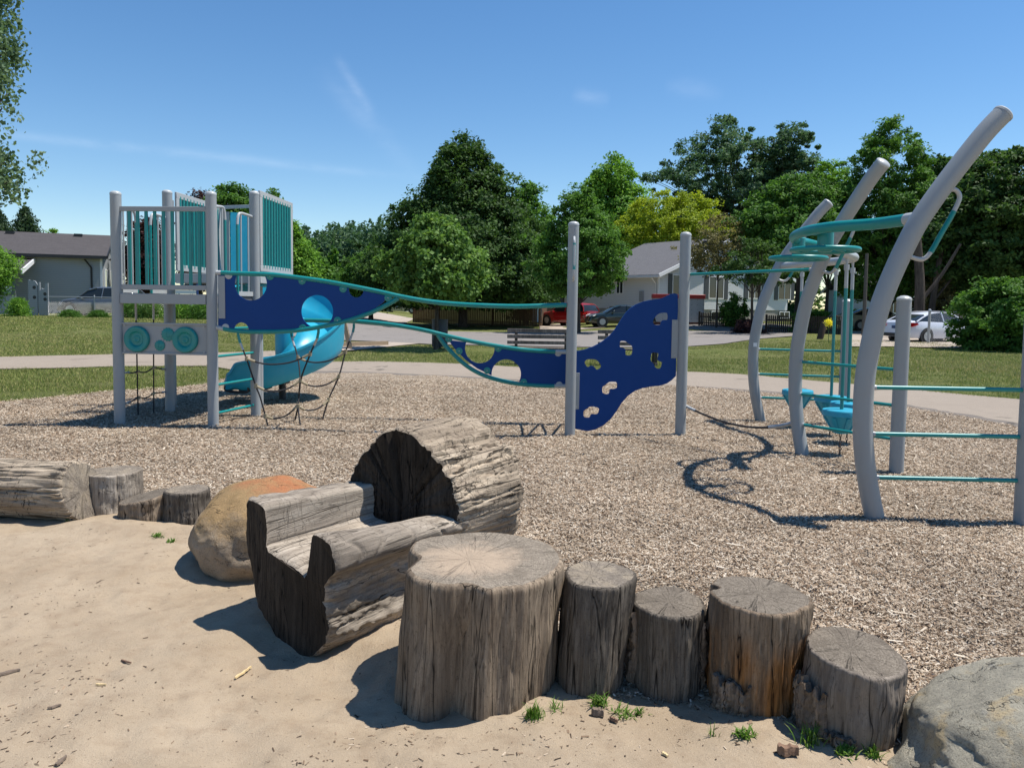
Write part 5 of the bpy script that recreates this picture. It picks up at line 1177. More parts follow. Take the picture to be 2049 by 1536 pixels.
# ------------------------------------------------------------------ trees
LEAF = {
 'dark': m_leaf('dark_leaf', (0.016, 0.042, 0.012), (0.045, 0.090, 0.022), (0.075, 0.13, 0.03)),
 'mid': m_leaf('mid_leaf', (0.030, 0.078, 0.014), (0.070, 0.150, 0.026), (0.11, 0.21, 0.04)),
 'bright': m_leaf('bright_leaf', (0.055, 0.13, 0.018), (0.12, 0.235, 0.032), (0.19, 0.32, 0.05)),
 'yellow': m_leaf('yellow_leaf', (0.12, 0.17, 0.012), (0.24, 0.29, 0.022), (0.33, 0.36, 0.03)),
 'blue': m_leaf('grey_green_leaf', (0.028, 0.065, 0.034), (0.062, 0.115, 0.058), (0.12, 0.17, 0.10)),
 'purple': m_leaf('purple_leaf', (0.018, 0.010, 0.012), (0.050, 0.024, 0.026), (0.075, 0.035, 0.032)),
 'brown': m_leaf('brownish_leaf', (0.075, 0.070, 0.030), (0.135, 0.125, 0.050), (0.19, 0.17, 0.07)),
 'birch': m_leaf('birch_leaf', (0.045, 0.085, 0.045), (0.095, 0.150, 0.080), (0.18, 0.22, 0.14)),
 'lime': m_leaf('linden_leaf', (0.045, 0.100, 0.022), (0.105, 0.185, 0.045), (0.17, 0.25, 0.075)),
 'spruce': m_leaf('spruce_needle', (0.018, 0.040, 0.020), (0.040, 0.075, 0.036), (0.065, 0.10, 0.05)),
}
def leaves_mesh(name, C, Nrm, size, asp, mat, parent, rnd, r):
    """folded leaf: two triangles per leaf sharing the midrib"""
    n = len(C); d = r.normal(size=(n, 3)); d -= (d * Nrm).sum(1)[:, None] * Nrm; d /= np.linalg.norm(d, axis=1)[:, None] + 1e-9; s = np.cross(Nrm, d)
    L = size[:, None] * 0.5; W = L * asp; up_ = Nrm * (W * 0.25)
    V4 = np.stack([C - d * L, C + s * W + up_, C + d * L, C - s * W + up_], 1).reshape(-1, 3)
    i = np.arange(n) * 4; Fc = np.concatenate([np.stack([i, i + 1, i + 2], 1), np.stack([i, i + 2, i + 3], 1)], 0)
    return npmesh(name, V4, Fc, mat, False, np.concatenate([rnd, rnd]), parent)
def crown_pts(prof, n, r, cx, cy, z0, H, lump, shell=0.55, sx=1.0, sy=1.0):
    """twig centres inside an envelope; prof: [(height fraction, radius in m)]"""
    hs = np.array([p[0] for p in prof]); rs = np.array([p[1] for p in prof]); out = []
    wgt = rs ** 1.6 + 0.02; cdf = np.cumsum(np.interp(np.linspace(0, 1, 200), hs, wgt)); cdf /= cdf[-1]
    u = np.interp(r.random(n), cdf, np.linspace(0, 1, 200)); R = np.interp(u, hs, rs); a = r.random(n) * 2 * np.pi
    x = np.cos(a); y = np.sin(a); zc = z0 + u * H
    nv = np.array([mn.noise(Vector((x[i] * 1.9 + cx, y[i] * 1.9 + cy, zc[i] * lump[1]))) + 0.75 * mn.noise(Vector((x[i] * 5 + cx, y[i] * 5, zc[i] * lump[1] * 2.6))) for i in range(n)])
    R = R * (1 + lump[0] * nv); q = 1 - (1 - shell) * r.random(n) ** 1.4 if False else (shell + (1 - shell) * r.random(n)) ** 0.8
    ext = r.random(n) < 0.15; q = np.where(ext, q + 0.06 + 0.20 * r.random(n), q); deep = (r.random(n) < 0.25) & ~ext; q = np.where(deep, q * r.random(n), q)
    return np.stack([cx + x * R * q * sx, cy + y * R * q * sy, zc], 1), R
def tree(name, label, cat, base, H, prof, leaf, nt, npt, lsize, clr=0.5, trunk=0.18, fork=0.15, seed=1, lump=(0.35, 0.35), asp=0.55, sx=1.0, sy=1.0, z0=None, droop=0.0, group='trees around the park', bark=None, nl=26, upb=0.55, trunks=1, shell=0.55, drop=0.0, cutx=None):
    r = np.random.default_rng(seed); rr = random.Random(seed); bz = float(gz(base[0], base[1])) - 0.05
    t = thing(name, label, cat, (base[0], base[1], bz), 0, group)
    z0 = fork * H if z0 is None else z0; C, R = crown_pts(prof, nt, r, base[0], base[1], bz + z0, H - z0, lump, shell, sx, sy)
    if cutx is not None: k = cutx(C); C = C[k]; nt = len(C)
    # holes: drop twigs where a coarse noise is low
    if drop > 0:
        nv = np.array([mn.noise(Vector((c[0] * 0.5, c[1] * 0.5, c[2] * 0.5 + seed))) for c in C]); C = C[nv > -0.5 + drop]; nt = len(C)
    # wood
    m = MB(); tops = []
    for k in range(trunks):
        ox = (k - (trunks - 1) / 2) * trunk * 2.2; top = Vector((base[0] + ox * 3, base[1], bz + z0 + (H - z0) * 0.72)); pb = Vector((base[0] + ox, base[1], bz - 0.1)); pth = []
        for i in range(9):
            f = i / 8; p = pb.lerp(top, f) + Vector((0.10 * H / 10 * n3(f * 2, seed, k), 0.10 * H / 10 * n3(f * 2, seed + 5, k), 0)) * 3 * f; pth.append(p)
        m.tube(pth, [trunk * (1.25 if i == 0 else 1) * (1 - 0.9 * (i / 8) ** 1.1) + 0.01 for i in range(9)], 10); tops.append(pth)
    m.obj('trunk', bark or BARKM, t, ang=60)
    m = MB(); sel = rr.sample(range(nt), min(nl, nt))
    for i in sel:
        pth = tops[rr.randrange(trunks)]; c = Vector(C[i]); hf = max(0.12, min(0.62, z0 / H / 0.85), min(0.95, (c.z - bz - z0 * 0.9) / (H * 0.9) * 0.8)); p0 = pth[min(8, int(hf * 8))]
        md = p0.lerp(c, 0.5) + Vector((0, 0, 0.12 * (c - p0).length - droop * 0.2)); pp = smoothpath([p0, md, c], 5); w0 = trunk * 0.30 * (1 - hf * 0.6)
        m.tube(pp, [w0 * (1 - 0.85 * k / (len(pp) - 1)) + 0.004 for k in range(len(pp))], 5)
    m.obj('branches', bark or BARKM, t, ang=60)
    # leaves
    N = nt * npt; cidx = np.repeat(np.arange(nt), npt); cl = clr * (0.40 + 1.0 * r.random(nt)); off = r.normal(size=(N, 3)); off /= (np.linalg.norm(off, axis=1)[:, None] + 1e-9); off *= (r.random(N) ** 0.5)[:, None] * cl[cidx][:, None]
    off[:, 2] *= 0.62; off[:, 2] -= droop * r.random(N) ** 1.2 * cl[cidx] * 2
    P = C[cidx] + off; outw = P - np.array([base[0], base[1], bz + z0 + (H - z0) * 0.4]); outw /= np.linalg.norm(outw, axis=1)[:, None] + 1e-9
    Nn = r.normal(size=(N, 3)) * 0.65 + outw * 0.45 + np.array([0, 0, upb]); Nn /= np.linalg.norm(Nn, axis=1)[:, None] + 1e-9
    tv = r.random(nt); rnd = np.clip(0.45 * r.random(N) + 0.55 * tv[cidx], 0, 1)
    leaves_mesh('crown', P, Nn, lsize * (0.6 + 0.8 * r.random(N)), asp, LEAF[leaf], t, rnd, r); return t
def tsize(px, ptop, pbase, Y):
    """tree base ground point and height from the picture at distance Y"""
    b_ = at(px, pbase, Y); g = float(gz(b_.x, Y)); return (b_.x, Y), at(px, ptop, Y).z - g + 0.05
def px2m(n, Y): return n * Y / F
def TR(name, label, cat, px, ptop, Y, prof_px, leaf, nt, npt, lsize, **kw):
    b_, H = tsize(px, ptop, 700, Y); return tree(name, label, cat, b_, H, [(h, px2m(w_, Y)) for h, w_ in prof_px], leaf, nt, npt, lsize, **kw)
# near birch at the left edge, reaching in over the frame
TR('birch_tree', 'tall airy tree with small leaves hanging in at the left edge', 'tree', -185, -420, 15.5, [(0, 60), (0.12, 190), (0.3, 196), (0.45, 196), (0.6, 205), (0.75, 200), (1, 80)], 'birch', 1500, 80, 0.085, clr=0.32, trunk=0.24, seed=3, lump=(0.22, 1.3), asp=0.85, z0=3.0, droop=0.75, nl=200, upb=0.1, shell=0.45, drop=0.20)
# far left spruces and crowns behind the house
def spruce(label, px, ptop, Y, halfw, seed):
    b_, H = tsize(px, ptop, 640, Y); W_ = px2m(halfw, Y); r = np.random.default_rng(seed); bz = float(gz(*b_)); t = thing('spruce_tree', label, 'tree', (b_[0], b_[1], bz), 0, 'spruces behind the left house')
    m = MB(); m.tube([Vector((b_[0], b_[1], bz)), Vector((b_[0], b_[1], bz + H))], [0.22, 0.02], 8); m.obj('trunk', BARKM, t)
    P = []; nb = 190
    for i in range(nb):
        f = (i / nb) ** 0.8; z = H * (0.18 + 0.82 * f); a = i * 2.4; L = W_ * (1 - f) ** 0.85 * (0.7 + 0.5 * r.random()) + 0.1; k = int(30 + 220 * (1 - f))
        s = r.random(k); P.append(np.stack([b_[0] + np.cos(a) * L * s + r.normal(size=k) * 0.10 * (0.4 + s), b_[1] + np.sin(a) * L * s + r.normal(size=k) * 0.10 * (.4 + s), bz + z - 0.30 * L * s + 0.25 * L * s ** 3 - 0.22 * np.abs(r.normal(size=k)) * s], 1))
    P = np.concatenate(P); N = len(P); Nn = r.normal(size=(N, 3)); Nn /= np.linalg.norm(Nn, axis=1)[:, None]; leaves_mesh('crown', P, Nn, 0.26 * (0.6 + r.random(N)), 0.32, LEAF['spruce'], t, r.random(N), r); return t
spruce('pointed dark spruce whose tip stands above the grey roof', 56, 414, 62, 84, 5); spruce('dark spruce cut by the left edge of the view', 2, 420, 60, 84, 6)
TR('small_tree', 'tiny pale green crown peeping over the grey roof ridge', 'tree', 108, 459, 80, [(0, 5), (0.6, 16), (1, 8)], 'bright', 60, 60, 0.3, seed=8, clr=0.7)
TR('sumac_shrub', 'feathery light green shrub in front of the grey house', 'shrub', -16, 486, 36, [(0, 14), (0.4, 34), (0.75, 40), (1, 12)], 'bright', 190, 60, 0.17, seed=9, clr=0.45, asp=0.3, trunk=0.08, z0=1.0, droop=0.3)
TR('purple_maple', 'dark purple leaved tree seen through the tower barrier', 'tree', 296, 436, 55, [(0, 22), (0.3, 36), (0.7, 34), (1, 10)], 'purple', 300, 80, 0.22, seed=10, clr=0.6, z0=1.6)
TR('purple_maple', 'purple leaved tree topping the tower barrier slats', 'tree', 402, 386, 72, [(0, 18), (0.4, 40), (0.7, 30), (1, 12)], 'purple', 300, 80, 0.26, seed=11, clr=0.7, z0=2)
TR('leafy_tree', 'mid green tree rising behind the tower posts', 'tree', 466, 374, 60, [(0, 30), (0.3, 62), (0.7, 58), (1, 24)], 'mid', 520, 80, 0.24, seed=12, clr=0.7, z0=2.2, drop=0.1)
TR('leafy_tree', 'slender tree top beside the slatted tower side panel', 'tree', 548, 384, 66, [(0, 26), (0.35, 44), (0.7, 26), (1, 6)], 'mid', 380, 70, 0.24, seed=13, clr=0.6, z0=2.0, drop=0.1)
TR('leafy_tree', 'bright green tree beside the tower in front of the wood', 'tree', 584, 446, 46, [(0, 30), (0.25, 46), (0.6, 34), (1, 8)], 'bright', 430, 80, 0.19, seed=14, clr=0.5, z0=1.2)
# distant wood: one mass
def wood(name, spans, leaf, seed, n, ls):
    r = np.random.default_rng(seed); P = []
    for (x0, x1, y0, y1, Y) in spans:
        for k in range(n):
            px = x0 + (x1 - x0) * r.random(); w_ = 16 + 26 * r.random(); tp = y0 + (y1 - y0) * r.random(); c = at(px, tp, Y * (0.92 + 0.16 * r.random())); h = max(2.0, c.z); q = 420; f = r.random(q); a = r.random(q) * 6.283; R = px2m(w_, Y) * np.sqrt(np.clip(1 - f ** 2.6, 0, 1)) * (0.35 + 0.65 * r.random(q)) * (1 + 0.3 * np.sin(a * 3 + k))
            P.append(np.stack([c.x + np.cos(a) * R, c.y + np.sin(a) * R, f * h * (0.97 + 0.06 * r.random(q))], 1))
    P = np.concatenate(P); N = len(P); Nn = r.normal(size=(N, 3)) + np.array([0, -0.2, 0.5]); Nn /= np.linalg.norm(Nn, axis=1)[:, None]
    rnd = np.clip(np.repeat(r.random(N // 420), 420) * 0.6 + 0.4 * r.random(N), 0, 1)
    o = leaves_mesh(name, P, Nn, ls * (0.6 + 0.8 * r.random(N)), 0.6, LEAF[leaf], None, rnd, r); return tag(o, kind='stuff')
wood('distant_wood', [(560, 800, 438, 500, 118), (560, 800, 452, 560, 105)], 'blue', 77, 110, 0.55)
wood('distant_wood', [(560, 760, 480, 590, 96)], 'mid', 78, 50, 0.6)
wood('background_foliage', [(1400, 2200, 560, 640, 92), (1050, 1250, 560, 640, 84), (0, 420, 600, 640, 90)], 'dark', 79, 60, 0.6)
TR('leafy_tree', 'rounded dark green tree at the left foot of the big pointed tree', 'tree', 742, 506, 58, [(0, 30), (0.3, 52), (0.7, 50), (1, 20)], 'mid', 420, 80, 0.22, seed=15, clr=0.6, z0=1.0)
# the big pointed hornbeam
TR('hornbeam_tree', 'big dense pointed dark green tree in the centre background', 'tree', 926, 258, 54, [(0, 150), (0.12, 186), (0.3, 160), (0.45, 128), (0.6, 96), (0.75, 68), (0.88, 40), (0.96, 16), (1, 3)], 'dark', 3000, 72, 0.24, seed=16, clr=0.62, trunk=0.30, z0=1.7, lump=(0.30, 0.55), shell=0.62, upb=0.7, nl=30, droop=0.18)
TR('leafy_tree', 'tree with upswept branch tips on the right shoulder of the pointed tree', 'tree', 1050, 362, 62, [(0, 52), (0.3, 74), (0.6, 60), (0.8, 38), (1, 10)], 'mid', 750, 75, 0.25, seed=17, clr=0.6, z0=1.8, lump=(0.55, 0.5), trunk=0.2)
TR('linden_tree', 'young linden with large light leaves in front of the pointed tree', 'tree', 872, 428, 27, [(0, 52), (0.12, 86), (0.3, 92), (0.5, 84), (0.7, 62), (0.88, 42), (1, 14)], 'lime', 640, 42, 0.155, seed=18, clr=0.30, asp=0.8, trunk=0.075, z0=1.85, lump=(0.55, 1.1), droop=0.3, nl=30, upb=0.35, shell=0.45)
TR('leafy_tree', 'loose branching tree left of the white house, leaves over its roof', 'tree', 1155, 362, 44, [(0, 62), (0.2, 82), (0.45, 80), (0.7, 46), (0.88, 24), (1, 8)], 'mid', 760, 55, 0.18, seed=19, clr=0.40, z0=2.35, lump=(0.6, 0.8), trunk=0.16, droop=0.1, nl=60, drop=0.12)
TR('leafy_tree', 'tall bright green tree towering behind the loose branching tree', 'tree', 1222, 312, 84, [(0, 50), (0.4, 74), (0.65, 70), (0.85, 44), (1, 14)], 'bright', 900, 70, 0.34, seed=20, clr=0.9, z0=2.5, lump=(0.5, 0.35), trunk=0.3, nl=40, drop=0.12)
TR('locust_tree', 'yellow green spreading tree behind the white house roof', 'tree', 1342, 384, 74, [(0, 60), (0.35, 112), (0.6, 118), (0.85, 84), (1, 26)], 'yellow', 620, 75, 0.24, seed=21, clr=0.70, z0=4.2, lump=(0.35, 0.45), trunk=0.22, nl=90, sy=0.6, drop=0.15)
TR('oak_tree', 'tall dark grey green tree standing highest behind the houses', 'tree', 1440, 236, 96, [(0, 60), (0.3, 108), (0.55, 120), (0.75, 96), (0.9, 60), (1, 14)], 'blue', 1250, 75, 0.38, seed=22, clr=0.95, z0=3.5, lump=(0.85, 0.32), trunk=0.4, nl=60, drop=0.30)
TR('oak_tree', 'tall dark grey green tree with split top right of the highest tree', 'tree', 1568, 242, 92, [(0, 50), (0.3, 78), (0.6, 76), (0.85, 52), (1, 16)], 'blue', 850, 75, 0.38, seed=23, clr=0.85, z0=3.5, lump=(0.7, 0.35), trunk=0.35, nl=50, drop=0.26)
TR('maple_tree', 'full green maple behind the farthest curved arch', 'tree', 1592, 352, 50, [(0, 60), (0.15, 100), (0.5, 112), (0.75, 82), (1, 28)], 'mid', 1050, 75, 0.23, seed=24, clr=0.55, z0=4.4, lump=(0.4, 0.55), trunk=0.2, nl=22)
TR('maple_tree', 'lighter green maple crown behind the middle curved arch', 'tree', 1650, 322, 84, [(0, 50), (0.4, 66), (0.75, 54), (1, 16)], 'bright', 500, 70, 0.27, seed=25, clr=0.65, z0=4.6, lump=(0.45, 0.45))
TR('pin_oak_tree', 'spiky topped green tree between the middle and nearest arches', 'tree', 1762, 240, 48, [(0, 70), (0.3, 108), (0.55, 104), (0.75, 66), (0.9, 46), (1, 22)], 'mid', 1150, 65, 0.24, seed=26, clr=0.5, z0=2.2, lump=(0.55, 0.6), trunk=0.2, nl=60, asp=0.4, drop=0.20)
TR('norway_maple', 'very dark broad tree behind the tip of the nearest arch', 'tree', 1990, 300, 44, [(0, 90), (0.25, 150), (0.55, 160), (0.8, 110), (1, 30)], 'dark', 1500, 70, 0.24, seed=27, clr=0.55, z0=2.4, lump=(0.35, 0.5), trunk=0.3, nl=30, trunks=2)
TR('norway_maple', 'dark tree filling the gap left of the nearest arch tip', 'tree', 1868, 318, 52, [(0, 60), (0.3, 90), (0.6, 84), (1, 24)], 'dark', 850, 75, 0.26, seed=28, clr=0.6, z0=2.6, lump=(0.4, 0.5), trunk=0.3)
TR('ornamental_tree', 'thin brownish tree in front of the white house', 'tree', 1432, 430, 50, [(0, 40), (0.3, 66), (0.6, 56), (1, 16)], 'brown', 230, 50, 0.15, seed=29, clr=0.45, z0=3.6, lump=(0.5, 0.6), trunk=0.06, nl=16, drop=0.2)
TR('ornamental_tree', 'small dark tree with bare trunk in front of the white house windows', 'tree', 1508, 480, 44, [(0, 50), (0.3, 84), (0.6, 66), (1, 20)], 'dark', 210, 50, 0.16, seed=30, clr=0.38, z0=2.9, lump=(0.5, 0.7), trunk=0.09, nl=22, trunks=2, drop=0.2)
TR('large_shrub', 'broad bright leaved shrub behind the chain link fence on the right', 'shrub', 2012, 555, 29, [(0, 70), (0.3, 90), (0.65, 84), (0.9, 50), (1, 16)], 'mid', 560, 70, 0.14, seed=31, clr=0.34, z0=0.1, lump=(0.6, 1.2), trunk=0.05, nl=40)
TR('brownish_shrub', 'brownish green shrub behind the parked white sedan', 'shrub', 1890, 548, 45, [(0, 30), (0.4, 60), (0.75, 46), (1, 14)], 'brown', 300, 70, 0.16, seed=32, clr=0.5, z0=0.8)
TR('round_shrub', 'rounded shrub by the white house basement window', 'shrub', 1466, 588, 51, [(0, 20), (0.5, 28), (1, 10)], 'mid', 100, 70, 0.15, seed=33, clr=0.35, z0=0.05, group='shrubs by the white house')
TR('hedge', 'light green clipped hedge behind the low picket fence', 'hedge', 1620, 624, 46, [(0, 22), (0.6, 26), (1, 20)], 'mid', 140, 80, 0.12, seed=34, clr=0.3, z0=0.05, sx=1.4, sy=0.4, group='shrubs by the white house')
TR('red_flower_bush', 'low dark bush with pink flowers along the picket fence', 'bush', 1496, 640, 44, [(0, 26), (0.5, 30), (1, 16)], 'purple', 90, 60, 0.10, seed=35, clr=0.28, z0=0.02, trunk=0.02, nl=4)
# trunks and pole on the right
for i, (px, Y, r_, lb) in enumerate(((1838, 40, 0.30, 'thick leaning dark tree trunk right of the nearest arch'), (1862, 43, 0.20, 'thinner dark tree trunk beside the thick leaning trunk'))):
    b_ = at(px, 700, Y); t = thing('old_tree', lb, 'tree', (b_.x, Y, 0), 0, 'bare dark trunks'); m = MB(); m.tube(smoothpath([Vector((b_.x, Y, -0.1)), Vector((b_.x - 0.05, Y, 1.5)), Vector((b_.x + 0.12 * (1 - 2 * i) * -1, Y, 3.2)), Vector((b_.x + 0.4 * (1 if i else -1), Y, 5.6))], 6), [r_ * (1 - 0.02 * k) for k in range(19)], 12); m.obj('trunk', BARKM, t, ang=60)
    m = MB(); m.tube(smoothpath([Vector((b_.x + 0.1, Y, 2.2)), Vector((b_.x + 1.0, Y, 3.4)), Vector((b_.x + 1.9, Y, 5.0))], 6), [r_ * 0.4 * (1 - 0.04 * k) for k in range(13)], 8); m.obj('branch', BARKM, t, ang=60)
# undergrowth along the left fence
def clump(name, label, px, ptop, Y, halfw, leaf, seed, n=420, ls=0.22, asp=0.14, group='plants along the left fence', up=0.05):
    b_ = at(px, 640, Y); g = float(gz(b_.x, Y)); H = at(px, ptop, Y).z - g; W_ = px2m(halfw, Y); r = np.random.default_rng(seed); t = thing(name, label, 'plant', (b_.x, Y, g), 0, group)
    N = n * 6; x = r.normal(size=N) * W_ * 0.5 + 0.25 * W_ * np.sin(r.random(N) * 9); y = r.normal(size=N) * W_ * 0.35; z = r.random(N) ** 0.8 * H * (1 - 0.5 * (x / W_) ** 2); P = np.stack([b_.x + x, Y + y, g + z], 1)
    Nn = r.normal(size=(N, 3)); Nn[:, 2] = Nn[:, 2] * 0.4 + up; Nn /= np.linalg.norm(Nn, axis=1)[:, None]; d = r.normal(size=(N, 3)); leaves_mesh('foliage', P, Nn, ls * (0.6 + 0.9 * r.random(N)), asp, LEAF[leaf], t, r.random(N), r); return t
for i, (px, tp, hw_, lf, lb) in enumerate([(140, 621, 18, 'mid', 'low leafy plant at the chain link fence left of the grey car'), (196, 622, 16, 'mid', 'leafy plant at the fence in front of the grey car wheel'), (262, 604, 26, 'mid', 'tall grassy plant under the play tower view, left one'), (300, 598, 24, 'lime', 'bushy flowering plant seen between the tower ropes'), (360, 602, 28, 'bright', 'long bladed grass clump left of the second tower post'), (398, 606, 26, 'mid', 'grass clump seen beside the tower front right post'), (36, 596, 20, 'bright', 'leafy shrub beside the ornamental garden gate')]):
    clump('fence_plant', lb, px, tp, 41.5, hw_, lf, 90 + i, n=300)
# ------------------------------------------------------------------ houses
def m_siding(name, col, pitch=0.12):
    b = NB(name); v = b.tc(); z = b.xyz(v)[2]; f = b.math('FRACT', b.math('MULTIPLY', z, 1 / pitch))
    c = b.mix(b.ramp(f, [(0.0, 1.0), (0.12, 0.0)]), col, tuple(0.45 * q for q in col)); c = b.mix(b.math('MULTIPLY', b.noise(v, 0.7, 4), 0.25), c, tuple(0.8 * q for q in col))
    return b.fin(c, 0.6, b.bump(f, 0.6, 0.012), 0, 0.3)
def m_shingle(name, col):
    b = NB(name); v = b.tc(); n_ = b.noise(b.tc(scale=(0.6, 1, 3)), 3.5, 5, 0.7); n2 = b.noise(v, 16, 4, 0.7); z = b.xyz(v)[2]; f = b.math('FRACT', b.math('MULTIPLY', z, 1 / 0.085))
    c = b.mix(n_, tuple(0.6 * q for q in col), tuple(1.4 * q for q in col)); c = b.mix(b.ramp(n2, [(0.4, 0.4), (0.6, 0)]), c, tuple(0.5 * q for q in col)); c = b.mix(b.ramp(f, [(0.0, 0.6), (0.2, 0.0)]), c, tuple(0.4 * q for q in col))
    return b.fin(c, 0.9, b.bump(n2, 0.4, 0.02), 0, 0.2)
SIDEG = m_siding('grey_siding', (0.30, 0.32, 0.345)); SIDEW = m_siding('white_siding', (0.66, 0.68, 0.72)); SHING = m_shingle('dark_shingles', (0.085, 0.078, 0.080)); SHINGG = m_shingle('grey_shingles', (0.135, 0.135, 0.145))
GLASS = m_plain('window_glass', (0.02, 0.026, 0.03), 0.08, 0.2, 3, 0.0, 5); DARKT = m_plain('dark_trim', (0.015, 0.015, 0.018), 0.5); SHUT = m_plain('dark_shutter', (0.045, 0.05, 0.055), 0.6)
FOUND = m_plain('concrete_foundation', (0.30, 0.28, 0.25), 0.9); CEDAR = m_plain('brown_fence_wood', (0.115, 0.070, 0.040), 0.85, 0.35, 5, 0.4, 40); DKWOOD = m_plain('dark_fence_wood', (0.055, 0.040, 0.028), 0.9, 0.3, 5)
BENCHW = m_wood('bench_timber', (0.22, 0.19, 0.17), (0.075, 0.062, 0.055), 0.01)
class Fr:
    """building frame: u along the front, v into depth, origin on the ground"""
    def __init__(s, o, u): s.o = Vector((o[0], o[1], 0)); s.u = Vector((u[0], u[1], 0)).normalized(); s.v = Vector((-s.u.y, s.u.x, 0)); s.rz = math.atan2(s.u.y, s.u.x)
    def p(s, a, b_, z): return s.o + s.u * a + s.v * b_ + Vector((0, 0, z))
    def box(s, m, a0, a1, b0, b1, z0, z1): m.box(s.p((a0 + a1) / 2, (b0 + b1) / 2, (z0 + z1) / 2), (a1 - a0, b1 - b0, z1 - z0), s.rz)
def window(f, par, side, a0, a1, z0, z1, sh=0.0, mull=1, proud=0.03):
    """side: 'front' (b=0) or ('end', a) """
    fm = MB(); gm = MB(); w_ = 0.07
    def bx(m, x0, x1, za, zb, d0, d1):
        if side == 'front': f.box(m, x0, x1, -d1, -d0, za, zb)
        elif side[0] == 'right': f.box(m, side[1] + d0, side[1] + d1, x0, x1, za, zb)
        else: f.box(m, side[1] - d1, side[1] - d0, x0, x1, za, zb)
    bx(fm, a0, a1, z0, z0 + w_, 0.0, proud + 0.02); bx(fm, a0, a1, z1 - w_, z1, 0.0, proud + 0.02); bx(fm, a0, a0 + w_, z0 + w_, z1 - w_, 0, proud + 0.02); bx(fm, a1 - w_, a1, z0 + w_, z1 - w_, 0, proud + 0.02)
    for k in range(mull):
        c = a0 + (a1 - a0) * (k + 1) / (mull + 1); bx(fm, c - 0.035, c + 0.035, z0 + w_, z1 - w_, 0, proud + 0.015)
    o = fm.obj('window', WHITE, par, smooth=False); bx(gm, a0 + w_ * 0.5, a1 - w_ * 0.5, z0 + w_ * 0.5, z1 - w_ * 0.5, -0.01, 0.018); g = gm.obj('pane', GLASS, par, smooth=False); g.parent = o
    if sh:
        for s_ in (-1, 1):
            x0 = a0 - sh - 0.03 if s_ < 0 else a1 + 0.03; m = MB(); bx(m, x0, x0 + sh, z0 - 0.03, z1 + 0.03, 0.0, 0.05); m.obj('shutter', SHUT, par, smooth=False)
# left bungalow
k_ = at(206, 620, 51); f = Fr((k_.x, k_.y), (math.cos(math.radians(22)), math.sin(math.radians(22)))); hl = thing('bungalow', 'grey sided bungalow with dark shingle roof at the left edge', 'house', (k_.x, k_.y, 0))
g0 = float(gz(k_.x, k_.y)); ze = at(206, 513, 51).z; zr_ = at(222, 475, 55.4).z; LW = 22; DP = 9.0
m = MB(); f.box(m, -LW, 0, 0, DP, g0 - 0.3, ze); m.prism([f.p(0, 0, ze), f.p(0, DP, ze), f.p(0, DP / 2, zr_ - 0.12)], f.u * -LW); m.obj('wall', SIDEG, hl, smooth=False)
def gable_roof(f, par, a0, a1, b0, b1, ze, zr, ov, th, mat, trim):
    m = MB(); bm_ = (b0 + b1) / 2; sl = (zr - ze) / (bm_ - b0)
    for s_ in (0, 1):
        e = b0 - ov if s_ == 0 else b1 + ov; P = [f.p(a0, e, ze - ov * sl), f.p(a1, e, ze - ov * sl), f.p(a1, bm_, zr), f.p(a0, bm_, zr)]; m.prism(P, (0, 0, th))
    o = m.obj('roof', mat, par, smooth=False); t = MB(); t.box(f.p((a0 + a1) / 2, b0 - ov - 0.05, ze - ov * sl + 0.01), (a1 - a0, 0.12, 0.20), f.rz); k = t.obj('gutter', trim, par, smooth=False)
    for aa in (a0, a1):
        t = MB()
        for e in (b0 - ov, b1 + ov): t.bar(f.p(aa, e, ze - ov * sl + 0.02), f.p(aa, bm_, zr + 0.02), 0.06, 0.22)
        t.obj('rake_trim', trim, par, smooth=False)
    return o
ro = gable_roof(f, hl, -LW - 0.3, 0.35, 0, DP, ze + 0.05, zr_, 0.45, 0.12, SHING, DARKT)
for px in (74, 184):
    a = (at(px, 470, 53).x - k_.x) / f.u.x * 1.0; m = MB(); f.box(m, a - 0.25, a + 0.25, DP / 2 - 0.7, DP / 2 - 0.3, zr_ - 0.28, zr_ + 0.10); q = m.obj('roof_vent', DARKT, hl, smooth=False); q.parent = ro
m = MB(); m.tube([f.p(-0.95, -0.42, ze - 0.25), f.p(-0.62, -0.06, ze - 0.75), f.p(-0.62, -0.06, g0)], 0.055, 8); m.obj('downspout', DARKT, hl)
m = MB(); f.box(m, -0.12, 0.02, -0.02, 0.04, g0, ze); m.obj('corner_trim', SIDEW, hl, smooth=False)
window(f, hl, ('right', 0.0), 1.2, 2.8, g0 + 1.0, g0 + 3.0, mull=0); window(f, hl, ('right', 0.0), 4.6, 6.2, g0 + 1.0, g0 + 3.0, mull=0)
# porch in front of the bungalow
ap = (97 - 206) * 51 / F; m = MB(); zpe = at(60, 545, 47).z; P = [f.p(-16, -4.0, zpe), f.p(ap - .2, -4.0, zpe), f.p(ap - .2, -0.05, zpe + 0.85), f.p(-16, -0.05, zpe + 0.85)]; m.prism(P, (0, 0, 0.12)); m.obj('porch_roof', SHING, hl, smooth=False)
m = MB(); m.bar(f.p(ap - .2, -4.05, zpe), f.p(ap - .2, -0.03, zpe + 0.87), 0.08, 0.26); m.obj('porch_fascia', WHITE, hl, smooth=False)
m = MB(); f.box(m, -16, ap - .6, -3.7, -3.6, g0 - .1, g0 + 1.15); m.obj('porch_skirt', SIDEG, hl, smooth=False)
GREENP = m_plain('porch_green_paint', (0.10, 0.125, 0.115), 0.7)
for a in (ap - 0.7, ap - 2.9, ap - 5.2, ap - 7.6): m = MB(); f.box(m, a - 0.08, a + 0.08, -3.75, -3.6, g0 + 1.15, zpe + 0.1); m.obj('porch_post', GREENP, hl, smooth=False)
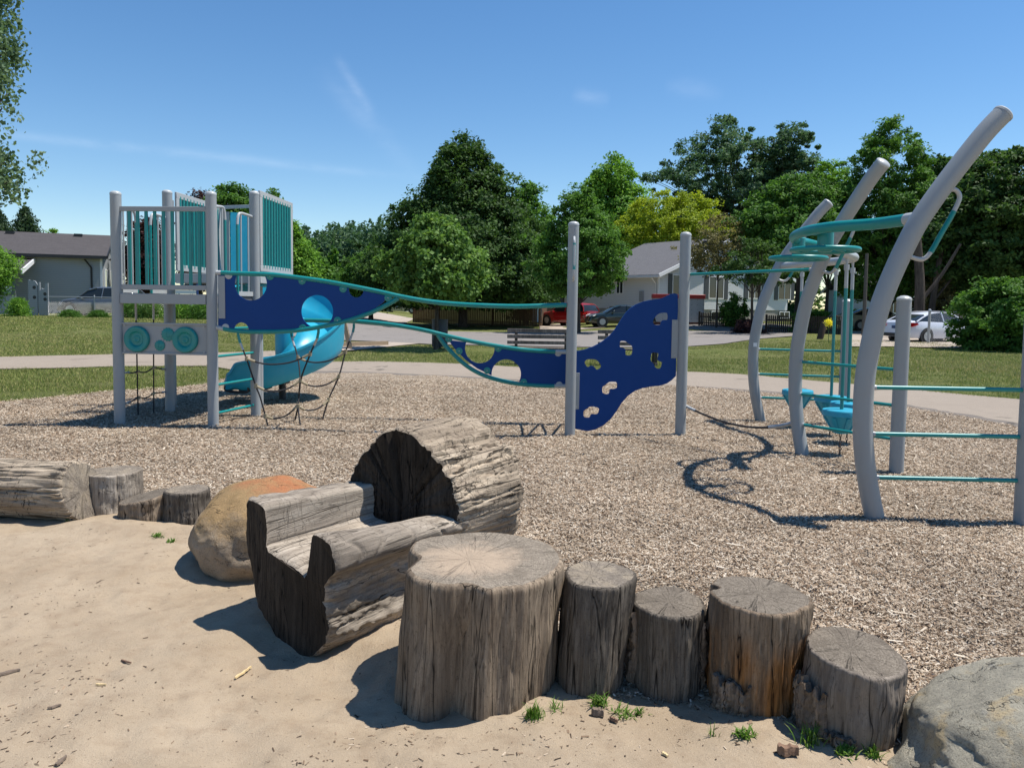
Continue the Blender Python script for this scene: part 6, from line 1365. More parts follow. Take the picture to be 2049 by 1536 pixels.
m = MB(); f.box(m, -16, ap - 0.6, -3.76, -3.58, g0 + 1.14, g0 + 1.26); f.box(m, -16, ap - 0.6, -3.70, -3.62, g0 + 2.35, zpe + 0.08); m.obj('porch_rail', GREENP, hl, smooth=False)
for a1_ in (ap - 0.8, ap - 3.0):
    m = MB(); a0_ = a1_ - 2.0
    for k in range(-8, 15):
        for s_ in (-1, 1):
            x0 = a0_ + k * 0.2; x1 = x0 + 1.1; za, zb = (g0 + 1.26, g0 + 2.36) if s_ > 0 else (g0 + 2.36, g0 + 1.26); p_ = f.p(x0, -3.66 + s_ * .01, za); q_ = f.p(x1, -3.66 + s_ * .01, zb)
            lo, hi = (a0_ - x0) / (x1 - x0), (a1_ - x0) / (x1 - x0); lo = max(0, lo); hi = min(1, hi)
            if hi - lo > 0.05: m.bar(p_.lerp(q_, lo), p_.lerp(q_, hi), 0.012, 0.045)
    m.obj('lattice', WHITE, hl, smooth=False)
# garden gate panels with cut scrolls
for i, (px, w_, tp, lb) in enumerate(((68, 0.42, 561, 'left ornamental grey garden gate panel beside the porch'), (89, 0.46, 566, 'right ornamental grey garden gate panel with stepped top'))):
    p = at(px, 626, 43.6); g = float(gz(p.x, p.y)); H = at(px, tp, 43.6).z - g; t = thing('garden_gate_panel', lb, 'garden gate', (p.x, p.y, g), 0, 'ornamental garden gate panels')
    m = MB(); pr = [(-w_ / 2, 0), (w_ / 2, 0), (w_ / 2, H * (0.9 if i == 0 else 1.0)), (w_ * 0.25, H * (.98 if i == 0 else 1.0)), (0.0, H * (1.0 if i == 0 else 0.80)), (-w_ * 0.3, H * (1.0 if i == 0 else 0.84)), (-w_ / 2, H * (1.0 if i == 0 else 0.76))]
    m.prism([Vector((p.x + a, p.y, g + z)) for a, z in pr], (0, 0.07, 0)); o = m.obj('board', SIDEG, t, smooth=False)
    for zz in (0.80, 0.52) if i == 0 else (0.66, 0.5): m = MB(); m.lathe([(0.10, 0), (0.10, 0.006), (0.0001, 0.007)], Vector((p.x + w_ * .12, p.y - 0.002, g + H * zz)), 14, R=Matrix(((1, 0, 0), (0, 0, -1), (0, 1, 0))).transposed()); m.obj('scroll_opening', DARKT, t)
    m = MB(); m.box((p.x - w_ / 2 - 0.04, p.y + .04, g + H / 2), (0.08, 0.09, H + 0.08)); m.obj('gate_post', SIDEG, t, smooth=False)

# white house on the right
k_ = at(1317, 640, 58); f = Fr((k_.x, k_.y), (0.80, 0.60)); hr_ = thing('white_house', 'white sided house with grey gable roof behind the climbing wall', 'house', (k_.x, k_.y, 0)); g0 = float(gz(k_.x, k_.y + 2))
ze = at(1317, 549, 58).z; Wg = 16.5; zr_ = ze + 3.1; MS = 9.0
m = MB(); f.box(m, 0, Wg, 0, MS, g0 + 0.95, ze); m.prism([f.p(0, 0, ze), f.p(Wg, 0, ze), f.p(Wg / 2, 0, zr_ - 0.1)], f.v * MS); m.obj('wall', SIDEW, hr_, smooth=False)
m = MB(); f.box(m, 0.05, Wg - 0.05, 0.05, MS - .05, g0 - 0.5, g0 + 0.95); m.obj('foundation', FOUND, hr_, smooth=False)
# roof with ridge running along v
m = MB(); sl = (zr_ - ze) / (Wg / 2)
for s_ in (0, 1):
    e = -0.55 if s_ == 0 else Wg + 0.55; P = [f.p(e, -0.5, ze - 0.55 * sl + .06), f.p(e, MS + 0.4, ze - 0.55 * sl + .06), f.p(Wg / 2, MS + 0.4, zr_ + .06), f.p(Wg / 2, -0.5, zr_ + .06)]; m.prism(P, (0, 0, 0.13))
ro = m.obj('roof', SHINGG, hr_, smooth=False)
m = MB(); m.bar(f.p(-0.6, -0.53, ze - 0.55 * sl + 0.1), f.p(Wg / 2, -0.53, zr_ + 0.1), 0.07, 0.26); m.bar(f.p(Wg + 0.6, -0.53, ze - 0.55 * sl + 0.1), f.p(Wg / 2, -0.53, zr_ + 0.1), 0.07, 0.26); m.obj('rake_trim', WHITE, hr_, smooth=False)
m = MB(); m.bar(f.p(-0.60, -0.5, ze - 0.55 * sl + 0.06), f.p(-0.60, MS + .4, ze - 0.55 * sl + 0.06), 0.14, 0.18); m.bar(f.p(-0.28, -0.5, ze - 0.55 * sl - 0.03), f.p(-0.28, MS + .4, ze - 0.55 * sl - 0.03), 0.5, 0.03); m.obj('gutter', WHITE, hr_, smooth=False)
m = MB(); m.lathe([(0.16, 0), (0.16, 0.45), (0.3, 0.45), (0.3, 0.7), (0.0001, 0.75)], f.p(Wg / 2 - 1.6, 1.2, zr_ - 0.85), 14); q = m.obj('roof_vent', DARKT, hr_); q.parent = ro
m = MB(); m.lathe([(0.07, 0), (0.07, 0.6)], f.p(Wg / 2 - 1.1, 0.6, zr_ - 0.5), 10); q = m.obj('vent_pipe', DARKT, hr_); q.parent = ro
def pa(px):   # a coordinate on the gable wall from the picture column
    d = ray(px, 600); n_ = Vector((-f.u.y, f.u.x, 0)); t = n_.dot(f.o) / n_.dot(d); return (Vector((d.x * t, d.y * t, 0)) - f.o).dot(f.u)
def pz(px, py):
    d = ray(px, py); n_ = Vector((-f.u.y, f.u.x, 0)); t = n_.dot(f.o) / n_.dot(d); return HC + d.z * t
window(f, hr_, 'front', pa(1344), pa(1359), pz(1350, 610), pz(1350, 549), 0.42, 0); window(f, hr_, 'front', pa(1417), pa(1447), pz(1430, 598), pz(1430, 553), 0.5, 1)
window(f, hr_, 'front', pa(1496), pa(1522), pz(1510, 598), pz(1510, 555), 0.5, 1); window(f, hr_, 'front', pa(1556), pa(1581), pz(1565, 600), pz(1565, 557), 0.5, 1)
window(f, hr_, 'front', pa(1424), pa(1442), g0 + 0.05, g0 + 0.85, 0.0, 1); window(f, hr_, 'front', pa(1560), pa(1580), g0 + 0.25, g0 + 0.85, 0.0, 1)
def pb_(px):
    d = ray(px, 600); n_ = f.u; t = n_.dot(f.o) / n_.dot(d); return (Vector((d.x * t, d.y * t, 0)) - f.o).dot(f.v)
window(f, hr_, ('left', 0.0), pb_(1247), pb_(1233), ze - 1.45, ze - 0.35, 0, 1)
m = MB(); f.box(m, -0.10, 0.02, -0.04, 0.10, g0 + .9, ze); m.obj('corner_trim', WHITE, hr_, smooth=False)
m = MB(); m.tube([f.p(-0.55, 0.25, ze - 0.3), f.p(-0.08, 0.25, ze - 0.7), f.p(-0.08, 0.25, g0)], 0.05, 8); m.obj('downspout', WHITE, hr_)
m = MB(); f.box(m, -0.14, 0, 1.5, 1.9, g0 + 1.5, g0 + 2.3); m.obj('meter_box', SIDEG, hr_, smooth=False)
# low wing with garage door side
m = MB(); f.box(m, -0.6, 7, MS, MS + 5.5, g0 - 0.4, ze - 1.0); m.obj('wing_wall', SIDEW, hr_, smooth=False)
m = MB(); m.prism([f.p(-1.1, MS - 0.02, ze - 1.05), f.p(-1.1, MS + 6, ze - 1.05), f.p(3.2, MS + 6, ze + 0.2), f.p(3.2, MS - 0.02, ze + 0.2)], (0, 0, 0.12)); m.obj('wing_roof', SHINGG, hr_, smooth=False)
m = MB(); m.bar(f.p(-1.15, MS - 0.1, ze - 0.98), f.p(-1.15, MS + 6, ze - 0.98), 0.12, 0.2); m.obj('wing_gutter', WHITE, hr_, smooth=False)
m = MB(); f.box(m, -0.68, -0.6, MS + 1.2, MS + 2.3, g0, g0 + 2.1); m.obj('door', DARKT, hr_, smooth=False)
# pale house behind the right trees
k_ = at(1800, 640, 78); f2 = Fr((k_.x, k_.y), (1, 0.2)); hp_ = thing('distant_house', 'pale house with grey roof glimpsed between trunks on the right', 'house', (k_.x, k_.y, 0))
m = MB(); f2.box(m, -3, 9, 0, 8, -0.3, 3.6); m.obj('wall', SIDEW, hp_, smooth=False); gable_roof(f2, hp_, -3.4, 9.4, 0, 8, 3.6, 6.2, 0.5, 0.12, SHINGG, WHITE); window(f2, hp_, 'front', 1.4, 2.8, 1.2, 2.8, 0, 1); window(f2, hp_, 'front', -1.4, -0.2, 1.2, 2.8, 0, 1)
k_ = at(745, 642, 96); f3 = Fr((k_.x, k_.y), (1, 0.0)); gg = thing('white_garage', 'small white garage far down the street beside a silver car', 'garage', (k_.x, k_.y, 0))
m = MB(); f3.box(m, 0, 4.2, 0, 6, -0.3, 2.3); m.obj('wall', SIDEW, gg, smooth=False); m = MB(); f3.box(m, 0.6, 2.9, -0.05, 0.0, 0, 2.0); m.obj('garage_door', WHITE, gg, smooth=False); gable_roof(f3, gg, -0.3, 4.5, 0, 6, 2.3, 3.4, 0.3, 0.1, SHING, WHITE)

# ------------------------------------------------------------------ vehicles
def car(name, label, cat, pos, hd, paint, kind='sedan', plate=None):
    sc = {'sedan': (4.6, 1.80, [(-2.3, .62), (-2.27, .86), (-2.1, 1.0), (-1.7, 1.03), (-1.0, 1.0), (0.9, .96), (1.35, .90), (1.95, .80), (2.22, .68), (2.3, .45)], [(-1.95, 1.0), (-1.55, 1.18), (-1.0, 1.36), (-.35, 1.43), (.15, 1.42), (.6, 1.30), (1.25, .93)], .31),
          'suv': (4.6, 1.86, [(-2.3, .6), (-2.28, 1.0), (-2.2, 1.1), (-1.0, 1.08), (0.9, 1.04), (1.3, 1.02), (1.95, .94), (2.24, .78), (2.3, .5)], [(-2.22, 1.08), (-2.1, 1.40), (-1.85, 1.60), (-1.0, 1.68), (0.0, 1.66), (.45, 1.55), (1.15, 1.03)], .35),
          'hatch': (4.0, 1.72, [(-2.0, .6), (-1.98, .95), (-1.9, 1.02), (-1.0, 1.0), (0.8, .98), (1.2, .92), (1.7, .80), (1.95, .66), (2.0, .45)], [(-1.92, 1.0), (-1.75, 1.3), (-1.3, 1.46), (-.4, 1.5), (.1, 1.46), (1.05, .95)], .30)}[kind]
    L, W, top, gh, wr = sc; g = float(gz(*pos)); t = thing(name, label, cat, (pos[0], pos[1], g), 0, 'parked cars'); Rz = Matrix.Rotation(hd, 3, 'Z'); O = Vector((pos[0], pos[1], g))
    def wp(x, y, z): return O + Rz @ Vector((x, y, z))
    tx = [p[0] for p in top]; tz = [p[1] for p in top]; xs = np.concatenate([np.linspace(-L / 2, -L / 2 + .3, 5), np.linspace(-L / 2 + .45, L / 2 - .45, 16), np.linspace(L / 2 - .3, L / 2, 5)])
    m = MB(); vs = []; fs = []; k0 = None
    for x in xs:
        zt_ = float(np.interp(x, tx, tz)); e = abs(x) / (L / 2); w_ = W / 2 * (1 - 0.20 * e ** 7); zb_ = 0.20 + 0.10 * e ** 8
        sec = [(0, zt_ + 0.015), (0.55 * w_, zt_ + 0.008), (0.84 * w_, zt_ - 0.02), (0.93 * w_, zt_ - 0.07), (0.975 * w_, zt_ - 0.17 * zt_), (w_, zt_ * 0.70), (w_ * 1.0, zt_ * 0.52), (0.965 * w_, 0.32), (0.92 * w_, zb_), (0, zb_)]
        full = sec + [(-a, b_) for a, b_ in sec[-2:0:-1]]; k0 = len(full); vs += [wp(x, a, b_) for a, b_ in full]
    for i in range(len(xs) - 1):
        for j in range(k0): fs.append((i * k0 + j, i * k0 + (j + 1) % k0, (i + 1) * k0 + (j + 1) % k0, (i + 1) * k0 + j))
    fs.append(tuple(range(k0))); fs.append(tuple((len(xs) - 1) * k0 + j for j in reversed(range(k0)))); m.add(vs, fs); m.obj('body', paint, t, ang=28)
    gx = [p[0] for p in gh]; gzv = [p[1] for p in gh]; xs2 = np.linspace(gx[0], gx[-1], 20); rzmax = max(gzv)
    def gsec(x, off=0.0):
        zt_ = float(np.interp(x, gx, gzv)) + off; zb_ = float(np.interp(x, tx, tz)) - 0.06; h_ = max(0.01, zt_ - zb_); wb = W / 2 * 0.90 + off; wt = wb - 0.30 * min(1, h_) - 0.03
        return zt_, zb_, wb, wt
    m = MB(); vs = []; fs = []
    for x in xs2:
        zt_, zb_, wb, wt = gsec(x); vs += [wp(x, wb, zb_), wp(x, wt + 0.02, zt_ - 0.05), wp(x, wt - 0.10, zt_), wp(x, -wt + 0.10, zt_), wp(x, -wt - 0.02, zt_ - 0.05), wp(x, -wb, zb_)]
    for i in range(len(xs2) - 1):
        for j in range(6): fs.append((i * 6 + j, i * 6 + (j + 1) % 6, (i + 1) * 6 + (j + 1) % 6, (i + 1) * 6 + j))
    fs += [tuple(range(6)), tuple((len(xs2) - 1) * 6 + j for j in reversed(range(6)))]; m.add(vs, fs); m.obj('windows', GLASS, t, ang=30)
    # roof skin and pillars
    m = MB(); xr = [x for x in np.linspace(gx[0], gx[-1], 40) if np.interp(x, gx, gzv) > rzmax - 0.17]; vs = []; fs = []
    for x in xr:
        zt_, zb_, wb, wt = gsec(x, 0.012); vs += [wp(x, wt + 0.022, zt_ - 0.075), wp(x, wt - 0.08, zt_ + 0.004), wp(x, -wt + 0.08, zt_ + 0.004), wp(x, -wt - 0.022, zt_ - 0.075)]
    for i in range(len(xr) - 1):
        for j in range(3): fs.append((i * 4 + j, i * 4 + j + 1, (i + 1) * 4 + j + 1, (i + 1) * 4 + j))
    m.add(vs, fs); m.obj('roof', paint, t, ang=40)
    for sgn in (1, -1):
        def gp(x, q): zt_, zb_, wb, wt = gsec(x, 0.012); return wp(x, sgn * (wb + (wt + .02 - wb) * q), zb_ + (zt_ - .05 - zb_) * q)
        pil = [[(gx[0] + .02, 0.1), (gx[1], 0.9), (gx[2], 1.0)], [(-0.25 if kind != 'suv' else -0.35, 0.0), (-0.28 if kind != 'suv' else -0.38, 1.0)], [(gx[-1] - .03, 0.2), (gx[-2] + .06, 1.0), (gx[-3], 1.0)]]
        if kind == 'suv': pil.append([(-1.35, 0), (-1.35, 1)])
        for pl in pil: m = MB(); m.tube([gp(x, q) for x, q in pl], 0.035, 6); m.obj('pillar', paint, t)
        m = MB(); m.bar(wp(0.72, sgn * W * 0.47, 0.98), wp(0.72, sgn * (W * 0.47 + 0.22), 1.0), 0.12, 0.13); m.obj('side_mirror', paint, t, bevel=0.02)
        for wx in (-L / 2 + 0.86 + (0.1 if kind != 'hatch' else -.1), L / 2 - 0.86):
            c = wp(wx, sgn * (W / 2 - 0.10), wr); ax_ = Rz @ Vector((0, sgn, 0)); R = Matrix((Rz @ Vector((1, 0, 0)), Vector((0, 0, 1)) , ax_)).transposed()
            m = MB(); m.lathe([(wr + 0.07, -0.05), (wr + 0.07, 0.104), (0.0001, 0.105)], c, 28, R=R); m.obj('wheel_arch', BLACKM, t)
            m = MB(); m.lathe([(wr - .1, -0.06), (wr - 0.01, -0.05), (wr, -0.03), (wr, 0.09), (wr - 0.015, 0.115), (wr * 0.68, 0.12), (wr * .66, 0.10)], c, 28, R=R); ty = m.obj('tyre', RUBBER, t)
            m = MB(); m.lathe([(wr * 0.68, 0.118), (wr * 0.60, 0.11), (wr * .58, 0.10), (0.0001, 0.10)], c, 20, R=R)
            for k in range(5):
                a = k * math.tau / 5; m.bar(c + ax_ * 0.113 + R @ Vector((0.03 * math.cos(a), 0.03 * math.sin(a), 0)), c + ax_ * 0.113 + R @ Vector((wr * .62 * math.cos(a), wr * .62 * math.sin(a), 0)), 0.03, 0.045)
            q = m.obj('rim', STEEL, t); q.parent = ty
        bz_ = .80 if kind != 'suv' else .92; m = MB(); m.prism([wp(-L / 2 - 0.006 + 0.02, sgn * W * .28, bz_ - .06), wp(-L / 2 + 0.02, sgn * W * .30, bz_ + .10), wp(-L / 2 + .10, sgn * W * .47, bz_ + .11), wp(-L / 2 + .36, sgn * W * .497, bz_ + .09), wp(-L / 2 + .40, sgn * W * .502, bz_ + .02), wp(-L / 2 + .08, sgn * W * .475, bz_ - .07)], Rz @ Vector((-0.012, sgn * 0.012, 0))); m.obj('tail_light', TAILR, t, smooth=False)
        m = MB(); m.prism([wp(L / 2 - .06, sgn * W * .26, .62), wp(L / 2 - .10, sgn * W * .28, .73), wp(L / 2 - .45, sgn * W * .475, .82), wp(L / 2 - .34, sgn * W * .485, .68)], Rz @ Vector((0.02, sgn * 0.02, 0.01))); m.obj('headlight', WHITE, t, smooth=False)
    m = MB(); m.bar(wp(-L / 2 - 0.012, -W * .40, 0.36), wp(-L / 2 - 0.012, W * .40, 0.36), 0.02, 0.14); m.obj('rear_bumper', BLACKM, t, smooth=False)
    m = MB(); m.bar(wp(-L / 2 - 0.006, -0.18, 0.70 if kind != 'suv' else .62), wp(-L / 2 - 0.006, 0.18, 0.70 if kind != 'suv' else .62), 0.02, 0.13); m.obj('number_plate', plate or WHITE, t, smooth=False)
    m = MB(); m.bar(wp(L / 2 - 0.004, -W * .3, 0.42), wp(L / 2 - 0.004, W * .3, 0.42), 0.02, 0.18); m.obj('grille', BLACKM, t, smooth=False)
    return t
TAILR = m_plain('tail_light_red', (0.42, 0.008, 0.006), 0.2)
def m_car(n_, c, metal=0.0): b = NB(n_); v = b.tc(); return b.fin(b.mix(b.math('MULTIPLY', b.noise(v, 2, 3), .2), c, tuple(.75 * q for q in c)), 0.25, None, metal, 0.5, 0.8)
CW = m_car('white_car_paint', (0.62, 0.66, 0.74)); CG = m_car('grey_car_paint', (0.12, 0.135, 0.15), 0.3); CR = m_car('red_car_paint', (0.30, 0.008, 0.010)); CD = m_car('dark_green_car_paint', (0.010, 0.020, 0.016)); CB = m_car('beige_car_paint', (0.42, 0.37, 0.26)); CS = m_car('silver_car_paint', (0.38, 0.39, 0.41), 0.4)
PLB = m_plain('blue_plate', (0.02, 0.05, 0.14), 0.4)
pc = at(207, 640, 45.5); car('grey_suv', 'dark silver grey SUV parked behind the chain link fence', 'suv', (pc.x, pc.y), math.pi, CG, 'suv')
th = math.radians(22); r2 = Vector((17.8, 34.3, 0)); ctr = r2 + Vector((math.cos(th), math.sin(th), 0)) * 2.3 + Vector((-math.sin(th), math.cos(th), 0)) * 0.9
car('white_sedan', 'white sedan with red tail light parked behind the chain link post', 'car', (ctr.x, ctr.y), th, CW, 'sedan', PLB)
pc = at(1166, 650, 56.0); car('red_suv', 'bright red SUV parked on the far driveway, rear window showing', 'suv', (pc.x - 0.9, pc.y + 1.2), math.radians(132), CR, 'suv')
pc = at(1240, 650, 52.5); car('dark_sedan', 'dark green sedan parked nose left beside the red SUV', 'car', (pc.x, pc.y), math.radians(188), CD, 'sedan')
pc = at(1748, 650, 51); car('beige_sedan', 'beige sedan half hidden behind the nearest arch and posts', 'car', (pc.x, pc.y), 0.05, CB, 'sedan')
pc = at(722, 640, 84); car('white_hatchback', 'small white car on the street under the blue panel tip', 'car', (pc.x, pc.y), 0.1, CW, 'hatch')
pc = at(803, 640, 88); car('silver_suv', 'silver SUV in front of the white garage', 'suv', (pc.x, pc.y), math.pi, CS, 'suv')

# ------------------------------------------------------------------ fences
def chain_link(label, pts, H, posts, gates=None, r_post=0.032, pitch=0.11):
    a, b_ = pts; ga, gb = float(gz(*a)), float(gz(*b_)); A_ = Vector((a[0], a[1], ga)); B_ = Vector((b_[0], b_[1], gb)); t = thing('chain_link_fence', label, 'fence', tuple(A_)); L = (B_ - A_).length; u = (B_ - A_) / L
    m = MB(); m.tube([A_ + Vector((0, 0, H)), B_ + Vector((0, 0, H))], 0.022, 10); m.obj('top_rail', STEEL, t)
    for k in posts:
        p = A_ + u * (L * k); m = MB(); m.lathe([(r_post, -0.1), (r_post, H + 0.05), (r_post * 1.25, H + 0.05), (r_post * 1.1, H + 0.09), (0.0001, H + 0.12)], p, 12); m.obj('fence_post', STEEL, t)
    m = MB(); n_ = int((L + H) / pitch)
    for s_ in (1, -1):
        for k in range(-int(H / pitch), int(L / pitch) + 1):
            x0 = k * pitch; x1 = x0 + H; lo, hi = max(0, -x0 / H), min(1, (L - x0) / H)
            if hi <= lo: continue
            za, zb = (0.03, H - .01) if s_ > 0 else (H - .01, 0.03); p_ = A_ + u * x0 + Vector((0, 0, za)); q_ = A_ + u * x1 + Vector((0, 0, zb)); m.tube([p_.lerp(q_, lo), p_.lerp(q_, hi)], 0.0018, 3, caps=False)
    m.obj('wire_mesh', STEEL, t, smooth=False); return t
a = at(96, 630, 43); b_ = at(430, 640, 43); chain_link('low chain link fence with plants in front of the grey car', ((a.x, a.y), (b_.x, b_.y)), 1.08, [0.28, 0.62, 0.95])
a = G(1857, 692); b_ = G(1985, 702); chain_link('chain link fence panel with thick steel post beside the white sedan', ((a.x, a.y), (b_.x, b_.y)), 1.42, [0.0], r_post=0.055, pitch=0.09)
def board_fence(name, label, p, q, H, bw, gap, mat, group=None, pick=False, dz=0.0):
    A_ = Vector((p[0], p[1], 0)); B_ = Vector((q[0], q[1], 0)); L = (B_ - A_).length; u = (B_ - A_) / L; t = thing(name, label, 'fence', tuple(A_), 0, group); rz = math.atan2(u.y, u.x); m = MB(); n_ = int(L / (bw + gap)); rr = random.Random(4)
    for k in range(n_):
        c = A_ + u * ((k + 0.5) * (bw + gap)); g = float(gz(c.x, c.y)); h = H * (1 + rr.uniform(-.012, .012)); m.box((c.x, c.y, g + h / 2), (bw, 0.022, h), rz)
        if pick: m.prism([Vector((c.x, c.y, g + h)) + u * d + Vector((0, 0, z)) for d, z in ((-bw / 2, 0), (bw / 2, 0), (0, bw * .6))], Vector((-u.y, u.x, 0)) * 0.02)
    m.obj('boards', mat, t, smooth=False); g = float(gz(A_.x, A_.y))
    for zz in (0.25, H - 0.25): m = MB(); nv = Vector((-u.y, u.x, 0)) * 0.035; m.bar(A_ + nv + Vector((0, 0, g + zz)), B_ + nv + Vector((0, 0, float(gz(B_.x, B_.y)) + zz)), 0.04, 0.09); m.obj('rail', mat, t, smooth=False)
    for k in range(int(L / 2.4) + 2):
        c = A_ + u * min(L, k * 2.4) + Vector((-u.y, u.x, 0)) * 0.09; m = MB(); m.box((c.x, c.y, float(gz(c.x, c.y)) + (H + .08) / 2), (0.1, 0.1, H + 0.08), rz); m.obj('fence_post', mat, t, smooth=False)
a = at(826, 650, 62); b_ = at(1078, 650, 57); board_fence('board_fence', 'brown vertical board fence in the shade under the big pointed tree', (a.x, a.y), (b_.x, b_.y), 1.8, 0.135, 0.02, CEDAR)
a = at(1083, 650, 57.2); b_ = at(1108, 650, 63); board_fence('board_fence', 'short return of the brown board fence behind the red SUV', (a.x, a.y), (b_.x, b_.y), 1.8, 0.135, 0.02, CEDAR)
a = at(1532, 660, 47); b_ = at(1686, 664, 44.5); board_fence('picket_fence', 'low dark picket fence in front of the clipped hedge', (a.x, a.y), (b_.x, b_.y), 1.0, 0.09, 0.035, DKWOOD, None, True)
a = at(1398, 650, 52); b_ = at(1446, 650, 51); board_fence('picket_fence', 'short piece of low picket fence by the mailbox', (a.x, a.y), (b_.x, b_.y), 0.9, 0.09, 0.035, DKWOOD, None, True)

# ------------------------------------------------------------------ street furniture
def bench(label, px, Y=21.0):
    c = at(px, 660, Y); g = float(gz(c.x, c.y)); t = thing('park_bench', label, 'bench', (c.x, c.y, g), 0, 'park benches facing the street'); L = 1.85
    for k, (z, h) in enumerate(((0.93, 0.10), (0.77, 0.10), (0.61, 0.09))): m = MB(); m.box((c.x, c.y - 0.035 * k + 0.05 - .07, g + z), (L, 0.04, h)); m.obj('backrest_slat', BENCHW, t, bevel=0.006)
    for k in range(3): m = MB(); m.box((c.x, c.y + 0.12 + 0.13 * k, g + 0.44), (L, 0.11, 0.045)); m.obj('seat_slat', BENCHW, t, bevel=0.006)
    for s_ in (-0.68, 0.68):
        m = MB(); m.bar((c.x + s_, c.y + 0.03, g), (c.x + s_, c.y - 0.0, g + 0.98), 0.08, 0.06); m.obj('support', BLACKM, t); m = MB(); m.bar((c.x + s_, c.y + 0.42, g), (c.x + s_, c.y + 0.38, g + 0.42), 0.07, 0.06); m.obj('leg', BLACKM, t); m = MB(); m.bar((c.x + s_, c.y - 0.08, g + 0.05), (c.x + s_, c.y + 0.5, g + 0.05), 0.08, 0.08); m.obj('foot', BENCHW, t)
bench('weathered park bench seen from behind, left of the front wall post', 1083); bench('weathered park bench half hidden behind the blue climbing wall', 1264)
c = at(880, 680, 27.6); g = float(gz(c.x, c.y)); t = thing('litter_bin', 'dark round slatted litter bin beside the young linden trunk', 'litter bin', (c.x, c.y, g)); BIN = m_plain('dark_blue_bin', (0.025, 0.032, 0.042), 0.5, .3)
m = MB(); m.lathe([(0.28, 0.08), (0.285, 0.30), (0.29, 0.32), (0.285, 0.34), (0.285, 0.60), (0.29, 0.62), (0.285, 0.64), (0.285, 1.02), (0.30, 1.03), (0.30, 1.06), (0.27, 1.06), (0.26, 0.9), (0.0001, 0.85)], c * Vector((1, 1, 0)) + Vector((0, 0, g)), 32); m.obj('barrel', BIN, t); m = MB(); m.lathe([(0.04, -0.05), (0.04, 0.3)], c * Vector((1, 1, 0)) + Vector((0, 0, g)), 10); m.obj('stand', BLACKM, t)
# community mailbox with red top
mb0, mb1 = at(1306, 640, 53), at(1409, 640, 53); g = float(gz(mb1.x, mb1.y)); t = thing('community_mailbox', 'grey community mailbox with many doors and a red top', 'mailbox', ((mb0.x + mb1.x) / 2, 53, g)); zt_ = at(1360, 589, 53).z; RED = m_plain('red_top', (0.42, 0.012, 0.012), 0.4); MBG = m_plain('mailbox_grey', (0.42, 0.44, 0.46), 0.5)
xc = (mb0.x + mb1.x) / 2; wd = mb1.x - mb0.x; m = MB(); m.box((xc, 53.3, g + 0.16 + (zt_ - 0.28 - g - 0.16) / 2), (wd, 0.5, zt_ - 0.28 - g - 0.16)); m.obj('cabinet', MBG, t, bevel=0.01)
m = MB(); m.box((xc, 53.28, zt_ - 0.14), (wd + 0.06, 0.62, 0.28)); m.obj('red_top', RED, t, bevel=0.02); m = MB(); m.box((xc, 53.3, g + 0.06), (wd - 0.1, 0.4, 0.28)); m.obj('plinth', m_plain('brick_red_base', (0.16, 0.05, 0.03), 0.8), t)
for r_ in range(5):
    for k in range(9):
        dx = wd * (k + 0.5) / 9 - wd / 2; dz = (zt_ - 0.28 - g - 0.16); z = g + 0.16 + dz * (r_ + 0.5) / 5; m = MB(); m.box((xc + dx, 53.045, z), (wd / 9 - 0.05, 0.02, dz / 5 - 0.05)); o = m.obj('mailbox_door', MBG, t, smooth=False); m = MB(); m.box((xc + dx + wd / 36, 53.03, z + dz * .04), (0.03, 0.02, 0.04)); q = m.obj('lock', DARKT, t, smooth=False); q.parent = o
# notice board behind the tower
c = at(373, 600, 47); g = float(gz(c.x, c.y)); t = thing('notice_board', 'blue framed notice board with green header and three white papers', 'notice board', (c.x, c.y, g)); BLU = m_plain('blue_frame', (0.01, 0.05, 0.22), 0.4); GRN = m_plain('green_header', (0.02, 0.36, 0.12), 0.5)
za, zb = at(373, 566, 47).z, at(373, 551, 47).z; x0, x1 = at(350, 600, 47).x, at(395, 600, 47).x
for x in (x0 - 0.05, x1): m = MB(); m.box((x, 47, (g + zb) / 2), (0.09, 0.09, zb - g)); m.obj('frame_post', BLU, t)
m = MB(); m.box(((x0 + x1) / 2, 46.98, (za + zb) / 2 + .05), (x1 - x0 - .2, 0.06, zb - za)); m.obj('header', GRN, t, smooth=False)
m = MB(); m.box(((x0 + x1) / 2, 46.98, za - 0.0), (x1 - x0 - .2, 0.05, 0.09)); m.obj('white_strip', WHITE, t, smooth=False)
z1, z0 = at(373, 581, 47).z, at(373, 588, 47).z; m = MB(); m.box(((x0 + x1) / 2, 46.98, (z0 + z1) / 2), (x1 - x0 - .1, 0.05, z1 - z0)); m.obj('white_panel', WHITE, t, smooth=False)
z1, z0 = at(373, 601, 47).z, at(373, 611, 47).z; m = MB(); m.box(((x0 + x1) / 2, 47.0, (z0 + z1) / 2), (x1 - x0 - .1, 0.03, z1 - z0 + 0.12)); m.obj('lower_panel', BLU, t, smooth=False)
for k in range(3): m = MB(); m.box((x0 + (x1 - x0) * (k + 0.5) / 3, 46.97, (z0 + z1) / 2), ((x1 - x0) / 3 - 0.08, 0.02, z1 - z0)); m.obj('paper', WHITE, t, smooth=False)
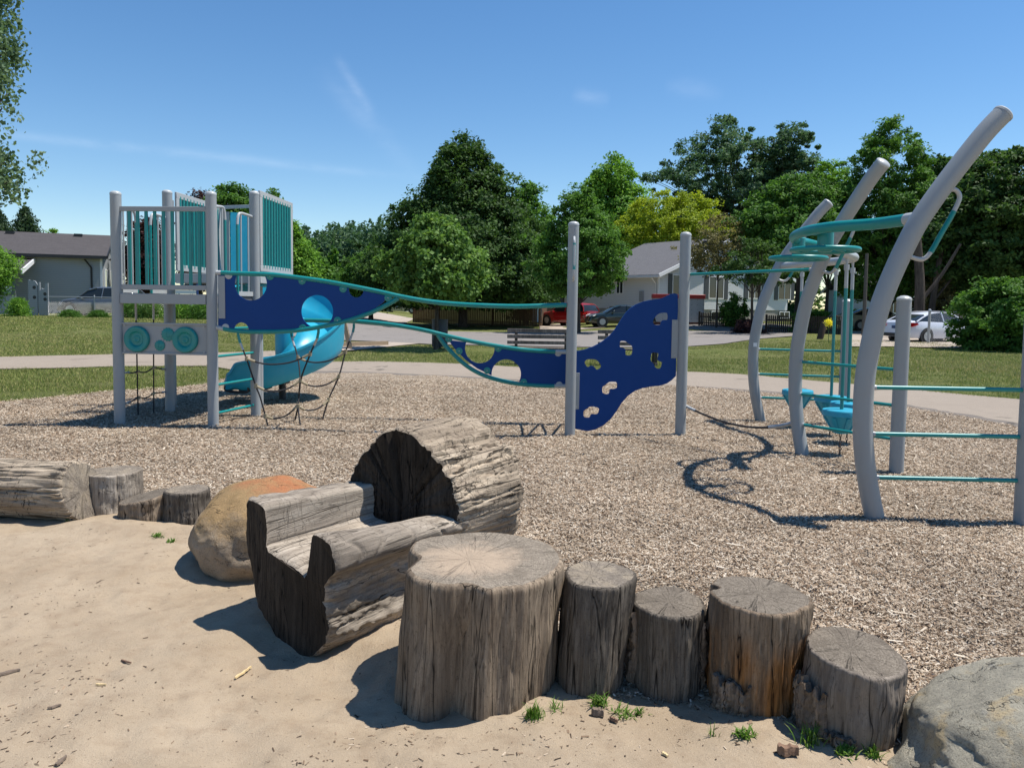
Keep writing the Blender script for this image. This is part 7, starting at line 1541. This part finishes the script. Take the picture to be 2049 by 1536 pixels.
# short leaning bollard with yellow ribbon, utility pole, timber frame
p = G(1640, 683); g = float(gz(p.x, p.y)); t = thing('short_post', 'short dark brown post leaning right on the lawn', 'post', (p.x, p.y, g)); m = MB(); d = Vector((0.26, 0.05, 1)).normalized(); x_, y_ = basis(d); m.lathe([(0.15, -0.1), (0.15, 0.80), (0.135, 0.85), (0.06, 0.87), (0.0001, 0.875)], Vector((p.x, p.y, g)), 20, R=Matrix((x_, y_, d)).transposed()); m.obj('post', m_plain('dark_brown_wood', (0.060, 0.038, 0.026), 0.8, .3), t)
p = at(1659, 646, 34); t = thing('yellow_flower', 'yellow flower head above the leaning brown post', 'flower', (p.x, p.y, float(gz(p.x, p.y)))); r = np.random.default_rng(3); N = 260; P = np.stack([p.x + r.normal(size=N) * .08, p.y + r.normal(size=N) * .05, p.z + r.normal(size=N) * .08], 1); Nn = r.normal(size=(N, 3)); Nn /= np.linalg.norm(Nn, axis=1)[:, None]; leaves_mesh('petals', P, Nn, np.full(N, .09), .5, m_leaf('yellow_petal', (.55, .50, .04), (.75, .68, .10)), t, r.random(N), r)
m = MB(); m.tube([Vector((p.x, p.y, float(gz(p.x, p.y)))), Vector((p.x, p.y, p.z))], 0.012, 6); m.obj('stem', m_plain('green_stem', (.05, .12, .03), .7), t)
p = at(1728, 660, 42); t = thing('utility_pole', 'weathered wooden pole standing behind the hanging pod rods', 'pole', (p.x, p.y, 0)); m = MB(); m.lathe([(0.11, -0.1), (0.08, 4.6)], (p.x, p.y, 0), 14); m.obj('pole', m_plain('grey_pole_wood', (0.10, 0.09, 0.078), 0.85), t)
TAN = m_plain('tan_timber', (0.33, 0.25, 0.17), 0.8, .25, 12, .3)
p = G(701, 696); t = thing('timber_post', 'slanted tan timber leg standing in a low timber border', 'post', (p.x, p.y, GZ)); m = MB(); m.bar(Vector((p.x, p.y, GZ)), at(688, 640, p.y), 0.14, 0.14); m.obj('leg', TAN, t, smooth=False)
m = MB(); a, b_ = G(650, 693), G(775, 689)
t = thing('timber_border', 'low brown timber edging around the play pit by the street', 'edging', tuple(a)); m.bar(a + Vector((0, 0, 0.02)), b_ + Vector((0, 0, 0.02)), 0.15, 0.22); m.obj('timber', TAN, t, smooth=False)
# small loose things in the foreground
def stick(label, p0, p1, w_, h, mat, name='wood_splinter', cat='wood piece'):
    a, b_ = G(*p0), G(*p1); za = float(sand_z(np.array(a.x), np.array(a.y))); zb = float(sand_z(np.array(b_.x), np.array(b_.y))); a.z = za + h * .5 + .004; b_.z = zb + h * .5 + .004; mid = (a + b_) / 2; t = thing(name, label, cat, (mid.x, mid.y, mid.z), 0, 'loose wood pieces on the sand')
    m = MB(); d = (b_ - a); s_ = Vector((-d.y, d.x, 0)).normalized(); K = 9; vs = []; rr = random.Random(int(p0[0]))
    for i in range(K):
        f_ = i / (K - 1); ww = w_ / 2 * (0.55 + 0.45 * math.sin(math.pi * min(1, f_ * 1.1 + .1))) * rr.uniform(.75, 1.15); c = a.lerp(b_, f_) + s_ * rr.uniform(-1, 1) * w_ * 0.12 + Vector((0, 0, rr.uniform(0, h * .3))); vs += [c - s_ * ww - Vector((0, 0, h / 2)), c + s_ * ww - Vector((0, 0, h / 2)), c + s_ * ww * .7 + Vector((0, 0, h / 2)), c - s_ * ww * .7 + Vector((0, 0, h / 2))]
    fs = [(i * 4 + j, i * 4 + (j + 1) % 4, (i + 1) * 4 + (j + 1) % 4, (i + 1) * 4 + j) for i in range(K - 1) for j in range(4)] + [(0, 1, 2, 3), ((K - 1) * 4 + 3, (K - 1) * 4 + 2, (K - 1) * 4 + 1, (K - 1) * 4)]
    m.add(vs, fs); m.obj('wood', mat, t, ang=50)
PALE = m_plain('fresh_pale_wood', (0.62, 0.47, 0.25), 0.7, .2, 60, .4); DKW = m_plain('old_dark_wood', (0.16, 0.12, 0.09), 0.9, .4, 60, .6); RDW = m_plain('reddish_wood', (0.19, 0.115, 0.075), 0.85, .4, 60, .6)
stick('long pale fresh splinter lying at the edge of the seat shadow', (470, 1336), (502, 1308), 0.012, 0.008, PALE)
stick('flat grey wood sliver at the far left of the sand', (0, 1342), (40, 1332), 0.025, 0.008, DKW); stick('dark pointed bark sliver near the bottom left', (112, 1524), (132, 1507), 0.018, 0.008, DKW)
stick('thin grey sliver in the middle of the left sand', (96, 1417), (122, 1408), 0.016, 0.006, DKW); stick('short light sliver lower left of the pale splinter', (192, 1363), (212, 1363), 0.010, 0.006, PALE); stick('small tan wood strip left of the sand hollow', (243, 1306), (262, 1312), 0.010, 0.006, RDW)
stick('reddish wood chunk in the shade in front of the orange stump', (1556, 1516), (1596, 1518), 0.040, 0.028, RDW); stick('grey wood chunk among the weeds in front of the tall narrow stump', (1184, 1426), (1208, 1430), 0.030, 0.024, DKW); stick('small brown wood chip beside the weeds', (1222, 1436), (1236, 1444), 0.018, 0.012, RDW)
stick('pale wood flake in front of the low dark stump', (1325, 1508), (1336, 1516), 0.016, 0.006, PALE)
def weed(label, px, py, h, spread, n, seed, leafy=0.0):
    p = G(px, py); z = float(sand_z(np.array(p.x), np.array(p.y))); t = thing('weed_tuft', label, 'weed', (p.x, p.y, z), 0, 'weeds growing along the stumps'); r = np.random.default_rng(seed); V_ = []; F_ = []; q = 0; rn = []
    for k in range(n):
        a = r.random() * 6.283; L = h * 0.9 * (0.3 + 0.9 * r.random()); ln = spread * 0.55 * (0.2 + r.random()); w_ = 0.0013 + 0.0010 * r.random(); b0 = np.array([p.x + r.normal() * spread * .22, p.y + r.normal() * spread * .18, z - 0.005]); sd = np.array([-math.sin(a), math.cos(a), 0]); K = 5
        for i in range(K):
            f_ = i / (K - 1); c = b0 + np.array([math.cos(a), math.sin(a), 0]) * ln * f_ ** 1.7 + np.array([0, 0, 1]) * L * (f_ - 0.28 * f_ ** 3); ww = w_ * (1 - f_ ** 2 * .9) * (1 + leafy * 2.2 * math.sin(math.pi * f_)); V_ += [c - sd * ww, c + sd * ww]
        for i in range(K - 1): F_.append([q + 2 * i, q + 2 * i + 1, q + 2 * i + 3, q + 2 * i + 2]); rn.append(r.random())
        q += 2 * K
    npmesh('blades', np.array(V_), np.array(F_), WEEDM, True, np.array(rn), t)
WEEDM = m_leaf('weed_leaf', (0.035, 0.085, 0.010), (0.075, 0.155, 0.020), (0.17, 0.20, 0.07), 0.5, 0.35)
for i, (px, py, h, sp_, n, lf, lb) in enumerate([(1068, 1438, .085, .07, 110, .3, 'bright grass tuft at the right foot of the largest stump'), (1112, 1418, .06, .08, 26, 0, 'thin grass blades right of the bright tuft'), (1198, 1406, .06, .08, 80, .5, 'low leafy weed at the foot of the tall narrow stump'), (1246, 1420, .05, .09, 50, .4, 'weeds between the tall narrow and low dark stumps'), (1279, 1418, .05, .05, 26, .6, 'small leafy sprig in front of the low dark stump'), (1490, 1480, .05, .08, 60, .7, 'leafy weed in the shade left below the orange stump'), (1424, 1474, .07, .05, 12, 0, 'wispy seeding grass left of the shaded leafy weed'), (1620, 1492, .10, .10, 60, .2, 'dark grass tuft between the orange and front round stumps'), (1690, 1518, .05, .07, 50, .8, 'leafy weed at the foot of the front round stump'), (1750, 1520, .07, .06, 44, .5, 'weed sprig between the front round stump and the grey boulder'), (1812, 1430, .06, .05, 30, .2, 'small green sprout beside the grey boulder edge'), (318, 1072, .04, .08, 44, .7, 'small weed left of the ochre boulder'), (343, 1082, .05, .05, 30, .8, 'leafy sprout beside the ochre boulder shadow'), (135, 1045, .05, .05, 14, 0, 'thin sprout at the end of the fallen log'), (1520, 690, .12, .3, 50, .1, 'tall grass on the lawn near the farthest arch')]):
    weed(lb, px, py, h, sp_, n, 300 + i, lf)
